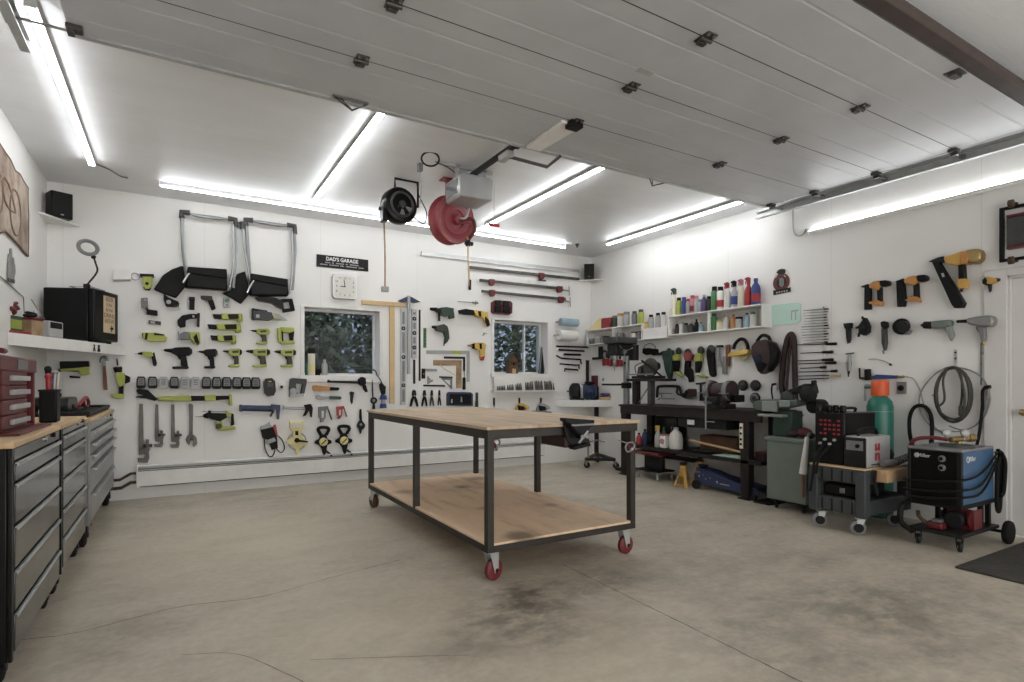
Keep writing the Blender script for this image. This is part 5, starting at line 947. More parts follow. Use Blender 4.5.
# folding seats
def seat(lab, fr, extra, legs, pan, flap, foot):
    W('B', 'folding_seat', lab, 'folding seat', [
        ('frame', 'steel', [('r', fr, .020, .09)]), *[('inner_tube', 'alum', [('r', e, .012, .10, 4)]) for e in extra], *[('corner_joint', 'dgrey', [('r', c, .030, .09)]) for c in legs], ('seat_pan', 'gloss', [P(pan[:4], .03, .14)], .02), ('pan_fold', 'black', [P([pan[0], pan[1], ((pan[1][0] * .55 + pan[2][0] * .45), (pan[1][1] * .55 + pan[2][1] * .45)), ((pan[0][0] * .55 + pan[3][0] * .45), (pan[0][1] * .7 + pan[3][1] * .3))], .142, .165)], .01),
        ('side_flap', 'black', [P(flap, .02, .06)], .012), ('foot_bar', 'chrome', [('r', foot, .013, .15, 4)])], 'folding seats hung on the back wall')
seat('folded black fabric seat hung upside down by its grey tube frame, left of two', [(187, 277), (183, 250), (182, 212), (199, 216), (218, 218.5), (235, 219.5), (236, 250), (233, 288)], [[(184, 224), (185, 255), (188, 276)], [(233, 224), (233.5, 262), (230, 284), (229, 288)]], [[(182, 218), (181.5, 212), (190, 213)], [(228, 218.5), (235.5, 219.5), (236, 227)]], [(188, 266.5), (227, 269), (228, 290.5), (185, 287.5)], [(182, 265.5), (172, 269), (163, 275), (153.5, 289.5), (165, 294), (176, 298), (186, 286), (188, 270)], [(190, 272), (186, 278), (183, 283)])
seat('folded black fabric seat hung upside down by its grey tube frame, right of two', [(250, 281), (248, 255), (246, 220), (262, 222.5), (278, 225), (294, 226), (295, 250), (292, 290)], [[(242.5, 222), (244, 245), (248, 270), (250, 279)], [(292, 231), (292.5, 262), (291, 284), (289, 294)]], [[(246, 226), (245.5, 219.5), (253, 220.5)], [(287, 225), (294.5, 226), (294.8, 234)], [(242, 222), (242.5, 229)]], [(250.6, 273), (288, 279), (289, 296), (250, 295.5)], [(237, 274), (245, 271), (248, 282), (250, 293.5), (241, 304), (232, 298), (222, 293), (231, 290)], [(254.5, 279), (250, 287), (247, 293)])
W('B', 'junction_box', 'white flat plastic box on the wall beside the lime sander', 'box', [('case', 'white', [rect(113, 269.5, 131, 279.5, .002, .04)], .006), ('base_plate', 'lgrey', [rect(113.5, 278, 130.5, 281, .002, .03)])])
W('B', 'wall_ring', 'thin pale ring hung on the wall left of the lime sander', 'ring', [('ring', 'lgrey', [('o', (135.3, 276.5), .035, .005, .008)], 0)])
W('B', 'palm_sander', 'lime green palm sander hung above the small grey tools at the far left', 'sander', [('body', 'lime', [P([(142.5, 276), (152.5, 276), (152, 285), (149, 289), (145, 288.5), (143, 284)], .02, .09)], .012), ('pad', 'black', [P([(139.8, 273.5), (153.6, 274), (154, 276.5), (140, 276)], .004, .1)]), ('dust_port', 'black', [('d', (147, 283.5), .016, .09, .1)], 0), ('battery', 'black', [P([(143, 286.5), (151, 287.5), (149.5, 290), (145, 289.5)], .02, .085)])], PT)
W('B', 'rotary_tool', 'small grey two-piece tool under the lime palm sander', 'power tool', [('head', 'grey', [P([(140.8, 298), (147.5, 297.5), (148, 306), (145, 308.5), (141, 306.5)], .005, .07)]), ('lamp', 'lgrey', [('d', (145.3, 300), .012, .07, .08)], 0), ('neck', 'dgrey', [('c', [(145.5, 306), (148, 311)], .012, .012, .035)]), ('battery', 'black', [P([(146.5, 309), (157.5, 310.5), (157.5, 315.5), (146.5, 314)], .005, .065)])], PT)
W('B', 'belt_sander', 'small black sander hung below the flap of the left folding seat', 'sander', [('body', 'black', [P([(164, 293.5), (168, 297), (178.5, 301.5), (179, 304), (173, 306.5), (166, 306), (163.5, 299)], .005, .09)], .01), ('disc', 'lgrey', [('d', (168.6, 302), .022, .09, .1)], 0), ('dust_bag', 'dgrey', [P([(173, 303), (179.5, 303), (179, 306), (174, 307)], .01, .07)])], PT)
W('B', 'flashlight', 'short black flashlight hung upright under the left folding seat', 'flashlight', [('barrel', 'black', [P([(189.5, 300), (194.8, 300), (194.5, 309.5), (189.3, 309)], .005, .06)], .012), ('lens_head', 'gun', [P([(189, 296.5), (195, 296.8), (195, 301), (189, 300.5)], .004, .065)], .01)], PT)
W('B', 'heat_gun', 'small dark pistol-grip heat gun hung under the left folding seat', 'heat gun', [('barrel', 'olive', [P([(200.8, 295.5), (212, 296), (213, 300), (207, 300.5), (201, 298.5)], .01, .06)]), ('grip', 'black', [P([(207.5, 299.5), (213, 299), (216, 308.5), (212, 310.5)], .015, .055)], .008)], PT)
W('B', 'stud_finder', 'small silver meter hung under the right folding seat', 'meter', [('body', 'lgrey', [P([(223.5, 297), (229.5, 297.3), (230.3, 307), (224, 308)], .004, .035)]), ('window', 'green', [rect(225, 299, 229, 302, .035, .037)], 0), ('button', 'grey', [('d', (227.2, 305), .013, .035, .042)], 0)])
W('B', 'reciprocating_saw', 'black reciprocating saw with open handle under the right folding seat', 'power tool', [('body', 'gloss', [P([(258, 296.5), (275, 297.5), (283, 301), (284, 309), (278, 307), (272, 303), (258, 300.5)], .01, .09)], .01), ('handle', 'black', [P([(281, 299), (292.5, 298.5), (295.3, 310.5), (283.5, 312.5), (282.5, 309), (291, 308), (289.5, 301.5), (282, 302.5)], .02, .075)], .006), ('blade_clamp', 'gun', [('c', [(259, 298.5), (255, 298)], .015, .01, .05)])], PT)
W('B', 'multimeter_strip', 'tiny dark meter hung between the grey two-piece tool and the lime rotary cutter', 'meter', [('body', 'dgrey', [P([(148.5, 320), (161, 321.5), (161, 325), (148.8, 323.8)], .004, .03)]), ('window', 'lgrey', [P([(150.5, 321), (155, 321.5), (155, 323.8), (150.5, 323.2)], .03, .032)], 0)])
W('B', 'jig_handle', 'black hand sander with a flat upright plate, right of the tiny meter', 'power tool', [('body', 'black', [P([(177.5, 320), (182, 315.5), (190, 313.8), (198, 314), (198, 318), (190, 318.5), (186, 320), (185.5, 326.5), (180.5, 327.5), (178, 325)], .01, .07)], .01), ('plate', 'gun', [P([(197.5, 312.8), (200, 313), (199.6, 326.8), (197, 326)], .005, .08)]), ('button', 'lgrey', [('d', (193.5, 316.3), .012, .07, .076)], 0)], PT)
for bx, nm, lab in (((213, 312.8, 242.5, 320.5), 'multi_tool', 'lime and black multi tool, upper of the three slim tools under the right folding seat'), ((207.5, 323, 241, 331), 'multi_tool', 'lime and black multi tool, middle of the three slim tools under the right folding seat'), ((210.5, 334, 236, 342.5), 'multi_tool', 'short lime multi tool, lowest of the three slim tools')):
    W('B', nm, lab, 'power tool', [('nose', 'black', [P([(.0, .15), (.28, .2), (.28, .8), (.05, .7)], .008, .06)]), ('body', 'lime', [P([(.26, .1), (.92, .1), (.98, .5), (.95, .95), (.3, .85)], .006, .068)], .008), ('grip', 'black', [P([(.5, .2), (.86, .15), (.88, .75), (.55, .8)], .068, .075)]), ('battery', 'dlime', [P([(.9, .05), (1.0, .2), (1.02, 1.1), (.9, 1.22), (.82, 1.15)], .01, .06)], .006)], PT, bx)
W('B', 'hand_vacuum', 'black hand vacuum with a clear dusty nose beside the first window', 'vacuum', [('body', 'dgrey', [P([(253, 311), (262, 310.5), (272, 312.5), (274, 318.5), (270, 320), (254, 319)], .01, .12)], .015), ('handle', 'gloss', [P([(252, 308), (254.5, 308), (255, 320), (252.2, 319)], .02, .11), P([(253, 308.2), (268, 310.5), (267, 312), (254, 310.5)], .02, .11)], .006), ('nozzle', 'clear_plastic', [P([(271, 312.5), (279, 314), (288, 320.5), (272, 319.8)], .02, .1)], .008), ('filter', 'oak', [P([(272, 314), (278, 316), (283, 319), (272, 319)], .04, .08)], .006), ('badge', 'lgrey', [rect(256, 314.5, 259.5, 317.5, .12, .122)], 0)], PT)
W('B', 'rotary_cutter', 'lime and black cutter lying level, third row at the far left', 'power tool', [('body', 'lime', [P([(143, 332.5), (156, 332.5), (163, 334), (167.5, 337.5), (166, 341), (150, 341.5), (143, 338.5)], .008, .07)], .012), ('nose', 'black', [P([(141.8, 333), (145.5, 332.5), (146, 339), (142.5, 338)], .012, .065)]), ('grip', 'black', [P([(154, 333), (165, 334.5), (163.5, 335.5), (154, 335)], .07, .08), P([(145.5, 333), (148, 333), (147, 340), (144.5, 339)], .07, .074)], .002)], PT)
W('B', 'trim_saw', 'lime and grey trim saw, third row under the black hand sander', 'power tool', [('blade_guard', 'grey', [P([(178.5, 334.5), (184, 331.5), (189, 332), (189.5, 339.5), (181, 339.5), (179, 337)], .006, .08)], .008), ('shoe', 'steel', [P([(178, 331.5), (179.2, 331.5), (179.6, 340), (178.4, 340)], .004, .09)]), ('body', 'lime', [P([(188.5, 332), (200, 332), (200.5, 343), (198.5, 345.5), (194, 343.5), (190, 338.5)], .01, .075)], .01), ('grip', 'black', [P([(193.5, 337), (196.5, 333.5), (199.5, 342.5), (198, 344.8), (195, 342)], .075, .085)], .002)], PT)
def drill(lab, box, body, cap, chuck, grip, foot, w_='B', group='cordless drills on the back wall', thick=1.0, r=.02):
    W(w_, 'cordless_drill', lab, 'drill', [('body', body, [P([(.3, .07), (.42, .02), (.9, .0), (1, .1), (1, .3), (.9, .4), (.45, .38), (.3, .28)], .014 * thick, .066 * thick)], .012 * thick), *([('side_stripe', 'olive', [P([(.48, .13), (.82, .1), (.82, .23), (.5, .25)], .066 * thick, .069 * thick)], 0)] if body == 'lime' else []), ('rear_cap', cap, [P([(.87, .03), (1.01, .1), (1.01, .3), (.87, .38)], .012 * thick, .07 * thick)], .008), ('chuck', chuck, [('c', [(.31, .17), (.02, .14)], r, r * .5, .04 * thick)]), ('bit', 'steel', [('c', [(.04, .14), (-.08, .13)], .003, .002, .04 * thick)], 0), ('grip', grip, [P([(.5, .36), (.8, .34), (.86, .86), (.6, .86), (.6, .56)], .02 * thick, .06 * thick)], .008), ('trigger', 'black', [P([(.47, .38), (.55, .38), (.62, .55), (.55, .57)], .03 * thick, .05 * thick)], .002), ('battery_foot', foot, [P([(.3, .89), (.86, .85), (.9, .95), (.84, 1.0), (.32, 1.0)], .008, .08 * thick)], .006)], group, box)
drill('lime drill hung left of the nail gun, below the clear-nosed vacuum', (251, 328.5, 270, 344), 'lime', 'lime', 'black', 'olive', 'lime', r=.014)
drill('all-black long drill, second tool of the lowest drill row', (163.5, 347, 192, 369), 'black', 'char', 'black', 'black', 'char', r=.024)
drill('all-black compact drill, third tool of the lowest drill row', (198.5, 348.8, 217.5, 368.5), 'black', 'maroon', 'gun', 'black', 'char', r=.017)
drill('lime impact driver, fourth tool of the lowest drill row', (223, 348.5, 242, 367), 'lime', 'black', 'gun', 'olive', 'lime', r=.016)
drill('lime drill with a bit fitted, second from the right of the lowest drill row', (246, 348.5, 270, 367), 'lime', 'black', 'black', 'olive', 'lime', r=.022)
drill('lime drill nearest the first window, last of the lowest drill row', (274.5, 349, 296, 367), 'lime', 'black', 'black', 'olive', 'lime', r=.022)
W('B', 'screwdriver_drill', 'slim lime screwdriver with a hanging black grip, first of the lowest drill row', 'drill', [('body', 'lime', [P([(142.5, 351.5), (152, 352), (153.5, 356), (148, 357.5), (142.5, 355)], .01, .055)], .008), ('nose', 'black', [('c', [(143, 353.5), (138, 353.5)], .018, .008, .034)]), ('bit', 'steel', [('c', [(138, 353.5), (134.5, 353.8)], .003, .002, .034)], 0), ('grip', 'black', [P([(151, 354.5), (154.3, 351.8), (157, 363.5), (155.5, 366.8), (153, 365.5)], .014, .05)], .008)], PT)
W('B', 'nail_gun', 'lime brad nailer beside the first window above the last drill', 'nail gun', [('magazine', 'lime', [P([(277.5, 328), (281, 328), (282, 343), (279, 342), (278, 338)], .01, .07)], .006), ('body', 'lime', [P([(280.5, 327), (294, 327.5), (295, 331), (290, 333), (281, 332.5)], .01, .075)], .008), ('grip', 'black', [P([(289, 332), (294.5, 331), (293.5, 341), (290, 341.5), (289.5, 336)], .015, .06)], .006), ('foot', 'lime', [P([(280.5, 340.5), (294.5, 340.5), (295, 344), (281, 344)], .008, .075)], .005), ('vent', 'black', [P([(281.5, 330), (283, 330), (283.5, 341.5), (282, 341.5)], .07, .075)], .001)], PT)
BX = (141, 152.5, 163.6, 174.3, 185, 195.7, 206.5, 216.8, 226.9, 237.2, 246.6, 255.9)
ORD = ('first', 'second', 'third', 'fourth', 'fifth', 'sixth', 'seventh', 'eighth', 'ninth', 'tenth', 'eleventh', 'last')
for i, x in enumerate(BX):
    lt = i in (2, 4, 5); y = 376.4 + .08 * i
    W('B', 'battery', ('pale-rimmed' if lt else 'dark') + ' tool battery in the wall row, %s from the left' % ORD[i], 'battery', [('case', 'lgrey' if lt else 'black', [P([(x - 3.2, y), (x + 3.2, y + .1), (x + 4.4, y + 3), (x + 4.6, y + 10.5), (x + 3.4, y + 12), (x - 3.4, y + 11.9), (x - 4.6, y + 10.3), (x - 4.4, y + 2.8)], .012, .07)], .008), ('face', 'lgrey' if lt else 'grey', [P([(x - 2.6, y + 1.2), (x + 2.6, y + 1.3), (x + 3.4, y + 3.5), (x + 3.5, y + 9), (x - 3.5, y + 9), (x - 3.4, y + 3.3)], .07, .074)], .002), ('print', 'dgrey', [P([(x - 2.2, y + k), (x + 2.2, y + k + .1), (x + 2.2, y + k + .8), (x - 2.2, y + k + .7)], .074, .0745) for k in (3, 5, 7)], 0), ('wall_clip', 'white', [rect(x - 3.5, y + 1, x + 3.5, y + 10, .001, .011)], .001)], 'tool batteries in a row on the back wall')
W('B', 'battery_charger', 'black oval battery charger on the wall right of the battery row', 'charger', [('case', 'gloss', [P([(266, 378.5), (272, 378), (275.2, 381), (276, 391), (274, 395.5), (268, 396.3), (265, 393), (264.3, 383)], .004, .08)], .014), ('slot', 'dgrey', [P([(267, 383), (273.5, 383), (273, 387), (267.5, 387)], .08, .083)], .001), ('lamp', 'yellow', [rect(268.5, 381, 271.5, 382, .08, .082)], 0)])
W('B', 'wall_outlet', 'white wall outlet between the oval charger and the jigsaw', 'outlet', [('plate', 'white', [rect(278.5, 382.8, 284.5, 390, .001, .01)]), ('plug', 'black', [rect(280.5, 385.5, 283, 388.3, .01, .03)])])
W('B', 'jigsaw', 'dark grey jigsaw with open handle under the first window', 'jigsaw', [('body', 'dgrey', [P([(290.5, 379), (293, 378), (306.8, 379), (307, 382), (304.5, 393.5), (301, 394), (303, 384), (296, 383.5), (296.5, 388), (298, 394), (290.5, 395), (289.6, 388)], .01, .08)], .008), ('disc', 'lgrey', [('d', (293.4, 391.5), .04, .08, .09)], 0), ('shoe', 'steel', [P([(290, 394.5), (303.5, 393.5), (304, 396), (290, 397)], .004, .09)], .002)], PT)
W('B', 'pole_pruner', 'long lime and black pole pruner hung under the battery row', 'pruner', [('head', 'black', [P([(135.8, 390.5), (139, 388.5), (148, 390), (157.5, 399), (155, 401), (146, 398.5), (136, 397.5), (135.5, 396.5), (143, 395.5), (138, 393.5)], .01, .06)], .006), ('shaft', 'lime', [P([(157, 396.8), (190, 395.3), (191.5, 398.5), (191, 401.5), (157.5, 401)], .006, .07)], .01), ('sleeve', 'black', [P([(190.8, 395.8), (232, 395.8), (232, 399), (215, 400.5), (191, 401)], .01, .062)], .008), ('collar', 'lime', [P([(204.5, 395.2), (215.5, 394.8), (216, 400.5), (205, 401.2)], .008, .068)], .006), ('battery', 'lime', [P([(229, 394.3), (232, 394.3), (232.5, 406), (229.5, 405)], .008, .08)], .004)], PT)
def pipewrench(lab, x, y0, y1, s):
    L = y1 - y0
    W('B', 'pipe_wrench', lab, 'wrench', [('handle', 'wrench', [P([(x - 1.5 * s, y0), (x + 1.2 * s, y0), (x + 1.8 * s, y0 + L * .62), (x + 2.2 * s, y0 + L * .8), (x + 1.6 * s, y0 + L * .84), (x - 2 * s, y0 + L * .84), (x - 2.2 * s, y0 + L * .6)], .006, .035)], .006), ('jaw_frame', 'wrench', [P([(x - 1.5 * s, y0 + L * .76), (x + 6 * s, y0 + L * .72), (x + 7 * s, y0 + L * .78), (x + 4 * s, y0 + L * .86), (x - 2 * s, y0 + L * .86)], .004, .045)], .005), ('hook_jaw', 'wrench', [P([(x + 3.5 * s, y0 + L * .6), (x + 6.2 * s, y0 + L * .6), (x + 6.2 * s, y0 + L * .84), (x + 6.5 * s, y0 + L * .92), (x + 5 * s, y0 + L), (x - 2.6 * s, y0 + L * .99), (x - 3 * s, y0 + L * .92), (x + 2.6 * s, y0 + L * .925), (x + 3.6 * s, y0 + L * .87)], .008, .04)], .004), ('nut', 'dsteel', [('c', [(x + 4.9 * s, y0 + L * .68), (x + 4.9 * s, y0 + L * .73)], .034 * s, .034 * s, .026)], .001)], 'pipe wrenches on the back wall')
pipewrench('largest pipe wrench, hung at the far left of the wrenches', 141.3, 404, 463, 1.25)
pipewrench('medium pipe wrench, second from the left of the wrenches', 157, 404.5, 447.5, .98)
pipewrench('medium pipe wrench, third from the left beside the adjustable wrench', 173.2, 404.5, 448, 1.0)
W('B', 'adjustable_wrench', 'big adjustable wrench right of the pipe wrenches', 'wrench', [('handle', 'wrench', [P([(188.8, 404), (191, 403.6), (193.2, 405), (193, 418), (192.6, 436), (189, 436), (189.4, 418), (188.7, 406)], .006, .03)], .006), ('head', 'wrench', [P([(188.5, 435), (193, 434.5), (196.5, 438), (197, 444), (194.5, 447), (192.5, 446), (193.5, 441), (191, 440), (189.5, 445), (188, 444.5), (185.6, 440), (186.5, 437.5)], .005, .04)], .005), ('worm', 'dsteel', [('c', [(190, 438.5), (193.5, 439)], .014, .014, .042)], 0)])
W('B', 'rotary_hammer', 'lime and black rotary hammer with a long bit pointing left under the pruner', 'rotary hammer', [('body', 'black', [P([(207, 413), (226, 413.5), (228, 417), (220, 421.5), (212, 419.5), (206.5, 417)], .01, .08)], .012), ('nose', 'black', [('c', [(208, 415.5), (203, 416)], .035, .014, .045)]), ('bit', 'steel', [('c', [(203.5, 416.3), (195, 416.8)], .005, .003, .045)], 0), ('depth_rod', 'steel', [('c', [(202, 411.3), (228, 411.5)], .004, .004, .05)], 0), ('side_handle', 'black', [('c', [(209.5, 414), (209.5, 410.5)], .016, .013, .05)]), ('rear', 'lime', [P([(226, 411.5), (231.5, 413), (231, 418), (226.5, 417)], .01, .085)], .008), ('handle', 'black', [P([(230, 413), (233.8, 414), (234.5, 425), (231, 426), (231.5, 419)], .015, .07)], .006), ('motor', 'lime', [P([(216, 422), (222, 421), (224, 427), (235.5, 426.5), (236, 429.5), (220, 430.8), (216, 429)], .012, .08)], .008), ('motor_cap', 'olive', [('d', (219, 426), .03, .08, .09)], 0)], PT)
W('B', 'caulking_gun', 'blue caulking gun hung right of the rotary hammer', 'caulking gun', [('barrel', 'navy', [('c', [(241, 408), (272, 408.8)], .034, .034, .04)]), ('end_cap', 'navy', [P([(240, 404.5), (242.5, 404.8), (242.5, 412), (240, 411.5)], .006, .075)], .004), ('handle', 'navy', [P([(271.5, 404.2), (280.5, 405), (280.3, 407.5), (279.3, 419.5), (277.5, 419.5), (276.5, 409), (271.5, 411.5)], .015, .06)], .004), ('trigger', 'gun', [P([(272.5, 411), (275, 410.5), (271, 417), (269.8, 416.5)], .03, .045)], .002)])
W('B', 'caulking_gun', 'bare silver-rod caulking gun with a dark grip, left of the two staplers', 'caulking gun', [('rod', 'alum', [('c', [(283, 407), (307, 407.5)], .008, .008, .03), ('c', [(284, 405.5), (284, 409.5)], .012, .012, .03)], 0), ('cradle', 'lgrey', [('c', [(285, 408.6), (305, 409.4)], .007, .007, .04)], 0), ('grip', 'black', [P([(304.5, 405), (311, 404), (313, 408), (312, 417.5), (310.5, 417), (309.5, 410), (306, 415.5), (303.3, 416.5), (306, 410)], .015, .05)], .003)])
W('B', 'cable_tester', 'black and red meter with looped leads hung above the heater', 'meter', [('case', 'black', [P([(261, 430), (273, 427), (277, 437), (278, 448), (272, 450), (268, 440), (263, 438)], .006, .06)], .008), ('top_clip', 'lgrey', [P([(260.5, 427), (270, 422), (272, 427), (262, 430.5)], .01, .05)], .003), ('label', 'lgrey', [P([(267, 440), (274.5, 437.5), (276, 441), (268.5, 444)], .06, .062)], 0), ('side', 'red', [P([(273.5, 425), (276, 424.5), (278, 436), (276, 437), (274, 430)], .01, .055)], .004), ('lead', 'rubber', [('r', [(264.5, 438), (265, 448), (268.5, 455.5), (272, 456.5), (274.5, 452), (275.5, 446)], .006, .03, 5), ('r', [(276, 434), (282, 440), (284.5, 448), (281.5, 452.5), (277.5, 450), (276, 446)], .006, .03, 5)], 0)])
W('B', 'tape_reel', 'large yellow open-reel measuring tape hung above the heater', 'tape measure', [('frame', 'pyellow', [P([(290, 421.5), (303.5, 421), (303.8, 428), (301.5, 432), (301, 436), (307, 442), (308, 445), (302.5, 446), (299.5, 449), (298.5, 454.8), (296.5, 454.8), (295.5, 449), (292, 445), (286.5, 443.5), (287, 440.5), (293, 437.5), (293, 432), (290, 428)], .01, .05)], .006), ('grip_opening', 'offwhite', [P([(291.5, 423.5), (301.8, 423.2), (301.5, 427.5), (292, 428)], .05, .052)], 0), ('window', 'black', [rect(295.3, 431, 298.3, 435.3, .05, .053)], 0), ('crank', 'black', [('c', [(297.5, 440.5), (308, 441.8)], .015, .008, .065), ('d', (297, 440.3), .028, .05, .07)], 0), ('tape_coil', 'lgrey', [('o', (297, 441), .10, .008, .03)], 0)])
for (x, y, lab) in ((323.6, 427, 'black open-reel measuring tape, left one of the black pair'), (344.2, 425.8, 'black open-reel measuring tape, right one of the black pair')):
    W('B', 'tape_reel', lab, 'tape measure', [('grip', 'black', [('r', [(x - 2.5, y + 8), (x - 5.5, y + 2.5), (x - 3, y + .5), (x + 2.5, y + .5), (x + 5.3, y + 2.5), (x + 2.5, y + 8)], .02, .035, 3)]), ('frame', 'black', [P([(x - 2.8, y + 7.5), (x + 2.8, y + 7.5), (x + 4, y + 12), (x + 8.2, y + 13.5), (x + 8.3, y + 16.2), (x + 4, y + 18), (x + 2.2, y + 27), (x + .2, y + 28.6), (x - 1.5, y + 22), (x - 4.5, y + 18), (x - 8.4, y + 16.5), (x - 8, y + 14), (x - 4, y + 12)], .012, .055)], .006), ('dial', 'pyellow', [('d', (x, y + 14.8), .05, .055, .062)], 0), ('crank', 'gun', [P([(x - 2.5, y + 17.5), (x + 2.4, y + 12.5), (x + 3, y + 13.2), (x - 2, y + 18)], .062, .07)], .001), ('tape_end', 'gun', [('r', [(x + 2.5, y + 24), (x + 6, y + 26.5), (x + 8, y + 29)], .012, .02)], 0)], 'black measuring tapes on the back wall')
W('B', 'hand_pruner', 'small dark pruning shears hung nearest the work table corner', 'shears', [('handle', 'black', [P([(360, 409.5), (361.5, 409), (362.2, 420), (360.2, 421), (359.5, 417)], .01, .03)], .005), ('blade', 'gun', [P([(359.5, 420.5), (362, 420), (365.5, 425), (364.5, 428), (362, 430), (361, 434), (360, 433.5), (359, 429), (357, 426.5), (357.5, 424)], .01, .028)], .003), ('pivot', 'steel', [('d', (361, 424.5), .016, .028, .034)], 0)])
for x0, y0, x1, y1, m_, lab in ((318.7, 406, 332.4, 422.5, 'grey', 'grey staple gun hung right of the silver caulking gun'), (337, 406, 347.4, 419, 'red', 'small red staple gun right of the grey one')):
    W('B', 'staple_gun', lab, 'stapler', [('body', m_, [P([(.0, .05), (.7, .0), (.75, .25), (.55, .22), (.5, .7), (.35, .95), (.15, 1.0), (.12, .75), (.02, .7)], .01, .05)], .004), ('lever', 'gun' if m_ == 'grey' else 'dred', [P([(.62, .05), (.72, .1), (1.0, .8), (.93, .85)], .015, .04)], .003), ('hollow', 'offwhite', [P([(.2, .3), (.4, .28), (.36, .7), (.22, .72)], .05, .0515)], 0)], 'staple guns', (x0, y0, x1, y1))
W('B', 'wood_chisel', 'thick chisel with an orange wooden handle under the first window', 'chisel', [('handle', 'orange', [P([(312.8, 386), (316, 385.3), (330, 386.6), (330, 390.6), (314, 391), (312.8, 389.5)], .01, .045)], .008), ('ferrule', 'black', [P([(329.5, 387), (339, 387.5), (339.6, 389), (338.5, 390.5), (329.5, 390.4)], .014, .04)], .006)])
W('B', 'scraper', 'grey-green scraper under the orange chisel', 'scraper', [('blade', 'steel', [P([(316, 395.5), (318.5, 394.8), (323, 396.3), (330, 396.4), (330, 398.8), (322, 399.2), (316.2, 398.6)], .01, .03)], .003), ('handle', 'dgreen', [P([(329.5, 396), (340.5, 396.3), (342, 397.8), (340.8, 399.5), (329.5, 399.4)], .01, .04)], .006)])
W('B', 'nozzle', 'small dark angled nozzle hung alone right of the scraper', 'nozzle', [('body', 'gun', [P([(350, 392.5), (351.5, 391.3), (354.5, 392.5), (353.6, 395), (352.8, 402.3), (351, 402.5), (350.8, 396)], .01, .04)], .005), ('tip', 'black', [('c', [(351.9, 402), (351.7, 404)], .01, .007, .025)], 0)])
W('B', 'grease_gun', 'long-necked dark grease gun hung level under the first window', 'grease gun', [('barrel', 'gun', [('c', [(329, 381.5), (361, 382.5)], .013, .017, .04)], 0), ('tip', 'black', [('c', [(327.5, 381), (330, 381.6)], .02, .015, .04)], 0), ('head', 'black', [P([(358.5, 379.5), (362, 376.8), (366, 378), (366.5, 384), (363.5, 386), (359.5, 384.5)], .01, .075)], .01), ('grip', 'black', [P([(363, 385), (366, 384.5), (368, 391.5), (366.5, 392.5), (364, 389.5)], .015, .06)], .006)])
W('B', 'dial_gauge', 'tall thin gauge with a round dark head left of the blue sprayer', 'gauge', [('rod', 'gun', [('c', [(372.2, 380), (373, 399)], .007, .009, .025)], 0), ('dial', 'black', [('d', (373.8, 400.5), .042, .004, .04)], 0), ('dial_face', 'grey', [('d', (373.8, 400.5), .02, .04, .043)], 0), ('stem', 'black', [('c', [(373.8, 403), (373.8, 409)], .012, .02, .02)], 0)])
W('B', 'spray_gun', 'blue-cupped sprayer with a dark green hose below the first window corner', 'sprayer', [('body', 'black', [P([(380, 384.5), (382, 382.5), (384, 385), (386, 386.5), (385.5, 394), (382.5, 395.5), (380.5, 389)], .01, .05)], .008), ('cup', 'blue', [('c', [(383.5, 395), (383.5, 399.5)], .035, .05, .045)], .001), ('base', 'blue', [('c', [(383.3, 403.5), (383.3, 408)], .035, .045, .045)], .001), ('neck', 'lgrey', [('c', [(383.4, 399.5), (383.4, 403.5)], .025, .025, .045)], 0), ('hose', 'dgreen', [('r', [(345, 368.6), (360, 369), (373, 369.8), (376, 372), (377, 375), (380, 379), (382, 383)], .008, .04, 5)], 0)])
# sign and clock
def wall_frame(w, a, b):
    p, q = wp(w, *a), wp(w, *b); return p, q
A, B_ = wp('B', 316.4, 254.7), wp('B', 368, 271.6); A2 = wp('B', 368, 259.6)
t = T('garage_sign', 'black sign with white lettering above the wall clock', 'sign', None, ((A.x + B_.x) / 2, YB, B_.z))
x0, x1 = A.x, B_.x; z1 = (A.z + A2.z) / 2; z0 = (wp('B', 316.4, 266.6).z + B_.z) / 2
t.p('board', G().box(x0, x1, YB - .014, YB - .001, z0, z1), 'char', .003)
xm = (x0 + x1) / 2; hh = z1 - z0
text(t, 'lettering', "DAD'S GARAGE", hh * .42, (xm - .01, YB - .0145, z1 - hh * .3), (1, 0, 0), (0, 0, 1), 'white', None, .0008, .9, .03)
for k, (zz, words_) in enumerate(((.6, (.06, .03, .1, .03, .11)), (.78, (.09, .11, .05, .14, .06)))):
    tot = sum(words_) + .018 * (len(words_) - 1); x = xm - tot / 2 - .01
    rr = random.Random(k)
    for wd in words_:
        e = x; g = G()
        while e < x + wd - .006: g.box(e, e + .009, YB - .0152, YB - .014, z1 - hh * zz - hh * .05, z1 - hh * zz + hh * rr.uniform(.03, .06)); e += .0125
        t.p('small_print', g, 'lgrey', 0); x += wd + .018
c = wp('B', 343.8, 287.5); s = .148
t = T('wall_clock', 'square white wall clock with rounded corners above the first window', 'clock', None, (c.x, YB, c.z - s))
def rsq(s, r, y):
    out = []
    for cx, cz, a0 in ((1, 1, 0), (-1, 1, 90), (-1, -1, 180), (1, -1, 270)):
        for k in range(6):
            a = math.radians(a0 + k * 18); out.append(V((c.x + cx * (s - r) + r * math.cos(a), y, c.z + cz * (s - r) + r * math.sin(a))))
    return out
t.p('case', G().prism(rsq(s, .04, YB - .05), (0, .049, 0)), 'lgrey', .008); t.p('rim', G().prism(rsq(s * .97, .038, YB - .056), (0, .006, 0)), 'white', .002); t.p('face', G().prism(rsq(s * .86, .03, YB - .058), (0, .002, 0)), 'offwhite', 0)
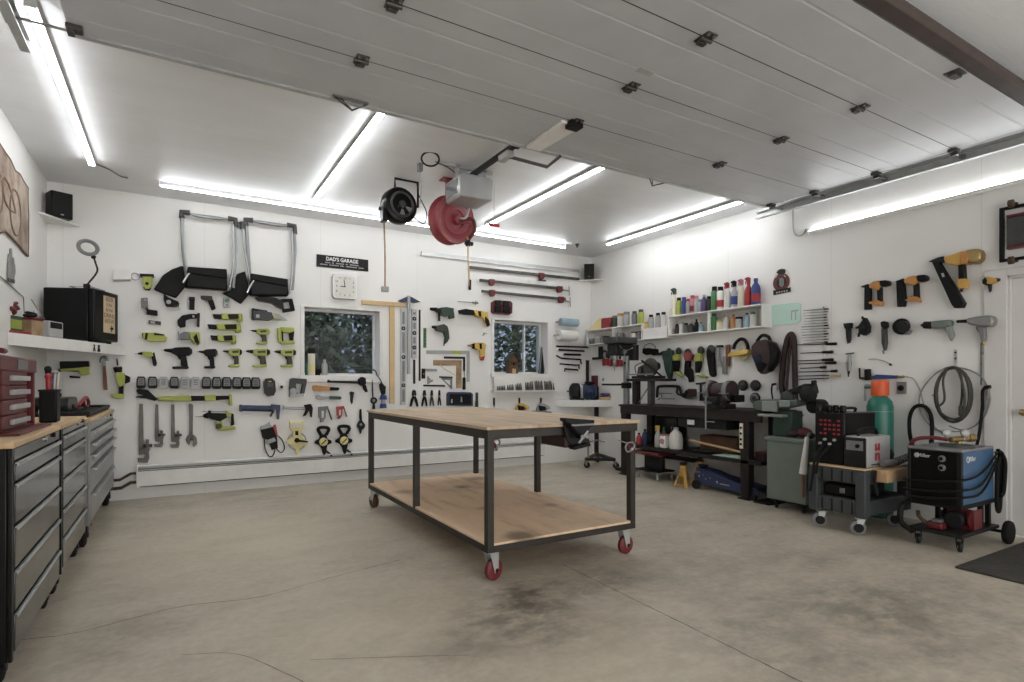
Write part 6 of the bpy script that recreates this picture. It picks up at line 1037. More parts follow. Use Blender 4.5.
for k in range(1, 13):
    a = PI / 2 - k * PI / 6; rr_ = .1 / max(abs(math.cos(a)), abs(math.sin(a))) if k % 3 else .1
    text(t, 'numeral', str(k), .036, (c.x + min(rr_, .125) * math.cos(a), YB - .0585, c.z + min(rr_, .125) * math.sin(a)), (1, 0, 0), (0, 0, 1), 'dgrey', None, .0004)
t.p('hour_hand', G().prism([(c.x + .005, YB - .0595, c.z + .006), (c.x + .005, YB - .0595, c.z - .006), (c.x - .058, YB - .0595, c.z - .001), (c.x - .058, YB - .0595, c.z + .007)], (0, -.002, 0)), 'black', 0); t.p('minute_hand', G().prism([(c.x + .005, YB - .062, c.z), (c.x - .005, YB - .062, c.z), (c.x - .018, YB - .062, c.z + .085), (c.x - .01, YB - .062, c.z + .085)], (0, -.002, 0)), 'black', 0)
# measuring tools
W('B', 't_square', 'big pale wooden T-square hung right of the first window', 'T-square', [('head', 'oak', [P([(361.5, 300), (405.2, 302.6), (405.2, 306.8), (362, 304.3)], .02, .04)]), ('blade', 'oak', [P([(389.4, 305.3), (395, 305.6), (394.6, 403.5), (389.7, 403.3)], .004, .02)], .002), ('hanger', 'steel', [('d', (392.2, 303.8), .006, .0, .045)], 0)])
W('B', 't_square', 'white T-square with blue winged head between the two levels', 'T-square', [('head', 'navy', [P([(397.5, 301), (406, 297), (409, 296), (412, 297), (420.8, 302), (414, 303), (409, 302), (402, 302.5)], .042, .056)]), ('blade', 'lgrey', [P([(407.6, 295.5), (410.4, 295.7), (410.2, 374), (407.7, 373.8)], .034, .06)], .001)])
def level(lab, x0, x1, y0, y1, vials):
    W('B', 'spirit_level', lab, 'spirit level', [('beam', 'alum', [rect(x0, y0, x1, y1, .004, .028)], .003), ('web', 'grey', [rect(x0 + 1.1, a, x1 - 1.1, b, .028, .0285) for a, b in zip([y0 + 3] + [v + 4 for v in vials], [v - 4 for v in vials] + [y1 - 3])], 0), ('vial', 'black', [('d', ((x0 + x1) / 2, v), .026, .028, .036) for v in vials], 0), ('vial_window', 'lgrey', [('d', ((x0 + x1) / 2, v), .010, .036, .039) for v in vials], 0)], 'spirit levels')
level('long spirit level with three vials hung right of the wooden T-square', 401.2, 405.8, 308.7, 405, (328.3, 357, 385.3)); level('shorter spirit level with three vials right of the blue-headed T-square', 412.1, 416.8, 309.2, 357.5, (318.7, 333, 347.5))
W('B', 'steel_ruler', 'long thin dark steel ruler right of the shorter level', 'ruler', [('blade', 'gun', [rect(418.8, 309.8, 420.6, 381, .003, .008)], .001), ('hang_tab', 'black', [rect(418.9, 309.9, 420.5, 312, .008, .0095)], 0)])
W('B', 'steel_ruler', 'short dark ruler hung under the shorter level', 'ruler', [('blade', 'gun', [rect(413.2, 359.8, 415.4, 383.7, .003, .008)], .001), ('hang_tab', 'black', [rect(413.4, 360, 415.2, 362, .008, .0095)], 0)])
W('B', 'green_tag', 'narrow bright green strip on the wall right of the rulers', 'strip', [('strip', 'green', [rect(423.4, 328, 426.4, 347.8, .001, .004)], 0), ('marks', 'dgreen', [rect(424.2, 330 + k * 3.2, 425.6, 332 + k * 3.2, .004, .0046) for k in range(5)], 0)])
def lsq(lab, mat, hx0, hx1, hy0, hy1, vx0, vx1, vy1, extra=()):
    W('B', 'framing_square', lab, 'square', [('blade', mat, [P([(hx0, hy0), (vx1, hy0 + .4), (vx1, vy1), (vx0, vy1), (vx0, hy1 + .3), (hx0, hy1)], .003, .009)], .001)] + list(extra), 'framing squares')
lsq('largest grey framing square with a yellow sticker', 'lgrey', 426.5, 0, 350.3, 353.8, 466.7, 469.8, 381.6, [('sticker', 'lime', [P([(452, 350.8), (461.5, 350.9), (461.5, 354), (452, 353.8)], .009, .0095)], 0)])
lsq('small dark framing square with a black handle inside the largest one', 'gun', 444, 0, 356.4, 358.6, 463.2, 465.2, 371, [('handle', 'black', [rect(463, 377.5, 465.8, 389.5, .004, .022)], .004), ('tang', 'steel', [rect(463.9, 371, 464.9, 378, .004, .01)], 0)])
lsq('brown mottled framing square in the middle of the squares', 'cork', 433.3, 0, 360, 365.3, 456.2, 461.6, 388)
W('B', 'try_square', 'small try square with a black stock left of the brown square', 'square', [('stock', 'black', [rect(422.2, 368.5, 425.4, 378.6, .004, .028)], .003), ('blade', 'steel', [P([(425, 368.6), (437, 369), (437, 371.5), (425, 371.3)], .008, .014)], .001), ('lock_screw', 'brass', [('d', (423.8, 374), .01, .028, .034)], 0)])
W('B', 'speed_square', 'grey triangular speed square right of the caliper', 'square', [('plate', 'grey', [P([(440, 377), (452.5, 377.3), (452.3, 389), (450.5, 388.4), (450.5, 380), (444, 379.8), (451, 386.5), (451.5, 388.8)], .004, .01)], .001), ('fence', 'gun', [P([(439.6, 376.2), (452.8, 376.6), (452.8, 378), (440, 377.7)], .003, .025)], .002)])
W('B', 'bevel_string', 'thin tan cord hung across the brown framing square', 'cord', [('cord', 'oak', [('r', [(440.5, 365), (444, 368.5), (450, 372), (455, 375)], .004, .016, 4)], 0), ('knot', 'oak', [('d', (440.5, 365), .01, .012, .022)], 0)])
W('B', 'caliper', 'small steel caliper hung above the short straightedge', 'caliper', [('beam', 'steel', [rect(427.4, 376.3, 429, 384, .004, .012)], .001), ('jaw', 'steel', [P([(428.5, 381), (433, 379.5), (433.3, 381), (429, 383.6), (427.4, 383.8), (427.4, 381.5)], .004, .014), P([(428.5, 377), (431, 379.5), (430, 381), (428.5, 379)], .004, .014)], .001)])
W('B', 'straightedge', 'short dark straightedge hung level under the caliper', 'ruler', [('blade', 'gun', [P([(423.4, 384.6), (445, 385), (445, 386.7), (423.4, 386.3)], .003, .012)], .001), ('hang_tab', 'black', [P([(423.4, 384.6), (425, 384.7), (425, 386.4), (423.4, 386.3)], .012, .014)], 0)])
def pliers(lab, x, y0, y1, w_, mat):
    W('B', 'pliers', lab, 'pliers', [('jaw', 'gun', [P([(x - w_ * .35, y0 + 1), (x - .2, y0), (x + .2, y0), (x + w_ * .35, y0 + 1), (x + w_ * .5, y0 + 5), (x + w_ * .2, y0 + 7.5), (x - w_ * .2, y0 + 7.5), (x - w_ * .5, y0 + 5)], .006, .03)], .003), ('pivot', 'steel', [('d', (x, y0 + 6), .012, .03, .035)], 0), ('handle', mat, [P([(x - w_ * .25, y0 + 6), (x + w_ * .05, y0 + 7), (x - w_ * .2, y0 + 11), (x - w_ * .62, y1), (x - w_, y1 - .5), (x - w_ * .75, y0 + 10)], .008, .032)], .004), ('handle', mat, [P([(x + w_ * .25, y0 + 6), (x - w_ * .05, y0 + 7), (x + w_ * .2, y0 + 11), (x + w_ * .62, y1), (x + w_, y1 - .5), (x + w_ * .75, y0 + 10)], .008, .032)], .004)], 'pliers above the work table')
pliers('largest black pliers above the work table, left of the four', 414.4, 389.8, 406.8, 4.3, 'black'); pliers('black pliers second from the left above the work table', 424.8, 390, 406.5, 3.0, 'black'); pliers('dark green-handled locking pliers third from the left', 432.2, 390, 406.2, 2.2, 'olive'); pliers('slim dark cutters, last of the four above the work table', 439.8, 390, 405.6, 1.7, 'gun')
W('B', 'tool_pouch', 'black case with rounded corners hung at the table edge', 'case', [('shell', 'navy', [P([(449.5, 392), (471, 392.3), (473, 394), (473, 406), (448, 405.7), (448, 393.7)], .004, .06)], .01), ('front', 'black', [P([(450, 394), (471, 394.2), (471.3, 404.5), (449.8, 404.4)], .06, .066)], .004), ('white_mark', 'lgrey', [P([(461, 396.5), (462, 397), (462.4, 402), (460.6, 402)], .066, .068), P([(451.3, 399), (452.4, 399), (452.6, 403), (451, 403)], .066, .068)], 0)])
W('B', 'flat_file', 'dark flat file hung right of the black case', 'file', [('blade', 'olive', [rect(475.8, 392.5, 478.2, 401.5, .004, .014)], .001), ('handle', 'olive', [rect(475.6, 401, 478.4, 407, .004, .022)], .003)])
for x, lab in ((494.2, 'thin dark hook on the wall left of the yellow saw'), (519.5, 'thin dark hook above the yellow circular saw'), (541, 'thin dark hook above the silver circular saw')):
    W('B', 'wall_hook', lab, 'hook', [('plate', 'gun', [rect(x - .8, 397.8, x + .8, 405, .002, .012)], .001), ('peg', 'gun', [('r', [(x, 404), (x, 407)], .008, .05)], 0)], 'wall hooks behind the work table')
for cx, m_, m2, lab in ((522.5, 'yellow', 'black', 'yellow circular saw hung low on the back wall behind the table'), (543.5, 'lgrey', 'black', 'silver circular saw hung low on the back wall behind the table')):
    W('B', 'circular_saw', lab, 'circular saw', [('blade_guard', m_, [('d', (cx - 2, 409.5), .085, .02, .07)], .002), ('motor', m2, [P([(cx - 3.5, 405.5), (cx + 2, 406.5), (cx + 3, 410), (cx - 2, 411)], .07, .13)], .01), ('handle', m_, [P([(cx - 3, 402.8), (cx + 1, 403.3), (cx + 6.8, 406.5), (cx + 7.3, 409), (cx + 4.5, 409.5), (cx + 2.5, 407), (cx - 3.5, 406)], .06, .1)], .006), ('shoe', 'steel', [P([(cx - 8, 411), (cx + 8, 411.6), (cx + 8, 413), (cx - 8, 412.5)], .01, .13)], .002)], 'circular saws')
# corded drills in the middle of the wall
W('B', 'corded_drill', 'dark green heavy corded drill pointing left, upper one right of the levels', 'drill', [('body', 'dgreen', [P([(441, 307.5), (447, 307), (454, 308.3), (453.5, 312.5), (447, 316.5), (441.5, 314.5)], .01, .09)], .012), ('gear_nose', 'gun', [P([(436.5, 308.5), (442, 307.5), (442, 313), (437, 312)], .015, .08)], .008), ('chuck', 'black', [('c', [(437, 309.6), (430.2, 308.8)], .028, .018, .045)]), ('grip', 'dgreen', [P([(448.5, 311.5), (453.8, 309.5), (455, 318), (450, 319)], .02, .07)], .006), ('side_handle', 'black', [('c', [(439, 312), (439.3, 321)], .013, .016, .05)])], PT)
W('B', 'corded_drill', 'olive corded drill with a curved grip, below the dark green one', 'drill', [('body', 'olive', [P([(436, 326), (444, 324), (447.5, 326), (449, 331), (445, 332.5), (437, 330.5)], .01, .08)], .012), ('chuck', 'black', [('c', [(437, 327.5), (432, 326.8)], .026, .016, .042)]), ('grip', 'dgreen', [P([(443.5, 331), (449, 330), (449.8, 338), (447.5, 342.5), (444.5, 343.5), (445.5, 338)], .018, .06)], .008), ('cord_stub', 'rubber', [('r', [(446, 342.5), (444, 344.5), (443.8, 346)], .007, .035, 3)], 0)], PT)
W('B', 'screw_gun', 'black and yellow drywall screw gun pointing left beside the clamps', 'drill', [('nose', 'black', [P([(459.8, 310), (466, 308.8), (475, 310.3), (475, 315), (466, 314.5), (460.5, 313.5)], .015, .075)], .01), ('body', 'yellow', [P([(474, 310), (483.5, 310.8), (485, 314), (484, 318), (476, 316)], .01, .085)], .01), ('motor_band', 'black', [P([(478, 311), (481, 311.2), (481.5, 316.5), (479, 316)], .085, .09)], .002), ('grip', 'yellow', [P([(482.5, 312), (488, 312), (490, 324), (488, 326.8), (484, 320)], .02, .07)], .006), ('grip_pad', 'black', [P([(485.5, 316), (489, 320), (490.3, 325), (488, 327.3), (485, 321)], .07, .08)], .004)], PT)
W('B', 'corded_drill', 'yellow corded drill pointing left beside the second window', 'drill', [('body', 'yellow', [P([(475, 342.8), (484, 342.5), (486.5, 345), (485.5, 349), (478, 350), (475, 348)], .01, .08)], .01), ('motor_band', 'black', [P([(479.5, 343.3), (482, 343.3), (482, 349), (480, 349)], .08, .085)], .002), ('gear_nose', 'black', [P([(472.5, 344), (479, 342.5), (480, 349), (474, 348.5)], .014, .075)], .006), ('chuck', 'brass', [('c', [(474, 345.8), (467.5, 345.5)], .022, .01, .042)]), ('grip', 'yellow', [P([(479, 349), (485.5, 348), (485.5, 356), (483.5, 360.3), (480.5, 358.5), (481, 353)], .016, .06)], .008), ('heel', 'red', [P([(480.5, 357), (485.3, 356), (483.8, 360.6), (481.8, 360.3)], .014, .064)], .003)], PT)
W('B', 'long_screwdriver', 'thin steel screwdriver hung level above the yellow screw gun', 'screwdriver', [('shaft', 'steel', [('c', [(458, 301.5), (474, 302.5)], .005, .006, .02)], 0), ('handle', 'grey', [('c', [(472.5, 302.4), (478, 302.9)], .012, .014, .02)], .001), ('stop', 'grey', [('c', [(475.8, 300.8), (475.6, 305)], .006, .006, .02)], 0)])
W('B', 'wire_hook', 'small bent wire hook alone on the wall left of the second window', 'hook', [('wire', 'lgrey', [('r', [(482.5, 335.5), (484.5, 334.5), (484, 333), (487, 333.5)], .006, .02, 3)], 0), ('screw', 'gun', [('d', (484, 334), .008, .002, .02)], 0)])
W('B', 'vertical_bar', 'short black and brass hose end rest hung under the red reel', 'nozzle', [('bar', 'black', [rect(469.2, 283, 471.2, 289.5, .01, .035)], .003), ('tip', 'steel', [('c', [(470.2, 283), (470.2, 280.5)], .01, .006, .022)], 0)])
# bars and clamps, top right of the back wall
W('B', 'aluminium_straightedge', 'long white straightedge hung highest at the right of the back wall', 'straightedge', [('beam', 'alum', [P([(421.5, 251), (579.3, 269.6), (579.3, 273.5), (421.5, 255)], .004, .028)], .002), ('end_plug', 'lgrey', [P([(577.8, 269.4), (579.4, 269.6), (579.4, 273.6), (577.8, 273.4)], .002, .03)], .001), ('lip', 'white', [P([(421.5, 254.2), (579.3, 272.7), (579.3, 274), (421.5, 255.4)], .028, .034)], 0)])
def barclamp(lab, a, b, jaws, screw, long=False):
    sl = (b[1] - a[1]) / (b[0] - a[0]); yy = lambda x: a[1] + sl * (x - a[0])
    W('B', 'bar_clamp', lab, 'bar clamp', [('bar', 'dsteel', [P([(a[0], a[1] - 1.3), (b[0], b[1] - 1.3), (b[0], b[1] + 1.3), (a[0], a[1] + 1.3)], .03, .05)], .002)] +
      [('jaw', 'dred', [P([(x - 2.5, yy(x) - 2.4), (x + 2.5, yy(x) - 2.1), (x + 2.8, yy(x) + 2), (x + 1.2, yy(x) + 4.2), (x - 1.5, yy(x) + 4), (x - 2.6, yy(x) + 1.5)], .02, .075)], .006) for x in jaws] +
      ([('screw', 'steel', [('c', [(b[0] - 2, b[1] + 1), (screw[0], screw[1])], .009, .009, .055)], 0), ('t_handle', 'steel', [('c', [(screw[0], screw[1] - 4.6), (screw[0] + .4, screw[1] + 4.6)], .007, .007, .06)], 0)] if screw else [('t_handle', 'gun', [('c', [(jaws[0] - 4, yy(jaws[0]) + 5), (jaws[0] + 3.5, yy(jaws[0]) + 5.8)], .01, .01, .06)], 0)]), 'bar clamps on the back wall')
barclamp('longest bar clamp, directly under the straightedge', (468.5, 267), (579.4, 279), (542.3,), None); barclamp('upper of the two shorter bar clamps', (480, 280), (562, 288.4), (492.5, 560.5), (569, 291)); barclamp('lower of the two shorter bar clamps', (482, 291), (566, 299.2), (493, 562), (570, 302))
W('B', 'dual_charger', 'red and black two-bay charger hung above the second window', 'charger', [('case', 'dred', [P([(493, 302), (495.5, 300), (510.5, 301), (512.6, 303), (512.3, 313), (509.5, 314.8), (494.5, 313.5), (492.8, 311.5)], .004, .07)], .01), ('bay', 'black', [P([(494.5, 306), (502, 306.5), (502, 312.5), (495, 312)], .07, .09), P([(503.5, 306.5), (511, 307), (510.5, 313.2), (503.5, 312.6)], .07, .09)], .006), ('battery', 'gloss', [P([(496, 300), (501.5, 300.2), (501.5, 306), (496, 305.8)], .07, .1), P([(504, 300.5), (509.5, 301), (509.5, 306.6), (504, 306.2)], .07, .1)], .006)])
# things at the windows
wsl = W1[2] + .002
def sillbottle(lab, px, h, r, mat, cap, win, yy, kind='plain', **k):
    p = onY(px, 368, yy); return bottle(lab, 0, 0, h, r, mat, cap, kind, None, (W1 if win == 1 else W2)[2] + .002, 0, V((p.x, yy, 0)), **k)
sillbottle('cream tube with a black cap on the first window sill', 311.5, .32, .042, 'cream', 'black', 1, YB + .03, 'tub', lower='pyellow', name='sealant_tube', cat='tube'); sillbottle('small teal bottle at the left edge of the first window sill', 306.8, .17, .02, 'teal', 'navy', 1, YB + .06); sillbottle('clear silver bottle on the first window sill', 324.5, .19, .036, 'lgrey', 'alum', 1, YB + .05); sillbottle('low black jar between the bottles on the first window sill', 317.5, .09, .035, 'black', 'dgrey', 1, YB + .1, 'tub', name='jar', cat='jar')
bc = onY(512, 372, YB + .06); bz = W2[2] + .002
t = T('birdhouse', 'rusty little birdhouse with a pitched roof on the second window sill', 'birdhouse', None, (bc.x, bc.y, bz))
t.p('body', G().prism([(bc.x + a, bc.y - .05, bz + z) for a, z in ((-.075, 0), (.075, 0), (.075, .2), (0, .29), (-.075, .2))], (0, .1, 0)), 'brown', .003); t.p('roof', G().prism([(bc.x + a, bc.y - .075, bz + z) for a, z in ((-.11, .18), (-.105, .165), (0, .285), (.105, .165), (.11, .18), (0, .315))], (0, .15, 0)), 'olive', .002); t.p('hole', G().cyl((bc.x, bc.y - .05, bz + .14), (bc.x, bc.y - .053, bz + .14), .022), 'black', 0); t.p('perch', G().cyl((bc.x, bc.y - .05, bz + .09), (bc.x, bc.y - .09, bz + .09), .006), 'brown', 0); t.p('side_ornament', G().torus((bc.x - .06, bc.y - .052, bz + .15), (0, 1, 0), .025, .007).torus((bc.x + .06, bc.y - .052, bz + .15), (0, 1, 0), .025, .007), 'copper', 0); t.p('front_tag', G().box(bc.x - .03, bc.x + .03, bc.y - .06, bc.y - .052, bz - .0, bz + .07), 'tan', .002)
p0, p1 = onY(540.5, 371.5, YB + .1), onY(544, 347, YB + .14)
t = T('leaning_slat', 'dark grey slat leaning in the right corner of the second window', 'slat', None, (p0.x, p0.y, bz)); t.p('slat', G().prism([(p0.x - .05, p0.y - .03, bz), (p0.x + .045, p0.y - .03, bz), (p1.x + .05, p1.y, p1.z), (p1.x - .045, p1.y, p1.z)], (0, .02, 0)), 'char', .003); t.p('edge_strip', G().prism([(p0.x - .05, p0.y - .031, bz), (p0.x - .03, p0.y - .031, bz), (p1.x - .025, p1.y - .001, p1.z), (p1.x - .045, p1.y - .001, p1.z)], (0, -.003, 0)), 'grey', 0)
# drill-bit rack
ra, rb = wp('B', 490.3, 391), wp('B', 553.6, 391)
zl = ra.z; t = T('bit_rack', 'white slanted rack of drill bits under the second window', 'rack', None, ((ra.x + rb.x) / 2, YB, zl))
t.p('shelf', G().box(ra.x, rb.x, YB - .13, YB - .001, zl - .02, zl), 'white', .003); t.p('back_board', G().prism([(ra.x + .03, y, z) for y, z in ((YB - .09, zl), (YB - .075, zl), (YB - .012, zl + .2), (YB - .027, zl + .2))], (rb.x - ra.x - .06, 0, 0)), 'offwhite', .003)
rr = random.Random(3); n_ = 34
for i in range(n_):
    if i in (5, 10, 15, 16, 22, 28): continue
    f = i / (n_ - 1); x = ra.x + .06 + (rb.x - ra.x - .17) * f; h = .055 + .085 * min(1, f * 1.4) * rr.uniform(.8, 1.05)
    a = V((x, YB - .109, zl + .014)); b_ = a + V((.004, .018, .062)) * (h / .066)
    lab = 'dark twist drill bit standing in the white slanted rack under the second window'
    one('drill_bit', lab, 'drill bit', G().cyl(a, a + (b_ - a) * .35, .011 + .003 * f, None, 8).cyl(a + (b_ - a) * .35, b_, .010 + .003 * f, .004 + .004 * f, 8), 'wrench' if i % 3 else 'dsteel', 'drill bits in the white rack')
one('countersink', 'small dark countersink at the right end of the bit rack', 'drill bit', G().cyl((rb.x - .07, YB - .112, zl + .012), (rb.x - .067, YB - .098, zl + .06), .012, .007).cyl((rb.x - .067, YB - .098, zl + .06), (rb.x - .064, YB - .084, zl + .11), .005), 'gun')
# paper rolls and pry bars
for (x0, x1, y, r, m_, lab) in ((560.5, 577.5, 321.8, .058, 'sky', 'light blue paper towel roll on the wall by the right corner'), (558.5, 576, 335, .078, 'white', 'white paper towel roll under the blue one')):
    a, b_ = wp('B', x0, y, .1), wp('B', x1, y - .2 + 1.0, .1); b_.z = a.z
    t = T('paper_roll', lab, 'paper roll', 'paper towel rolls', ((a.x + b_.x) / 2, a.y, a.z - r)); u_ = (b_ - a).normalized(); t.p('paper', G().lathe(a, u_, [(r - .004, 0), (r, .004), (r, (b_ - a).length - .004), (r - .004, (b_ - a).length)], 24), m_, 0); t.p('core', G().cyl(a - u_ * .002, a + u_ * .002, .02), 'tan', 0); t.p('bracket', G().cyl(a - u_ * .02, b_ + u_ * .02, .008).box(a.x - .022, a.x - .014, a.y - .01, YB + .003, a.z - .01, a.z + .01).box(b_.x + .014, b_.x + .022, a.y - .01, YB + .003, a.z - .01, a.z + .01), 'lgrey', 0)
for pts, r, lab in (([(556.5, 346.2), (587, 347.2)], .013, 'long thin pry bar, topmost of the bars below the paper rolls'), ([(559, 349.8), (583.5, 351)], .014, 'straight black bar, second below the paper rolls'), ([(564, 354.3), (580, 354.8)], .016, 'shortest straight bar, third below the paper rolls'), ([(556.5, 355.5), (561, 358.2), (580.5, 359.6), (581, 363)], .013, 'bent bar with hooked ends, fourth below the paper rolls'), ([(560, 363.8), (577, 365.2), (579, 364.8), (579, 368)], .012, 'hooked pry bar, fifth below the paper rolls'), ([(564.8, 371.5), (564.8, 369), (577.5, 369.8)], .013, 'short L-shaped bar, lowest below the paper rolls')):
    W('B', 'pry_bar', lab, 'pry bar', [('bar', 'black', [('r', pts, r, .025)], 0), ('claw', 'gun', [('c', [pts[-1], (pts[-1][0] + .8, pts[-1][1] + .9)], r, r * .6, .025)], 0)], 'pry bars on the back wall')
# left end of the back wall, under the corner shelf
W('B', 'hedge_trimmer', 'lime and black trimmer hung under the corner shelf', 'trimmer', [('case', 'black', [P([(59.5, 361.5), (88.5, 361), (89, 366), (86, 372), (60, 371)], .01, .08)], .008), ('body', 'lime', [P([(60, 369), (80, 367.5), (89, 366.5), (90, 374.5), (80, 375.5), (79, 371), (60, 371)], .08, .11)], .006), ('nose', 'dgrey', [('c', [(61, 370), (56, 370.7)], .02, .004, .08)], 0), ('foot', 'black', [P([(69, 375.5), (80, 376.5), (79, 378.3), (70, 378)], .02, .08)], .004)], PT)
W('B', 'claw_hammer', 'hammer with an orange wooden handle hung above the corner chest', 'hammer', [('handle', 'rust', [P([(102.5, 366), (105.5, 366), (107.5, 390), (103.5, 390)], .01, .045)], .006), ('shank', 'steel', [P([(102.3, 360), (105, 360), (105.5, 367), (102.5, 367)], .014, .04)], .003), ('head', 'steel', [('r', [(101, 362.5), (101.8, 358.3), (104.5, 357), (107, 359), (107, 361)], .014, .03, 4)], 0)])
W('B', 'cordless_drill', 'lime and black drill hung nose-up beside the corner shelf', 'drill', [('body', 'lime', [P([(116, 372), (124, 373), (126, 377), (124.5, 385), (119, 387), (116.5, 381)], .01, .1)], .012), ('chuck', 'black', [('c', [(118.5, 372.5), (117.5, 367)], .032, .04, .06), ('c', [(117.8, 365.5), (117, 358.5)], .008, .006, .06)]), ('collar', 'black', [P([(114.5, 366.5), (122, 367), (122, 369.5), (114.8, 369)], .02, .1)], .004), ('rear_cap', 'black', [P([(123.5, 374), (130, 377), (129.5, 382), (124.5, 384)], .012, .1)], .006), ('grip', 'black', [P([(119, 385.5), (123.5, 385), (123, 395.5), (118.5, 394.5)], .02, .08)], .006), ('battery_foot', 'lime', [P([(111, 393.5), (123.5, 394), (123, 399), (112, 397)], .01, .1)], .005)], PT)
# ================================================================== right wall: bottle shelves
def yR(px, xx=5.5): return onX(px, 320, xx).y
def zR(px, py, xx=5.5): return onX(px, py, xx).z
SX0, SX1 = 5.42, 5.588
def ushelf(lab, ya, yb, zb, zt, mids, name='wall_shelf'):
    t = T(name, lab, 'shelf', 'white bottle shelves on the right wall', (5.5, (ya + yb) / 2, zb)); w = .016
    t.p('bottom_board', G().box(SX0, SX1, ya, yb, zb - w, zb), 'white', .002); t.p('top_board', G().box(SX0, SX1, ya, yb, zt - w, zt), 'white', .002)
    for y in mids: t.p('divider', G().box(SX0, SX1 - .001, y - w / 2, y + w / 2, zb, zt - w), 'white', .001)
    t.p('back_panel', G().box(SX1 - .006, SX1, ya + .001, yb - .001, zb + .0005, zt - w - .0005), 'offwhite', 0)
    return t
zA0, zA1 = 1.812, 2.05
yA0, yA1 = yR(762.5, 5.42), yR(668, 5.42)
ushelf('largest white bottle shelf on the right wall, with two open compartments', yA0, yA1, zA0, zA1, [yA0 + .008, (yR(708, 5.42)), yA1 - .008])
ym0, ym1 = yA1 + .02, yR(643, 5.42)
t = T('wall_shelf', 'white boxed shelf with a closed front between the two open shelves', 'shelf', 'white bottle shelves on the right wall', (5.5, (ym0 + ym1) / 2, 1.8)); t.p('box_front', G().box(SX0, SX0 + .016, ym0, ym1, 1.79, 1.92), 'white', .002); t.p('bottom_board', G().box(SX0 - .01, SX1, ym0 - .01, ym1 + .01, 1.774, 1.79), 'white', .002); t.p('inner_board', G().box(SX0 + .016, SX1, ym0, ym1, 1.905, 1.92), 'white', 0)
yc0, yc1 = ym1 + .02, 6.93
ushelf('far white bottle shelf nearest the right back corner, with a red box on top', yc0, yc1, 1.785, 2.0, [yc0 + .008, yR(612, 5.42), yc1 - .008])
zA = zA1 + .001
BG = {0: 'bottles on top of the largest bottle shelf', 1: 'bottles inside the largest bottle shelf', 2: 'cans on the boxed shelf', 3: 'bottles on the far shelf'}
def sb(px, h, r, mat, cap, kind, lab, z, g_, lower=None, xx=5.5, name=None, cat='bottle'):
    return bottle(lab, 0, 0, h, r, mat, cap, kind, BG[g_], z, 0, V((xx, yR(px, xx), 0)), lower=lower, name=name, cat=cat)
L0 = 'on the top bottle shelf'
sb(671, .11, .026, 'cream', 'cream', 'plain', 'small cream bottle at the far end ' + L0, zA, 0)
sb(674.5, .36, .036, 'cream', 'dgreen', 'trigger', 'tall clear spray bottle with dark trigger, far end ' + L0, zA, 0)
sb(679, .225, .034, 'lime', 'black', 'can', 'lime spray can with a black cap ' + L0, zA, 0)
sb(684, .22, .034, 'blue', 'blue', 'can', 'all-blue spray can ' + L0, zA, 0)
sb(688.5, .19, .034, 'lgrey', 'red', 'can', 'red-capped white spray can right of the blue can ' + L0, zA, 0)
sb(692.5, .225, .034, 'pink', 'red', 'can', 'pink and red spray can ' + L0, zA, 0, 'dred')
sb(696.5, .21, .032, 'lgrey', 'pink', 'can', 'pale spray can with a pink cap ' + L0, zA, 0)
sb(700, .16, .03, 'lgrey', 'grey', 'can', 'short grey can ' + L0, zA, 0)
sb(704, .21, .038, 'purple', 'lgrey', 'plain', 'purple bottle with a pointed grey cap ' + L0, zA, 0)
sb(709, .18, .032, 'olive', 'black', 'can', 'short olive can right of the purple bottle ' + L0, zA, 0)
sb(714.5, .285, .04, 'green', 'black', 'can', 'tall green can with a black cap ' + L0, zA, 0)
sb(720.5, .27, .042, 'offwhite', 'black', 'can', 'white can with a red lower half ' + L0, zA, 0, 'red')
sb(727.5, .31, .042, 'offwhite', 'red', 'trigger', 'white spray bottle with a red trigger ' + L0, zA, 0)
sb(734.5, .315, .042, 'lgrey', 'black', 'trigger', 'black-triggered blue spray bottle ' + L0, zA, 0, 'blue')
sb(741.5, .32, .042, 'cream', 'pink', 'trigger', 'pale spray bottle with a pink trigger ' + L0, zA, 0)
sb(748.5, .325, .044, 'red', 'red', 'trigger', 'all-red spray bottle second from the near end ' + L0, zA, 0)
sb(755.8, .295, .05, 'blue', 'blue', 'plain', 'blue tapered bottle at the near end ' + L0, zA, 0, 'red')
zB = zA0 + .001; L1 = 'inside the largest bottle shelf'
for a in ((672, .1, .04, 'lgrey', 'black', 'plain', 'small grey bottle at the far end '), (677, .13, .026, 'maroon', 'black', 'can', 'slim maroon can '), (681.5, .15, .03, 'offwhite', 'lgrey', 'can', 'white can in the far compartment '), (686, .13, .03, 'grey', 'black', 'can', 'grey can with a black cap in the far compartment '), (691, .13, .042, 'dgrey', 'lgrey', 'plain', 'dark wide bottle in the far compartment '), (696.5, .165, .026, 'gun', 'black', 'plain', 'dark bottle with a pointed cap in the far compartment '), (701, .12, .03, 'sky', 'blue', 'plain', 'pale blue bottle in the far compartment '), (714, .205, .042, 'green', 'dgreen', 'can', 'large green can in the near compartment '), (720, .12, .04, 'cream', 'lime', 'tub', 'cream tub in the near compartment '), (726, .17, .038, 'offwhite', 'grey', 'plain', 'white bottle with a grey cap in the near compartment '), (733.5, .165, .036, 'orange', 'red', 'plain', 'orange bottle with a red cap '), (739, .13, .038, 'lgrey', 'black', 'tub', 'grey tub with a black lid '), (747, .165, .036, 'sky', 'navy', 'plain', 'blue bottle in the near compartment '), (753, .17, .034, 'offwhite', 'green', 'can', 'white can at the near end ')):
    sb(*a[:6], a[6] + L1, zB, 1)
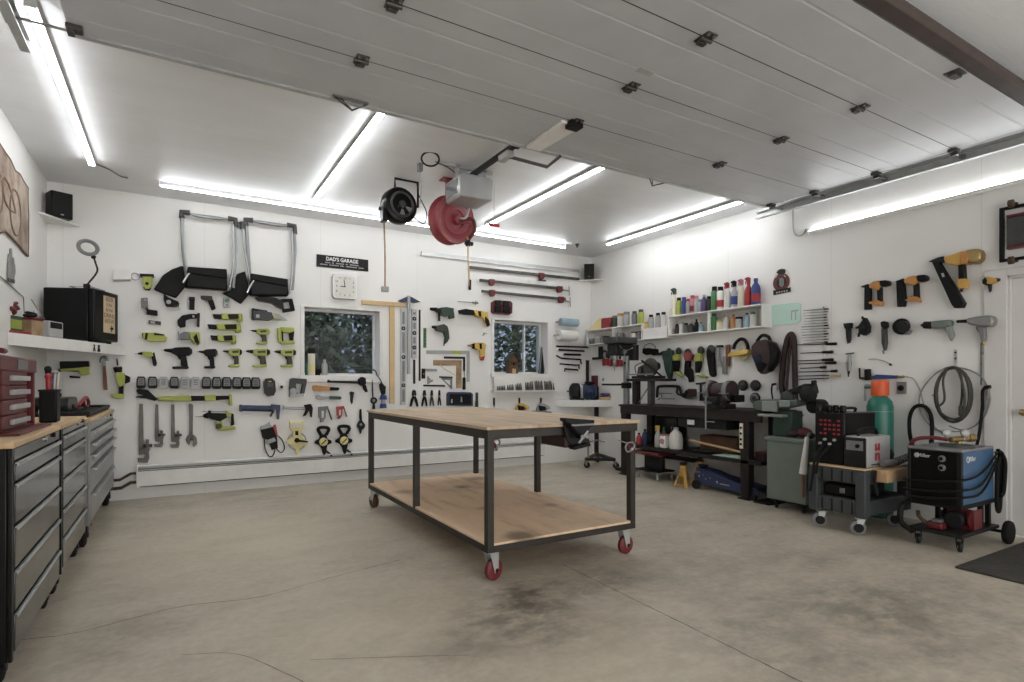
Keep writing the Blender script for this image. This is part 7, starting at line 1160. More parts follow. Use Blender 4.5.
for px, h, m_, cp, lab in ((651, .19, 'lgrey', 'black', 'black-capped grey can on the boxed shelf, far one'), (658, .2, 'lgrey', 'black', 'black-capped grey can on the boxed shelf, middle one'), (663.5, .2, 'offwhite', 'black', 'black-capped pale can on the boxed shelf, near one')): sb(px, h, .036, m_, cp, 'can', lab, 1.921, 2)
sb(647, .1, .035, 'yellow', 'orange', 'tub', 'small yellow tub at the far end of the boxed shelf', 1.921, 2, name='tub', cat='tub')
zC3 = 2.001; L2 = 'on top of the far shelf'
for a in ((615, .17, .04, 'dgreen', 'grey', 'tub', 'dark green tub beside the red box '), (620.5, .19, .045, 'offwhite', 'orange', 'tub', 'white tub with an orange lid '), (626.5, .2, .042, 'lgrey', 'grey', 'tub', 'grey tub right of the orange-lidded one '), (634.5, .19, .04, 'grey', 'dgrey', 'can', 'dark-topped grey can '), (641, .2, .042, 'lime', 'dgreen', 'can', 'lime can with a dark green cap ')): sb(*a[:6], a[6] + L2, zC3, 3)
zD = 1.786; L3 = 'inside the far shelf'
for a in ((592, .09, .04, 'grey', 'lgrey', 'tub', 'grey tub at the corner end '), (598, .1, .04, 'lgrey', 'offwhite', 'tub', 'pale tub in the corner compartment '), (606, .1, .05, 'purple', 'black', 'tub', 'dark purple tub left of the green roll '), (634, .12, .045, 'offwhite', 'brown', 'tub', 'white tub with a brown lid right of the green roll '), (640, .12, .035, 'grey', 'brown', 'tub', 'grey tub at the near end ')): sb(*a[:6], a[6] + L3, zD, 3, xx=5.48)
y = yR(621, 5.5); t = T('tape_coil', 'bright green coil inside the far shelf', 'coil', None, (5.5, y, zD)); t.p('coil', G().lathe((5.5, y, zD), (0, 0, 1), [(.075, 0), (.115 * .7, .006), (.08, .06), (.075, .066)], 24), 'bgreen', .002); t.p('spool', G().lathe((5.5, y, zD + .066), (0, 0, 1), [(.05, 0), (.05, .05), (.045, .06)], 20), 'grey', 0)
y0, y1 = yR(610.5, 5.47), 6.6
t = T('red_box', 'red box with pale print on top of the far shelf', 'box', None, (5.5, (y0 + y1) / 2, zC3)); t.p('box', G().box(5.45, 5.56, y0, y1, zC3, zC3 + .15), 'red', .004); t.p('print', G().box(5.448, 5.45, y0 + .08, y0 + .16, zC3 + .05, zC3 + .11).box(5.448, 5.45, y1 - .22, y1 - .16, zC3 + .06, zC3 + .12), 'reelred', 0)
y0 = yR(585.8, 5.44)
t = T('yellow_envelope', 'pale yellow folder leaning at the corner end of the far shelf', 'folder', None, (5.5, 6.7, zC3)); t.p('folder', G().prism([(5.43, 6.88, zC3), (5.56, 6.70, zC3), (5.56, 6.70, zC3 + .18), (5.53, 6.74, zC3 + .18)], (.006, .006, 0)), 'pyellow', .001); t.p('strap', G().box(5.54, 5.57, 6.625, 6.67, zC3, zC3 + .17), 'maroon', .003)
# ------------------------------------------------------------------ right wall tools
GW = 'tools hung on the right wall'
def R_(name, lab, cat, parts, group=None, box=None): return W('R', name, lab, cat, parts, group, box)
R_('goggles', 'black safety goggles with a thin strap left of the angle grinders', 'goggles', [('lens_frame', 'black', [P([(642.5, 348.5), (648, 348), (649.5, 350), (651, 348.5), (655.8, 349), (656.3, 353), (653, 355.5), (650, 354), (645.5, 355), (642.3, 353)], .01, .06)], .01), ('strap', 'gun', [('r', [(644, 349), (645, 345.5), (650, 343.5), (655, 346), (656, 350)], .004, .02, 4)], 0)])
def grinder(lab, px, py, R0, body, grip, pts, foot=None):
    parts = [('grinding_disc', 'gun', [('d', (px, py), R0, .03, .045)], .001), ('guard', 'dgrey', [('d', (px + .3, py - .3), R0 * .75, .046, .075)], .002), ('gear_head', body, [P(pts[0], .02, .08)], .01), ('grip', grip, [P(pts[1], .015, .075)], .01)]
    if foot: parts.append(('battery', foot[0], [P(foot[1], .01, .09)], .006))
    R_('angle_grinder', lab, 'angle grinder', parts, 'angle grinders on the right wall')
grinder('dark green angle grinder with a side handle, first in the grinder row', 669, 351.5, .045, 'dgreen', 'dgreen', ([(661, 351), (671, 350), (671.5, 358), (662.5, 360)], [(662.5, 358), (671.5, 357), (670.5, 371), (669.3, 379.5), (667.5, 378), (664.5, 370)]), ('black', [(655.5, 354), (662, 351.5), (662.5, 353.5), (656, 355.5)]))
grinder('lime angle grinder second in the row', 678.6, 351, .047, 'lime', 'black', ([(672, 354.5), (677.5, 354), (678, 360.5), (672.2, 361)], [(672.3, 360.5), (677.5, 360), (676.5, 371.5), (673, 371.8)]), ('lime', [(672, 372.3), (676.5, 371.5), (680.3, 375.5), (679.5, 376.5)]))
grinder('orange-headed angle grinder with a long black grip, third in the row', 687.8, 353, .055, 'reelred', 'black', ([(683, 354), (688, 351), (691.5, 355), (690, 360.5), (684, 361)], [(684.5, 360.5), (688.5, 360.5), (688, 367.5), (690.5, 370), (691.3, 381.5), (688.5, 382.5), (687.5, 378), (683.5, 374.5), (683.8, 368)]))
grinder('lime angle grinder with a flat battery, fourth in the row', 700.8, 350.4, .05, 'lime', 'black', ([(694, 354), (699.5, 353), (700, 361), (694.3, 361.5)], [(694.5, 361), (699.5, 360.5), (698.5, 368), (696.5, 373), (694.7, 372)]), ('lime', [(693, 375), (698, 374.5), (704, 376.5), (703.3, 378)]))
grinder('large all-black angle grinder, last in the row', 711, 350, .062, 'black', 'black', ([(705.8, 351), (709, 348), (712.5, 353), (711.5, 357), (706, 356.5)], [(705.8, 355.5), (712.3, 355), (713, 368), (713.8, 375), (711.8, 377.5), (709, 375), (707.5, 366)]))
R_('hammer', 'small steel ball hammer right of the large black grinder', 'hammer', [('head', 'gun', [P([(716.3, 345.3), (721.8, 345), (721.9, 347.2), (716.2, 347.3)], .02, .05)], .004), ('handle', 'steel', [P([(718.6, 347), (719.7, 347), (720, 362), (718.3, 362)], .025, .04)], .002), ('grip', 'lgrey', [P([(718.1, 361), (720.2, 361), (720.3, 366.5), (718, 367)], .022, .045)], .003)])
R_('wire_brush', 'wooden-backed wire brush right of the small hammer', 'brush', [('handle', 'rust', [P([(725.5, 345), (729, 344.5), (728.5, 358), (725.3, 358.5)], .02, .045)], .005), ('bristle_block', 'toolg', [P([(722.6, 356.5), (726, 356), (725.5, 374.5), (722, 374)], .01, .05)], .003), ('shadow_block', 'brown', [P([(727, 357), (729.3, 356.5), (729, 366.5), (727, 367)], .008, .035)], .003)])  # brown block beside the bristles, under the handle
R_('face_shield', 'yellow face shield with a black head band hung on the right wall', 'face shield', [('head_band', 'black', [('r', [(733.5, 349), (735.5, 343.5), (740, 339.3), (744.5, 340), (747.5, 345), (748, 350)], .02, .06, 4)], 0), ('visor', 'yellow', [P([(727.3, 355), (730, 352), (746, 349.3), (748.5, 350.5), (747, 353.5), (740, 355.5), (728, 356.8)], .02, .14)], .008), ('chin_ring', 'pyellow', [('r', [(738, 356), (742, 359), (746, 357.5), (747.8, 353)], .012, .06, 4)], 0), ('knob', 'black', [('d', (748, 350.5), .02, .05, .12)], 0)])
R_('welding_helmet', 'red and black welding helmet with a dark blue lens on the right wall', 'welding helmet', [('shell', 'maroon', [P([(751.5, 346), (756, 341), (765, 339.5), (772, 343), (776, 352), (774, 362), (768.5, 371), (761, 374), (757.5, 371), (754, 362), (751, 354)], .07, .16)], .03), ('side', 'black', [P([(766, 340), (772, 343), (776.2, 352), (774, 362), (768.5, 371), (765.5, 372), (769, 358), (768, 346)], .09, .17)], .02), ('lens', 'lens', [P([(752.5, 355.5), (760, 354.5), (761.8, 361), (755, 363)], .155, .17)], .003), ('chin', 'gloss', [P([(755, 363), (762, 361.5), (767, 364), (761, 373), (758, 371)], .15, .168)], .006), ('head_gear', 'black', [('r', [(757, 341), (762, 335.5), (768, 336.5), (771, 342)], .018, .06, 4)], 0)])
R_('sanding_belt', 'brown sanding belt looped on a hook beside the long screwdrivers', 'sanding belt', [('belt', 'beltbr', [('r', [(784.2, 398), (781.7, 385), (783.2, 362), (786.7, 342), (789.7, 335), (792.2, 335), (794.2, 342), (794.7, 365), (795.2, 385), (795.7, 402)], .03, .034, 5), ('r', [(784.2, 398), (787.2, 404), (791.2, 405), (795.7, 402)], .028, .034, 4)], 0), ('inner_belt', 'maroon', [('r', [(786.2, 396), (787.7, 375), (789.7, 352), (791.2, 340)], .014, .05, 5)], 0)])
R_('hacksaw', 'grey bow hacksaw hung above the black bench', 'hacksaw', [('bow', 'gun', [('r', [(657, 397.5), (657.5, 389), (660, 386.3), (677, 386.5), (680, 389), (681.5, 396)], .018, .03, 4)], 0), ('blade', 'steel', [rect(661, 393, 672, 393.8, .02, .024), rect(662, 398.4, 674.5, 399.2, .02, .024)], 0), ('grip', 'gun', [('r', [(677.5, 387.5), (677, 393), (681, 395.5)], .012, .03, 3)], 0), ('lower_loop', 'grey', [('r', [(657, 392), (661, 394.5), (661.5, 397.5), (657.5, 400)], .006, .02, 3)], 0)])
R_('angle_clamp', 'dark maroon cluster clamp at the right end of the bow hacksaw', 'clamp', [('body', 'maroon', [P([(681.5, 394), (686, 391), (688, 388.8), (692.8, 389), (693, 396.5), (688, 398), (685, 398.5), (681.5, 397)], .01, .08)], .008), ('screw', 'gun', [('c', [(683.5, 396.5), (687, 390.5)], .02, .016, .09)], 0)])
R_('hammer', 'long slim hammer hung left of the dark blue disc', 'hammer', [('head', 'gun', [P([(695.3, 383), (707, 381.8), (707, 383.6), (696, 384.8)], .02, .05)], .003), ('handle', 'gun', [P([(699.6, 384), (700.8, 384), (701.2, 394), (699.5, 394)], .025, .04)], .002), ('grip', 'black', [P([(699.3, 393.5), (701.6, 393.5), (701.8, 401), (699.2, 401)], .02, .045)], .003)])
R_('disc', 'dark blue fabric disc left of the bench grinder', 'disc', [('disc', 'navy', [('d', (711, 385), .06, .02, .05)], 0), ('hub', 'blue', [('d', (711.6, 386), .025, .05, .055)], 0)])
for x, y, lab in ((742.3, 385.2, 'wire wheel right of the bench grinder, upper left of three'), (754.8, 385.3, 'wire wheel right of the bench grinder, upper right of three'), (754.4, 398, 'wire wheel right of the bench grinder, lowest of three')):
    R_('wire_cup_brush', lab, 'wire wheel', [('back_pad', 'black', [('d', (x + .6, y + .2), .062, .01, .04)], 0), ('bristles', 'grey' if y > 390 else 'olive', [('d', (x - .3, y), .05, .04, .07)], 0), ('hub', 'dgrey', [('d', (x - .5, y), .025, .07, .078)], 0)], 'wire wheels')
R_('cable_hook', 'thin black cable hanging from a white clip left of the sanding belt', 'cable', [('clip', 'white', [rect(773, 385.5, 776.5, 390, .004, .03)], .003), ('cable', 'black', [('r', [(775, 383.8), (772.3, 385), (771.6, 391), (772.5, 398), (773.5, 407)], .008, .035, 4), ('r', [(772, 384.5), (776, 384)], .012, .035)], 0)])
# rack of files and screwdrivers
rr = random.Random(8)
for i in range(13):
    y = 309.3 + i * 2.75; a, b_ = rr.uniform(-1, 1), rr.uniform(-1, 1); w_ = .0045 + .0025 * (i % 3 == 0)
    tt = R_('file', 'thin steel file in the upper part of the horizontal rack on the right wall', 'file', [('blade', 'toolg' if i % 2 else 'steel', [('c', [(804.2 + a - (2 if 5 < i < 11 else 0), y + 1.2), (824.5, y - .2)], w_ * .6, w_, .03)], 0), ('tang', 'gun', [('c', [(824.5, y - .2), (827.5 + b_ + (2.5 if i == 7 else 0), y - .35)], w_ * 1.2, w_, .03)], 0)], 'thin files in the horizontal rack')
for i, (y, x0, x1, m_, lab) in enumerate(((344, 795.5, 836.5, 'black', 'black-handled screwdriver, topmost of the long ones'), (352.3, 800.5, 833, 'black', 'black-handled screwdriver, second of the long ones'), (360, 798, 833, 'black', 'black-handled screwdriver, third of the long ones'), (363, 798.5, 836, 'black', 'black-handled screwdriver, fourth of the long ones'), (367.5, 800.5, 826, 'gun', 'bare dark rod, fifth of the long tools'), (371.2, 799, 837, 'gun', 'slim dark rod, sixth of the long tools'), (375.3, 795.5, 840.5, 'oak', 'pale wooden-handled chisel, lowest but one of the long tools'), (378.5, 799, 829, 'steel', 'short steel rod, lowest of the long tools'))):
    xm = x1 - (11 if m_ in ('black', 'oak') else 6)
    R_('screwdriver', lab + ' in the wall rack', 'screwdriver', [('shaft', 'gun', [('c', [(x0, y + .9), (xm, y)], .005, .006, .035)], 0), ('handle', m_, [('c', [(xm, y), (x1, y - .3)], .012, .015, .035)] if m_ != 'steel' else [('c', [(xm, y), (x1, y - .2)], .008, .008, .035)], .002)], 'long screwdrivers in the rack')
R_('tool_rail', 'pale rail strip behind the files and screwdrivers', 'rail', [('strip', 'offwhite', [P([(822.3, 306.5), (824.8, 306.2), (825, 381), (822.5, 381)], .001, .018)], .001), ('screw', 'gun', [('d', (823.7, 307.5), .006, .018, .022)], 0)])
# emblem and sheet
R_('emblem_plaque', 'cut-out badge with a red ring and grey banner on the right wall', 'badge', [('backing', 'offwhite', [P([(776.5, 271), (781, 268.3), (786.5, 269), (789, 272), (790.5, 279), (790, 287), (791, 292.3), (774, 296), (772.8, 291), (772.3, 283)], .001, .005)], 0), ('ring', 'dred', [('d', (781.3, 282.3), .098, .005, .009)], 0), ('inner_disc', 'gun', [('d', (781.3, 282.3), .056, .009, .0105)], 0), ('crest', 'gun', [P([(776.3, 272.5), (778.5, 269.7), (782, 268.8), (785, 269.2), (785.5, 272.5), (783, 273.8), (778.5, 274.5)], .005, .011)], .001), ('centre', 'grey', [P([(779, 278.5), (782, 277.5), (784, 279), (784, 285), (781.5, 287.5), (779.2, 285.5)], .0105, .012)], .001), ('banner', 'gun', [P([(773, 290.5), (790.3, 287.3), (790.5, 291.6), (773.3, 295.2)], .006, .013)], .001), ('banner_print', 'lgrey', [P([(776 + k * 2.5, 292 - k * .46), (777.6 + k * 2.5, 291.7 - k * .46), (777.6 + k * 2.5, 293.2 - k * .46), (776 + k * 2.5, 293.5 - k * .46)], .013, .0135) for k in range(5)], 0), ('ring_print', 'lgrey', [P([(774.8, 277), (776.5, 275.6), (777, 276.6), (775.4, 278)], .009, .0095)], 0), ('ring_print', 'lgrey', [P([(784, 275), (786, 276.2), (785.6, 277.2), (783.8, 276)], .009, .0095)], 0)])
R_('mint_sheet', 'translucent mint plastic sheet hung on the right wall under the badge', 'sheet', [('sheet', 'mint', [P([(767, 306), (772, 305), (798, 302.3), (800.5, 304), (800.5, 320), (797, 323.5), (770, 326), (767, 324.5)], .004, .012)], .002), ('label', 'lgrey', [P([(791, 310.5), (798.5, 309.5), (798.5, 311), (791, 312)], .012, .013), P([(791, 312), (792, 311.9), (792, 320), (791, 320)], .012, .013), P([(795, 311.5), (796, 311.4), (796, 320), (795, 320)], .012, .013)], 0)])
# air tools
AG = 'air tools on the right wall'
R_('air_hammer', 'stubby air tool with a black square head, first of the air tools', 'air tool', [('head', 'black', [P([(843, 323.5), (850.5, 322.8), (850, 328), (844.5, 328.8)], .01, .06)], .005), ('barrel', 'gun', [P([(845, 328), (849.5, 328), (849.6, 339), (848.6, 343), (846.8, 343), (845.8, 338)], .012, .05)], .006), ('tip', 'steel', [('c', [(847.8, 342.5), (847.8, 344)], .01, .006, .03)], 0)], AG)
R_('air_sander', 'black three-armed air tool second of the air tools', 'air tool', [('body', 'black', [P([(858, 326), (861.5, 321), (864, 317.5), (866, 321.5), (868, 326), (867.5, 332), (863, 335.5), (858.5, 333)], .01, .07)], .01), ('nozzle', 'gun', [('c', [(863, 319), (862.2, 316.5)], .012, .008, .04), ('c', [(866.5, 327), (871, 327)], .014, .009, .04), ('c', [(859.5, 333), (858.5, 337)], .014, .009, .04), ('c', [(858.5, 327), (855.8, 328.2)], .012, .009, .04)], 0), ('hub', 'gun', [('d', (863.2, 328), .022, .07, .08)], 0)], AG)
R_('air_ratchet', 'slim dark air ratchet with a round head hung upright', 'air tool', [('head', 'black', [P([(880.3, 322.5), (883, 321), (886, 322), (886.3, 326.5), (884, 329.5), (881, 327)], .01, .06)], .008), ('barrel', 'dgrey', [P([(880.8, 328), (885.6, 328.5), (886.2, 343), (884.8, 350), (883.3, 351), (881, 343)], .012, .055)], .01), ('fitting', 'steel', [('c', [(883.6, 350), (883.6, 354)], .012, .008, .035)], 0)], AG)
R_('disc_sander', 'black round air sander with a side fitting', 'air tool', [('pad', 'black', [('d', (901.3, 326.5), .072, .02, .05)], .002), ('housing', 'gun', [('d', (903.5, 326.8), .05, .05, .10)], .004), ('lever', 'grey', [P([(905, 331), (909, 329.5), (911, 331), (908, 334.8), (904.5, 334.5)], .02, .06)], .004)], AG)
R_('air_drill', 'grey-green pistol air drill with a chuck pointing left', 'air tool', [('chuck', 'gun', [('c', [(931, 325.3), (924, 325)], .032, .03, .045), ('c', [(924, 325), (921, 325.4)], .018, .01, .045)], .002), ('body', 'sage', [P([(930, 321.5), (938, 320.5), (949, 319.5), (951, 321.5), (950, 326), (942, 328), (931, 328.5)], .012, .08)], .012), ('grip', 'sagel', [P([(943.5, 327), (949.5, 325), (953.5, 334.5), (951.8, 339), (948.5, 339.5), (946.5, 334)], .02, .065)], .008), ('inlet', 'brass', [('c', [(951, 338.5), (951.8, 341)], .012, .009, .04)], 0)], AG)
R_('impact_wrench', 'large grey impact wrench with a long anvil pointing left', 'air tool', [('anvil', 'gun', [('c', [(967, 321), (957, 321.5)], .014, .012, .05)], 0), ('body', 'toolg', [P([(965.5, 318.5), (976, 316.5), (989, 315), (992.5, 317), (993.3, 322), (990.5, 326.5), (980, 326.5), (967, 324)], .01, .11)], .02), ('grip', 'grey', [P([(975.5, 326), (984, 326.3), (985, 336), (984, 341.5), (981, 342), (979.5, 336)], .025, .075)], .008), ('trigger', 'gun', [P([(975.5, 327), (977, 327), (979, 331), (977.5, 331.5)], .04, .06)], .002), ('inlet', 'brass', [('c', [(983, 341), (983.5, 345)], .013, .009, .05)], 0)], AG)
def nailer(lab, mag, body, cap, grip, foot, tip, bar=None):
    R_('nailer', lab, 'nail gun', [('magazine', 'black', [P(mag, .01, .05)], .004), ('nose', 'gun', [P(tip, .02, .045)], .002), ('body', 'orange', [P(body, .012, .085)], .012), ('end_cap', 'black', [P(cap, .01, .09)], .012), ('grip', 'black', [P(grip, .02, .065)], .008), ('foot', 'orange', [P(foot, .015, .07)], .006), ('air_fitting', 'gun', [('c', [((foot[1][0] + foot[2][0]) / 2 - 2.5, foot[2][1] - 1), ((foot[1][0] + foot[2][0]) / 2 - 2.6, foot[2][1] + 3.5)], .012, .005, .045)], 0)], 'orange air nailers on the right wall')
nailer('small orange and black air nailer, left of the pair', [(864.2, 286), (867, 285), (870, 285), (869.8, 309.3), (864, 309.8)], [(868.5, 284), (872.5, 281.5), (878.5, 280), (880, 284), (879.5, 287.5), (876.5, 290.7), (874, 289), (868.5, 288)], [(878.5, 280.5), (886.5, 280), (888, 282.5), (887.5, 285), (881, 287), (879.8, 285)], [(876, 288.5), (880.8, 286.5), (881, 301), (876.8, 301.5)], [(868.5, 302), (876.5, 299.5), (881.8, 302), (881, 306), (876, 305.5), (868.5, 303.8)], [(860.3, 286.6), (867.5, 284), (868, 286.6), (862, 287.5)])
nailer('slightly larger orange and black air nailer, right of the pair', [(896, 281.5), (899, 280.5), (903.5, 280.3), (905, 301), (904, 306.5), (897, 306.8)], [(903, 279.5), (908, 276.5), (914.5, 275.3), (917, 279.5), (916, 283.5), (912, 285.8), (909, 284.5), (904, 284)], [(915.5, 275.3), (924, 274.3), (926, 277), (925.5, 280), (919, 282), (917, 280)], [(912.5, 284), (917.5, 282.5), (918.3, 298.5), (913.2, 299)], [(904.5, 300), (912, 296), (917.5, 296.8), (919, 300), (918.8, 302.3), (905, 300.8)], [(894.8, 281.3), (903, 278.3), (904, 281), (897, 282.3)])
R_('framing_nailer', 'large orange framing nailer with a long slanted black magazine', 'nail gun', [('magazine', 'black', [P([(932, 262.5), (937.5, 260.5), (950, 281), (963.5, 303), (961.5, 307.5), (954, 308), (951, 304)], .01, .075)], .006), ('nose', 'gun', [P([(928, 261.5), (938, 257.3), (944, 256), (944.5, 262), (936, 263)], .02, .07)], .003), ('body', 'amber', [P([(943, 256.5), (951, 254.5), (962.5, 250.5), (964, 263), (955, 265.5), (944.5, 263.5)], .012, .11)], .012), ('collar', 'orange', [P([(960, 252), (966.5, 250.5), (968.5, 258), (966.5, 263.5), (960.5, 264)], .012, .12)], .006), ('end_cap', 'brass', [P([(965, 250), (974, 248.7), (978.5, 248.3), (981, 253), (980.5, 258.5), (976, 263), (967.5, 263.5)], .015, .115)], .012), ('grip', 'black', [P([(957.5, 264.5), (963.5, 264), (964.5, 281), (958, 281)], .025, .085)], .008), ('foot', 'amber', [P([(957, 279), (965, 278.3), (967, 283), (965, 288.5), (958.5, 288.5), (956.5, 284)], .02, .09)], .006), ('label', 'lgrey', [P([(941, 273.5), (943.3, 272.8), (944.7, 276.5), (942.5, 277.2)], .075, .077)], 0), ('air_fitting', 'gun', [('c', [(962, 288), (961, 292)], .014, .01, .05)], 0)], 'orange air nailers on the right wall')
R_('angle_die_grinder', 'small amber and black die grinder with a pointed tip by the door casing', 'air tool', [('body', 'amber', [P([(984, 278), (988, 276.5), (996, 278.3), (996, 281.5), (990, 284), (985, 283.5)], .012, .07)], .01), ('rear', 'black', [P([(981.8, 280), (985, 276.8), (987, 280), (986, 285.5), (982, 283.5)], .012, .075)], .006), ('tip', 'black', [('c', [(995.5, 280), (1000, 279.8)], .018, .01, .04)], 0), ('lever', 'gun', [P([(987, 284), (991, 283), (990.5, 290), (989, 292.3)], .02, .05)], .004)], AG)
R_('spray_gun', 'small silver T-topped air spray tool below the screwdriver rack', 'air tool', [('top_bar', 'gun', [('c', [(845.8, 354), (854, 353)], .006, .006, .04)], 0), ('body', 'toolg', [('c', [(849.4, 354), (849.2, 362)], .012, .022, .045), ('c', [(849.2, 362), (848.8, 371)], .026, .018, .045)], .001), ('tip', 'gun', [('c', [(848.8, 371), (848.4, 377)], .014, .005, .045)], 0)], AG)
R_('air_fitting_tool', 'small dark two-prong air fitting left of the orange-capped bottle', 'air fitting', [('body', 'black', [P([(864, 369.5), (868.2, 369), (869, 379.5), (864.5, 380.3)], .01, .06)], .004), ('prong', 'gun', [('c', [(859.5, 368), (859.8, 378)], .008, .008, .03)], 0), ('bridge', 'gun', [P([(859, 377), (865, 377.5), (865, 379.6), (859, 379)], .01, .03)], .002)], AG)
R_('air_regulator', 'blue air manifold on the right wall behind the orange cap', 'manifold', [('body', 'blue', [P([(872, 376.5), (876, 374.5), (896.5, 375.5), (896.5, 378.5), (873, 379.3)], .01, .05)], .004), ('port', 'brass', [('c', [(868, 377.5), (872.5, 377.3)], .012, .014, .03)], 0), ('port', 'brass', [('c', [(896, 377), (899.5, 377)], .012, .009, .03)], 0)])
R_('blow_gun_tube', 'thin pale bent tube on the right wall above the blue manifold', 'tube', [('tube', 'lgrey', [('r', [(868.5, 359.5), (875, 359), (884, 361), (890, 364.3)], .006, .02, 4)], 0), ('end', 'gun', [('c', [(889.5, 364), (891.5, 365.3)], .01, .008, .02)], 0)])
R_('power_outlet', 'grey square power outlet with a dark round socket right of the gas bottle', 'outlet', [('plate', 'grey', [rect(896.5, 381.8, 905, 393.8, .002, .03)], .003), ('socket', 'black', [('d', (900.6, 388), .026, .03, .036)], 0)])
R_('pipe_bracket', 'small pale pipe valve left of the orange-capped bottle', 'valve', [('pipe', 'lgrey', [('r', [(865, 386), (865.3, 396), (865, 401)], .01, .03)], 0), ('valve', 'steel', [('c', [(865.5, 386.5), (873, 386.8)], .022, .016, .035)], 0), ('handle', 'lgrey', [P([(865, 383.8), (871, 384.3), (871, 385.6), (865, 385.2)], .04, .055)], .002)])
R_('air_line', 'thin pale air line curving along the right wall to the big cable coil', 'air line', [('line', 'lgrey', [('r', [(900, 377), (908, 376.8), (914, 379.5), (919.5, 389), (922.5, 400), (926, 412), (931, 423), (940, 431), (946, 435)], .005, .008, 5)], 0), ('coupler', 'brass', [('c', [(900, 377), (904, 376.8)], .01, .01, .02)], 0)])
# cables on the wall
def el(cx, cy, rx, ry, n=28, ph=0, lean=0): return [(cx + rx * math.cos(2 * PI * k / n + ph) + lean * math.sin(2 * PI * k / n + ph), cy + ry * math.sin(2 * PI * k / n + ph)) for k in range(n + 1)]
R_('extension_cord', 'dark coiled extension cord hung on a hook on the right wall', 'cord', [('coil', 'olive', [('r', el(953.5, 395, 18.5, 27), .011, .05), ('r', el(953, 394.5, 16.5, 27.5), .011, .07), ('r', [(948, 367), (943, 380), (944.5, 400), (938, 408), (945, 416), (955, 419), (963, 414), (964.5, 395), (960, 375), (955, 367)], .009, .085, 4), ('r', [(957, 367), (961.5, 378), (962, 395), (960, 409)], .009, .06, 4)], 0), ('plug', 'dgrey', [P([(958, 406), (961.5, 405.5), (962, 416), (958, 416)], .06, .095)], .006)])
R_('cord_hook', 'galvanised strap hook above the coiled extension cord', 'hook', [('strap', 'alum', [rect(954, 349.5, 957, 364, .002, .008)], .001), ('peg', 'alum', [('r', [(955.5, 362), (955.5, 367)], .008, .055)], 0), ('bolt', 'gun', [('d', (955.4, 352.5), .008, .008, .014), ('d', (955.4, 358.5), .008, .008, .014)], 0)])
R_('air_hose', 'large thin grey loop of air hose around the coiled cord', 'hose', [('loop', 'toolg', [('r', [(946, 367.5), (934, 375), (923, 388), (919, 402), (924, 418), (935, 429), (950, 431.5), (966, 430), (980, 422), (987.5, 410), (990, 398), (987, 386), (980, 376), (969, 370), (958, 367.5)], .006, .03, 4)], 0), ('second_loop', 'toolg', [('r', [(949, 426), (963, 430), (976, 425), (983, 414), (987, 402), (988, 390)], .006, .04, 4)], 0)])
R_('wall_plug', 'dark plug and cable hanging on the right wall above the blue welder', 'cable', [('plug', 'black', [P([(983.5, 386), (989, 385), (989.5, 388), (984, 389.5)], .01, .06)], .004), ('box', 'lgrey', [rect(985, 388.5, 990.5, 396.5, .002, .03)], .003), ('cable', 'rubber', [('r', [(985, 387.5), (982.5, 392), (982.5, 405), (981, 420), (979, 435), (976, 449)], .012, .05, 5)], 0)])
R_('welding_cable', 'thick black cable arching up on the right wall behind the blue welder', 'cable', [('cable', 'rubber', [('r', [(914, 450), (910, 435), (909.5, 419), (913, 409), (919, 405.5), (926, 407.5), (931, 416), (932, 430), (931.5, 447)], .016, .06, 5)], 0), ('sleeve', 'black', [('c', [(931.6, 440), (931.5, 448)], .019, .019, .06)], 0)])
R_('conduit', 'thin dark vertical conduit on the right wall behind the blue welder', 'conduit', [('pipe', 'dgrey', [('c', [(981, 343), (981, 385)], .004, .004, .01)], 0), ('clip', 'grey', [rect(980, 352, 982, 354, .001, .018)], 0)])
# creeper board hung at the top right
A = wp('R', 1000, 204, .04); zt_, zb2 = 2.56, 2.137
ya, yb = wp('R', 1000, 240, .04).y, .72
t = T('mechanic_creeper', 'black mechanic creeper board with red trim hung above the side door', 'creeper', None, (5.55, (ya + yb) / 2, zb2))
fr_ = G().box(5.53, 5.56, ya - .028, ya, zb2, zt_).box(5.53, 5.56, yb, yb + .028, zb2, zt_).box(5.53, 5.56, yb + .028, ya - .028, zt_ - .022, zt_).box(5.53, 5.56, yb + .028, ya - .028, zb2, zb2 + .022)
t.p('frame', fr_, 'black', .004); t.p('pad', G().box(5.515, 5.565, yb + .06, ya - .05, zb2 + .11, zt_ - .09), 'dgrey', .008); t.p('red_trim', G().box(5.512, 5.568, yb + .06, ya - .05, zb2 + .09, zb2 + .11).box(5.512, 5.568, yb + .06, ya - .05, zt_ - .09, zt_ - .07), 'dred', .003)
t.p('tag', G().box(5.513, 5.515, ya - .21, ya - .16, zb2 + .14, zb2 + .19), 'white', 0); t.p('tag_print', G().box(5.5125, 5.513, ya - .195, ya - .175, zb2 + .155, zb2 + .175), 'black', 0)
for y in (ya - .09, yb + .2):
    for z, s in ((zt_, 1), (zb2, -1)):
        c_ = t.p('caster', G().cb((5.53, y, z + s * .006), (.03, .05, .02)).cyl((5.53, y, z), (5.48, y, z), .008), 'gun', .002); t.p('wheel', G().cyl((5.485, y - .016, z + s * .005), (5.485, y + .016, z + s * .005), .03, None, 16), 'copper', .003, None, c_)
t.p('hanger', G().tube([(5.56, ya - .3, zt_), (5.56, ya - .3, zt_ + .06), (XR, ya - .3, zt_ + .06)], .007, 6).tube([(5.56, yb + .25, zt_), (5.56, yb + .25, zt_ + .06), (XR, yb + .25, zt_ + .06)], .007, 6), 'gun', 0)
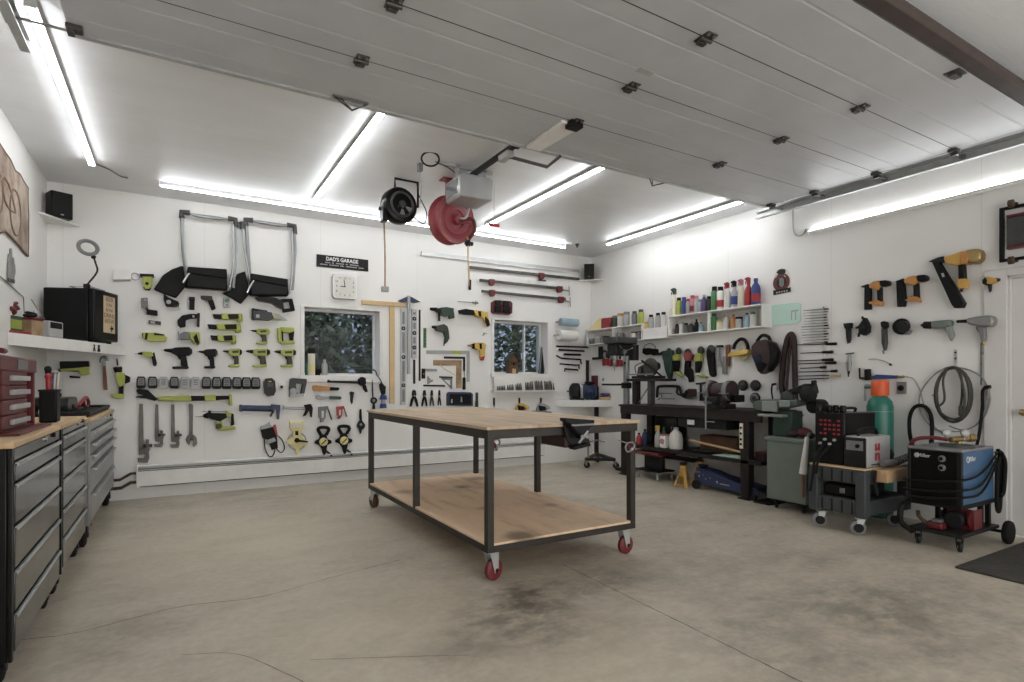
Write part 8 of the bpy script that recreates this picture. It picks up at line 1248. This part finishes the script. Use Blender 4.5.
# red-handled clamps under the far shelf
for i, (x, y, lab) in enumerate(((604.6, 351, 'red-handled clamp under the far shelf, left one'), (611.2, 351.5, 'red-handled clamp under the far shelf, middle one'), (617.8, 352, 'red-handled clamp under the far shelf, right one'))):
    R_('spring_clamp', lab, 'clamp', [('jaw', 'gun', [('r', [(x - 2.2, y + 7), (x - 2.6, y + 2), (x, y), (x + 2.4, y + 2), (x + 2, y + 7)], .016, .05, 4)], 0), ('handle', 'red', [P([(x - 3, y + 8), (x - .6, y + 7.5), (x - .3, y + 14), (x - 2.6, y + 15)], .02, .07), P([(x + .6, y + 7.5), (x + 2.6, y + 8), (x + 2.4, y + 14.5), (x + .4, y + 14)], .02, .07)], .008)], 'red clamps under the far shelf')
R_('corner_bracket', 'dark steel T-bracket on the right wall under the far shelf', 'bracket', [('post', 'gun', [rect(598.2, 346.5, 600.3, 359, .004, .06)], .003), ('arm', 'gun', [P([(592, 357.5), (601, 356.8), (601, 359), (592, 359.8)], .004, .06)], .003)])
# ================================================================== left wall
zt0, zb0 = onX(0, 155, XL).z, onX(27, 252, XL).z
rr = random.Random(4); pts = []
ytp0, ytp1 = 4.35, 6.13
for k in range(13): y = ytp0 + (ytp1 - ytp0) * k / 12; pts.append((y, 2.845 + rr.uniform(-.035, .03)))
for k in range(1, 7): pts.append((ytp1 + rr.uniform(-.015, .015), 2.845 - k * (2.845 - 2.285) / 7))
for k in range(13): y = ytp1 - (ytp1 - ytp0) * k / 12; pts.append((y, 2.27 + rr.uniform(-.03, .03)))
for k in range(1, 7): pts.append((ytp0 + rr.uniform(-.015, .015), 2.27 + k * (2.845 - 2.285) / 7))
t = T('wall_tapestry', 'ragged brown printed cloth hung on the left wall', 'tapestry', None, (XL, 5.2, 2.25))
t.p('cloth', G().prism([(XL + .012, a, b_) for a, b_ in pts], (-.008, 0, 0)), 'tapestry_cloth', .002)
for (y, z, r_) in ((5.15, 2.52, .16), (5.68, 2.5, .17)): t.p('print_ring', G().torus((XL + .0125, y, z), (1, 0, 0), r_, .008, 28, 6), 'hide', 0)
t.p('print_lines', G().tube(smooth([(XL + .013, 5.15, 2.52), (XL + .013, 5.3, 2.66), (XL + .013, 5.5, 2.64), (XL + .013, 5.68, 2.5)]), .008, 6).tube(smooth([(XL + .013, 5.3, 2.66), (XL + .013, 5.34, 2.52), (XL + .013, 5.5, 2.48), (XL + .013, 5.68, 2.5)]), .008, 6), 'hide', 0)
t.p('binding', G().tube([(XL + .01, a, b_) for a, b_ in pts[::1]], .007, 6, True), 'brown', 0)
L_ = lambda name, lab, cat, parts: W('L', name, lab, cat, parts)
L_('wall_cutout', 'small grey hand-shaped cut-out on the left wall under the tapestry', 'cut-out', [('palm', 'skin', [P([(8.6, 263), (10, 260.5), (13.5, 261), (15.3, 265), (15.8, 272), (14.6, 278.5), (15, 283), (9, 281), (8.3, 274)], .002, .012)], .004), ('finger', 'skin', [P([(8.8, 263), (9.4, 254), (10.4, 254), (10.6, 262)], .002, .012)], .003), ('finger', 'skin', [P([(10.6, 262), (10.8, 248.5), (12.2, 248.5), (12.6, 262)], .002, .012)], .003), ('finger', 'skin', [P([(12.6, 262), (13, 257), (14.2, 258), (14.8, 265)], .002, .012)], .003), ('cuff', 'dgrey', [P([(8.7, 278), (15, 279.5), (15, 283.5), (8.8, 281.5)], .012, .016)], .001)])
one('wire_run', 'thin dark wire running down the left wall to the corner shelf', 'wire', G().tube([onX(-30, 262, XL + .005), onX(0, 276, XL + .005), onX(23.5, 297, XL + .005), onX(24.5, 318, XL + .005)], .0035, 6), 'grey')
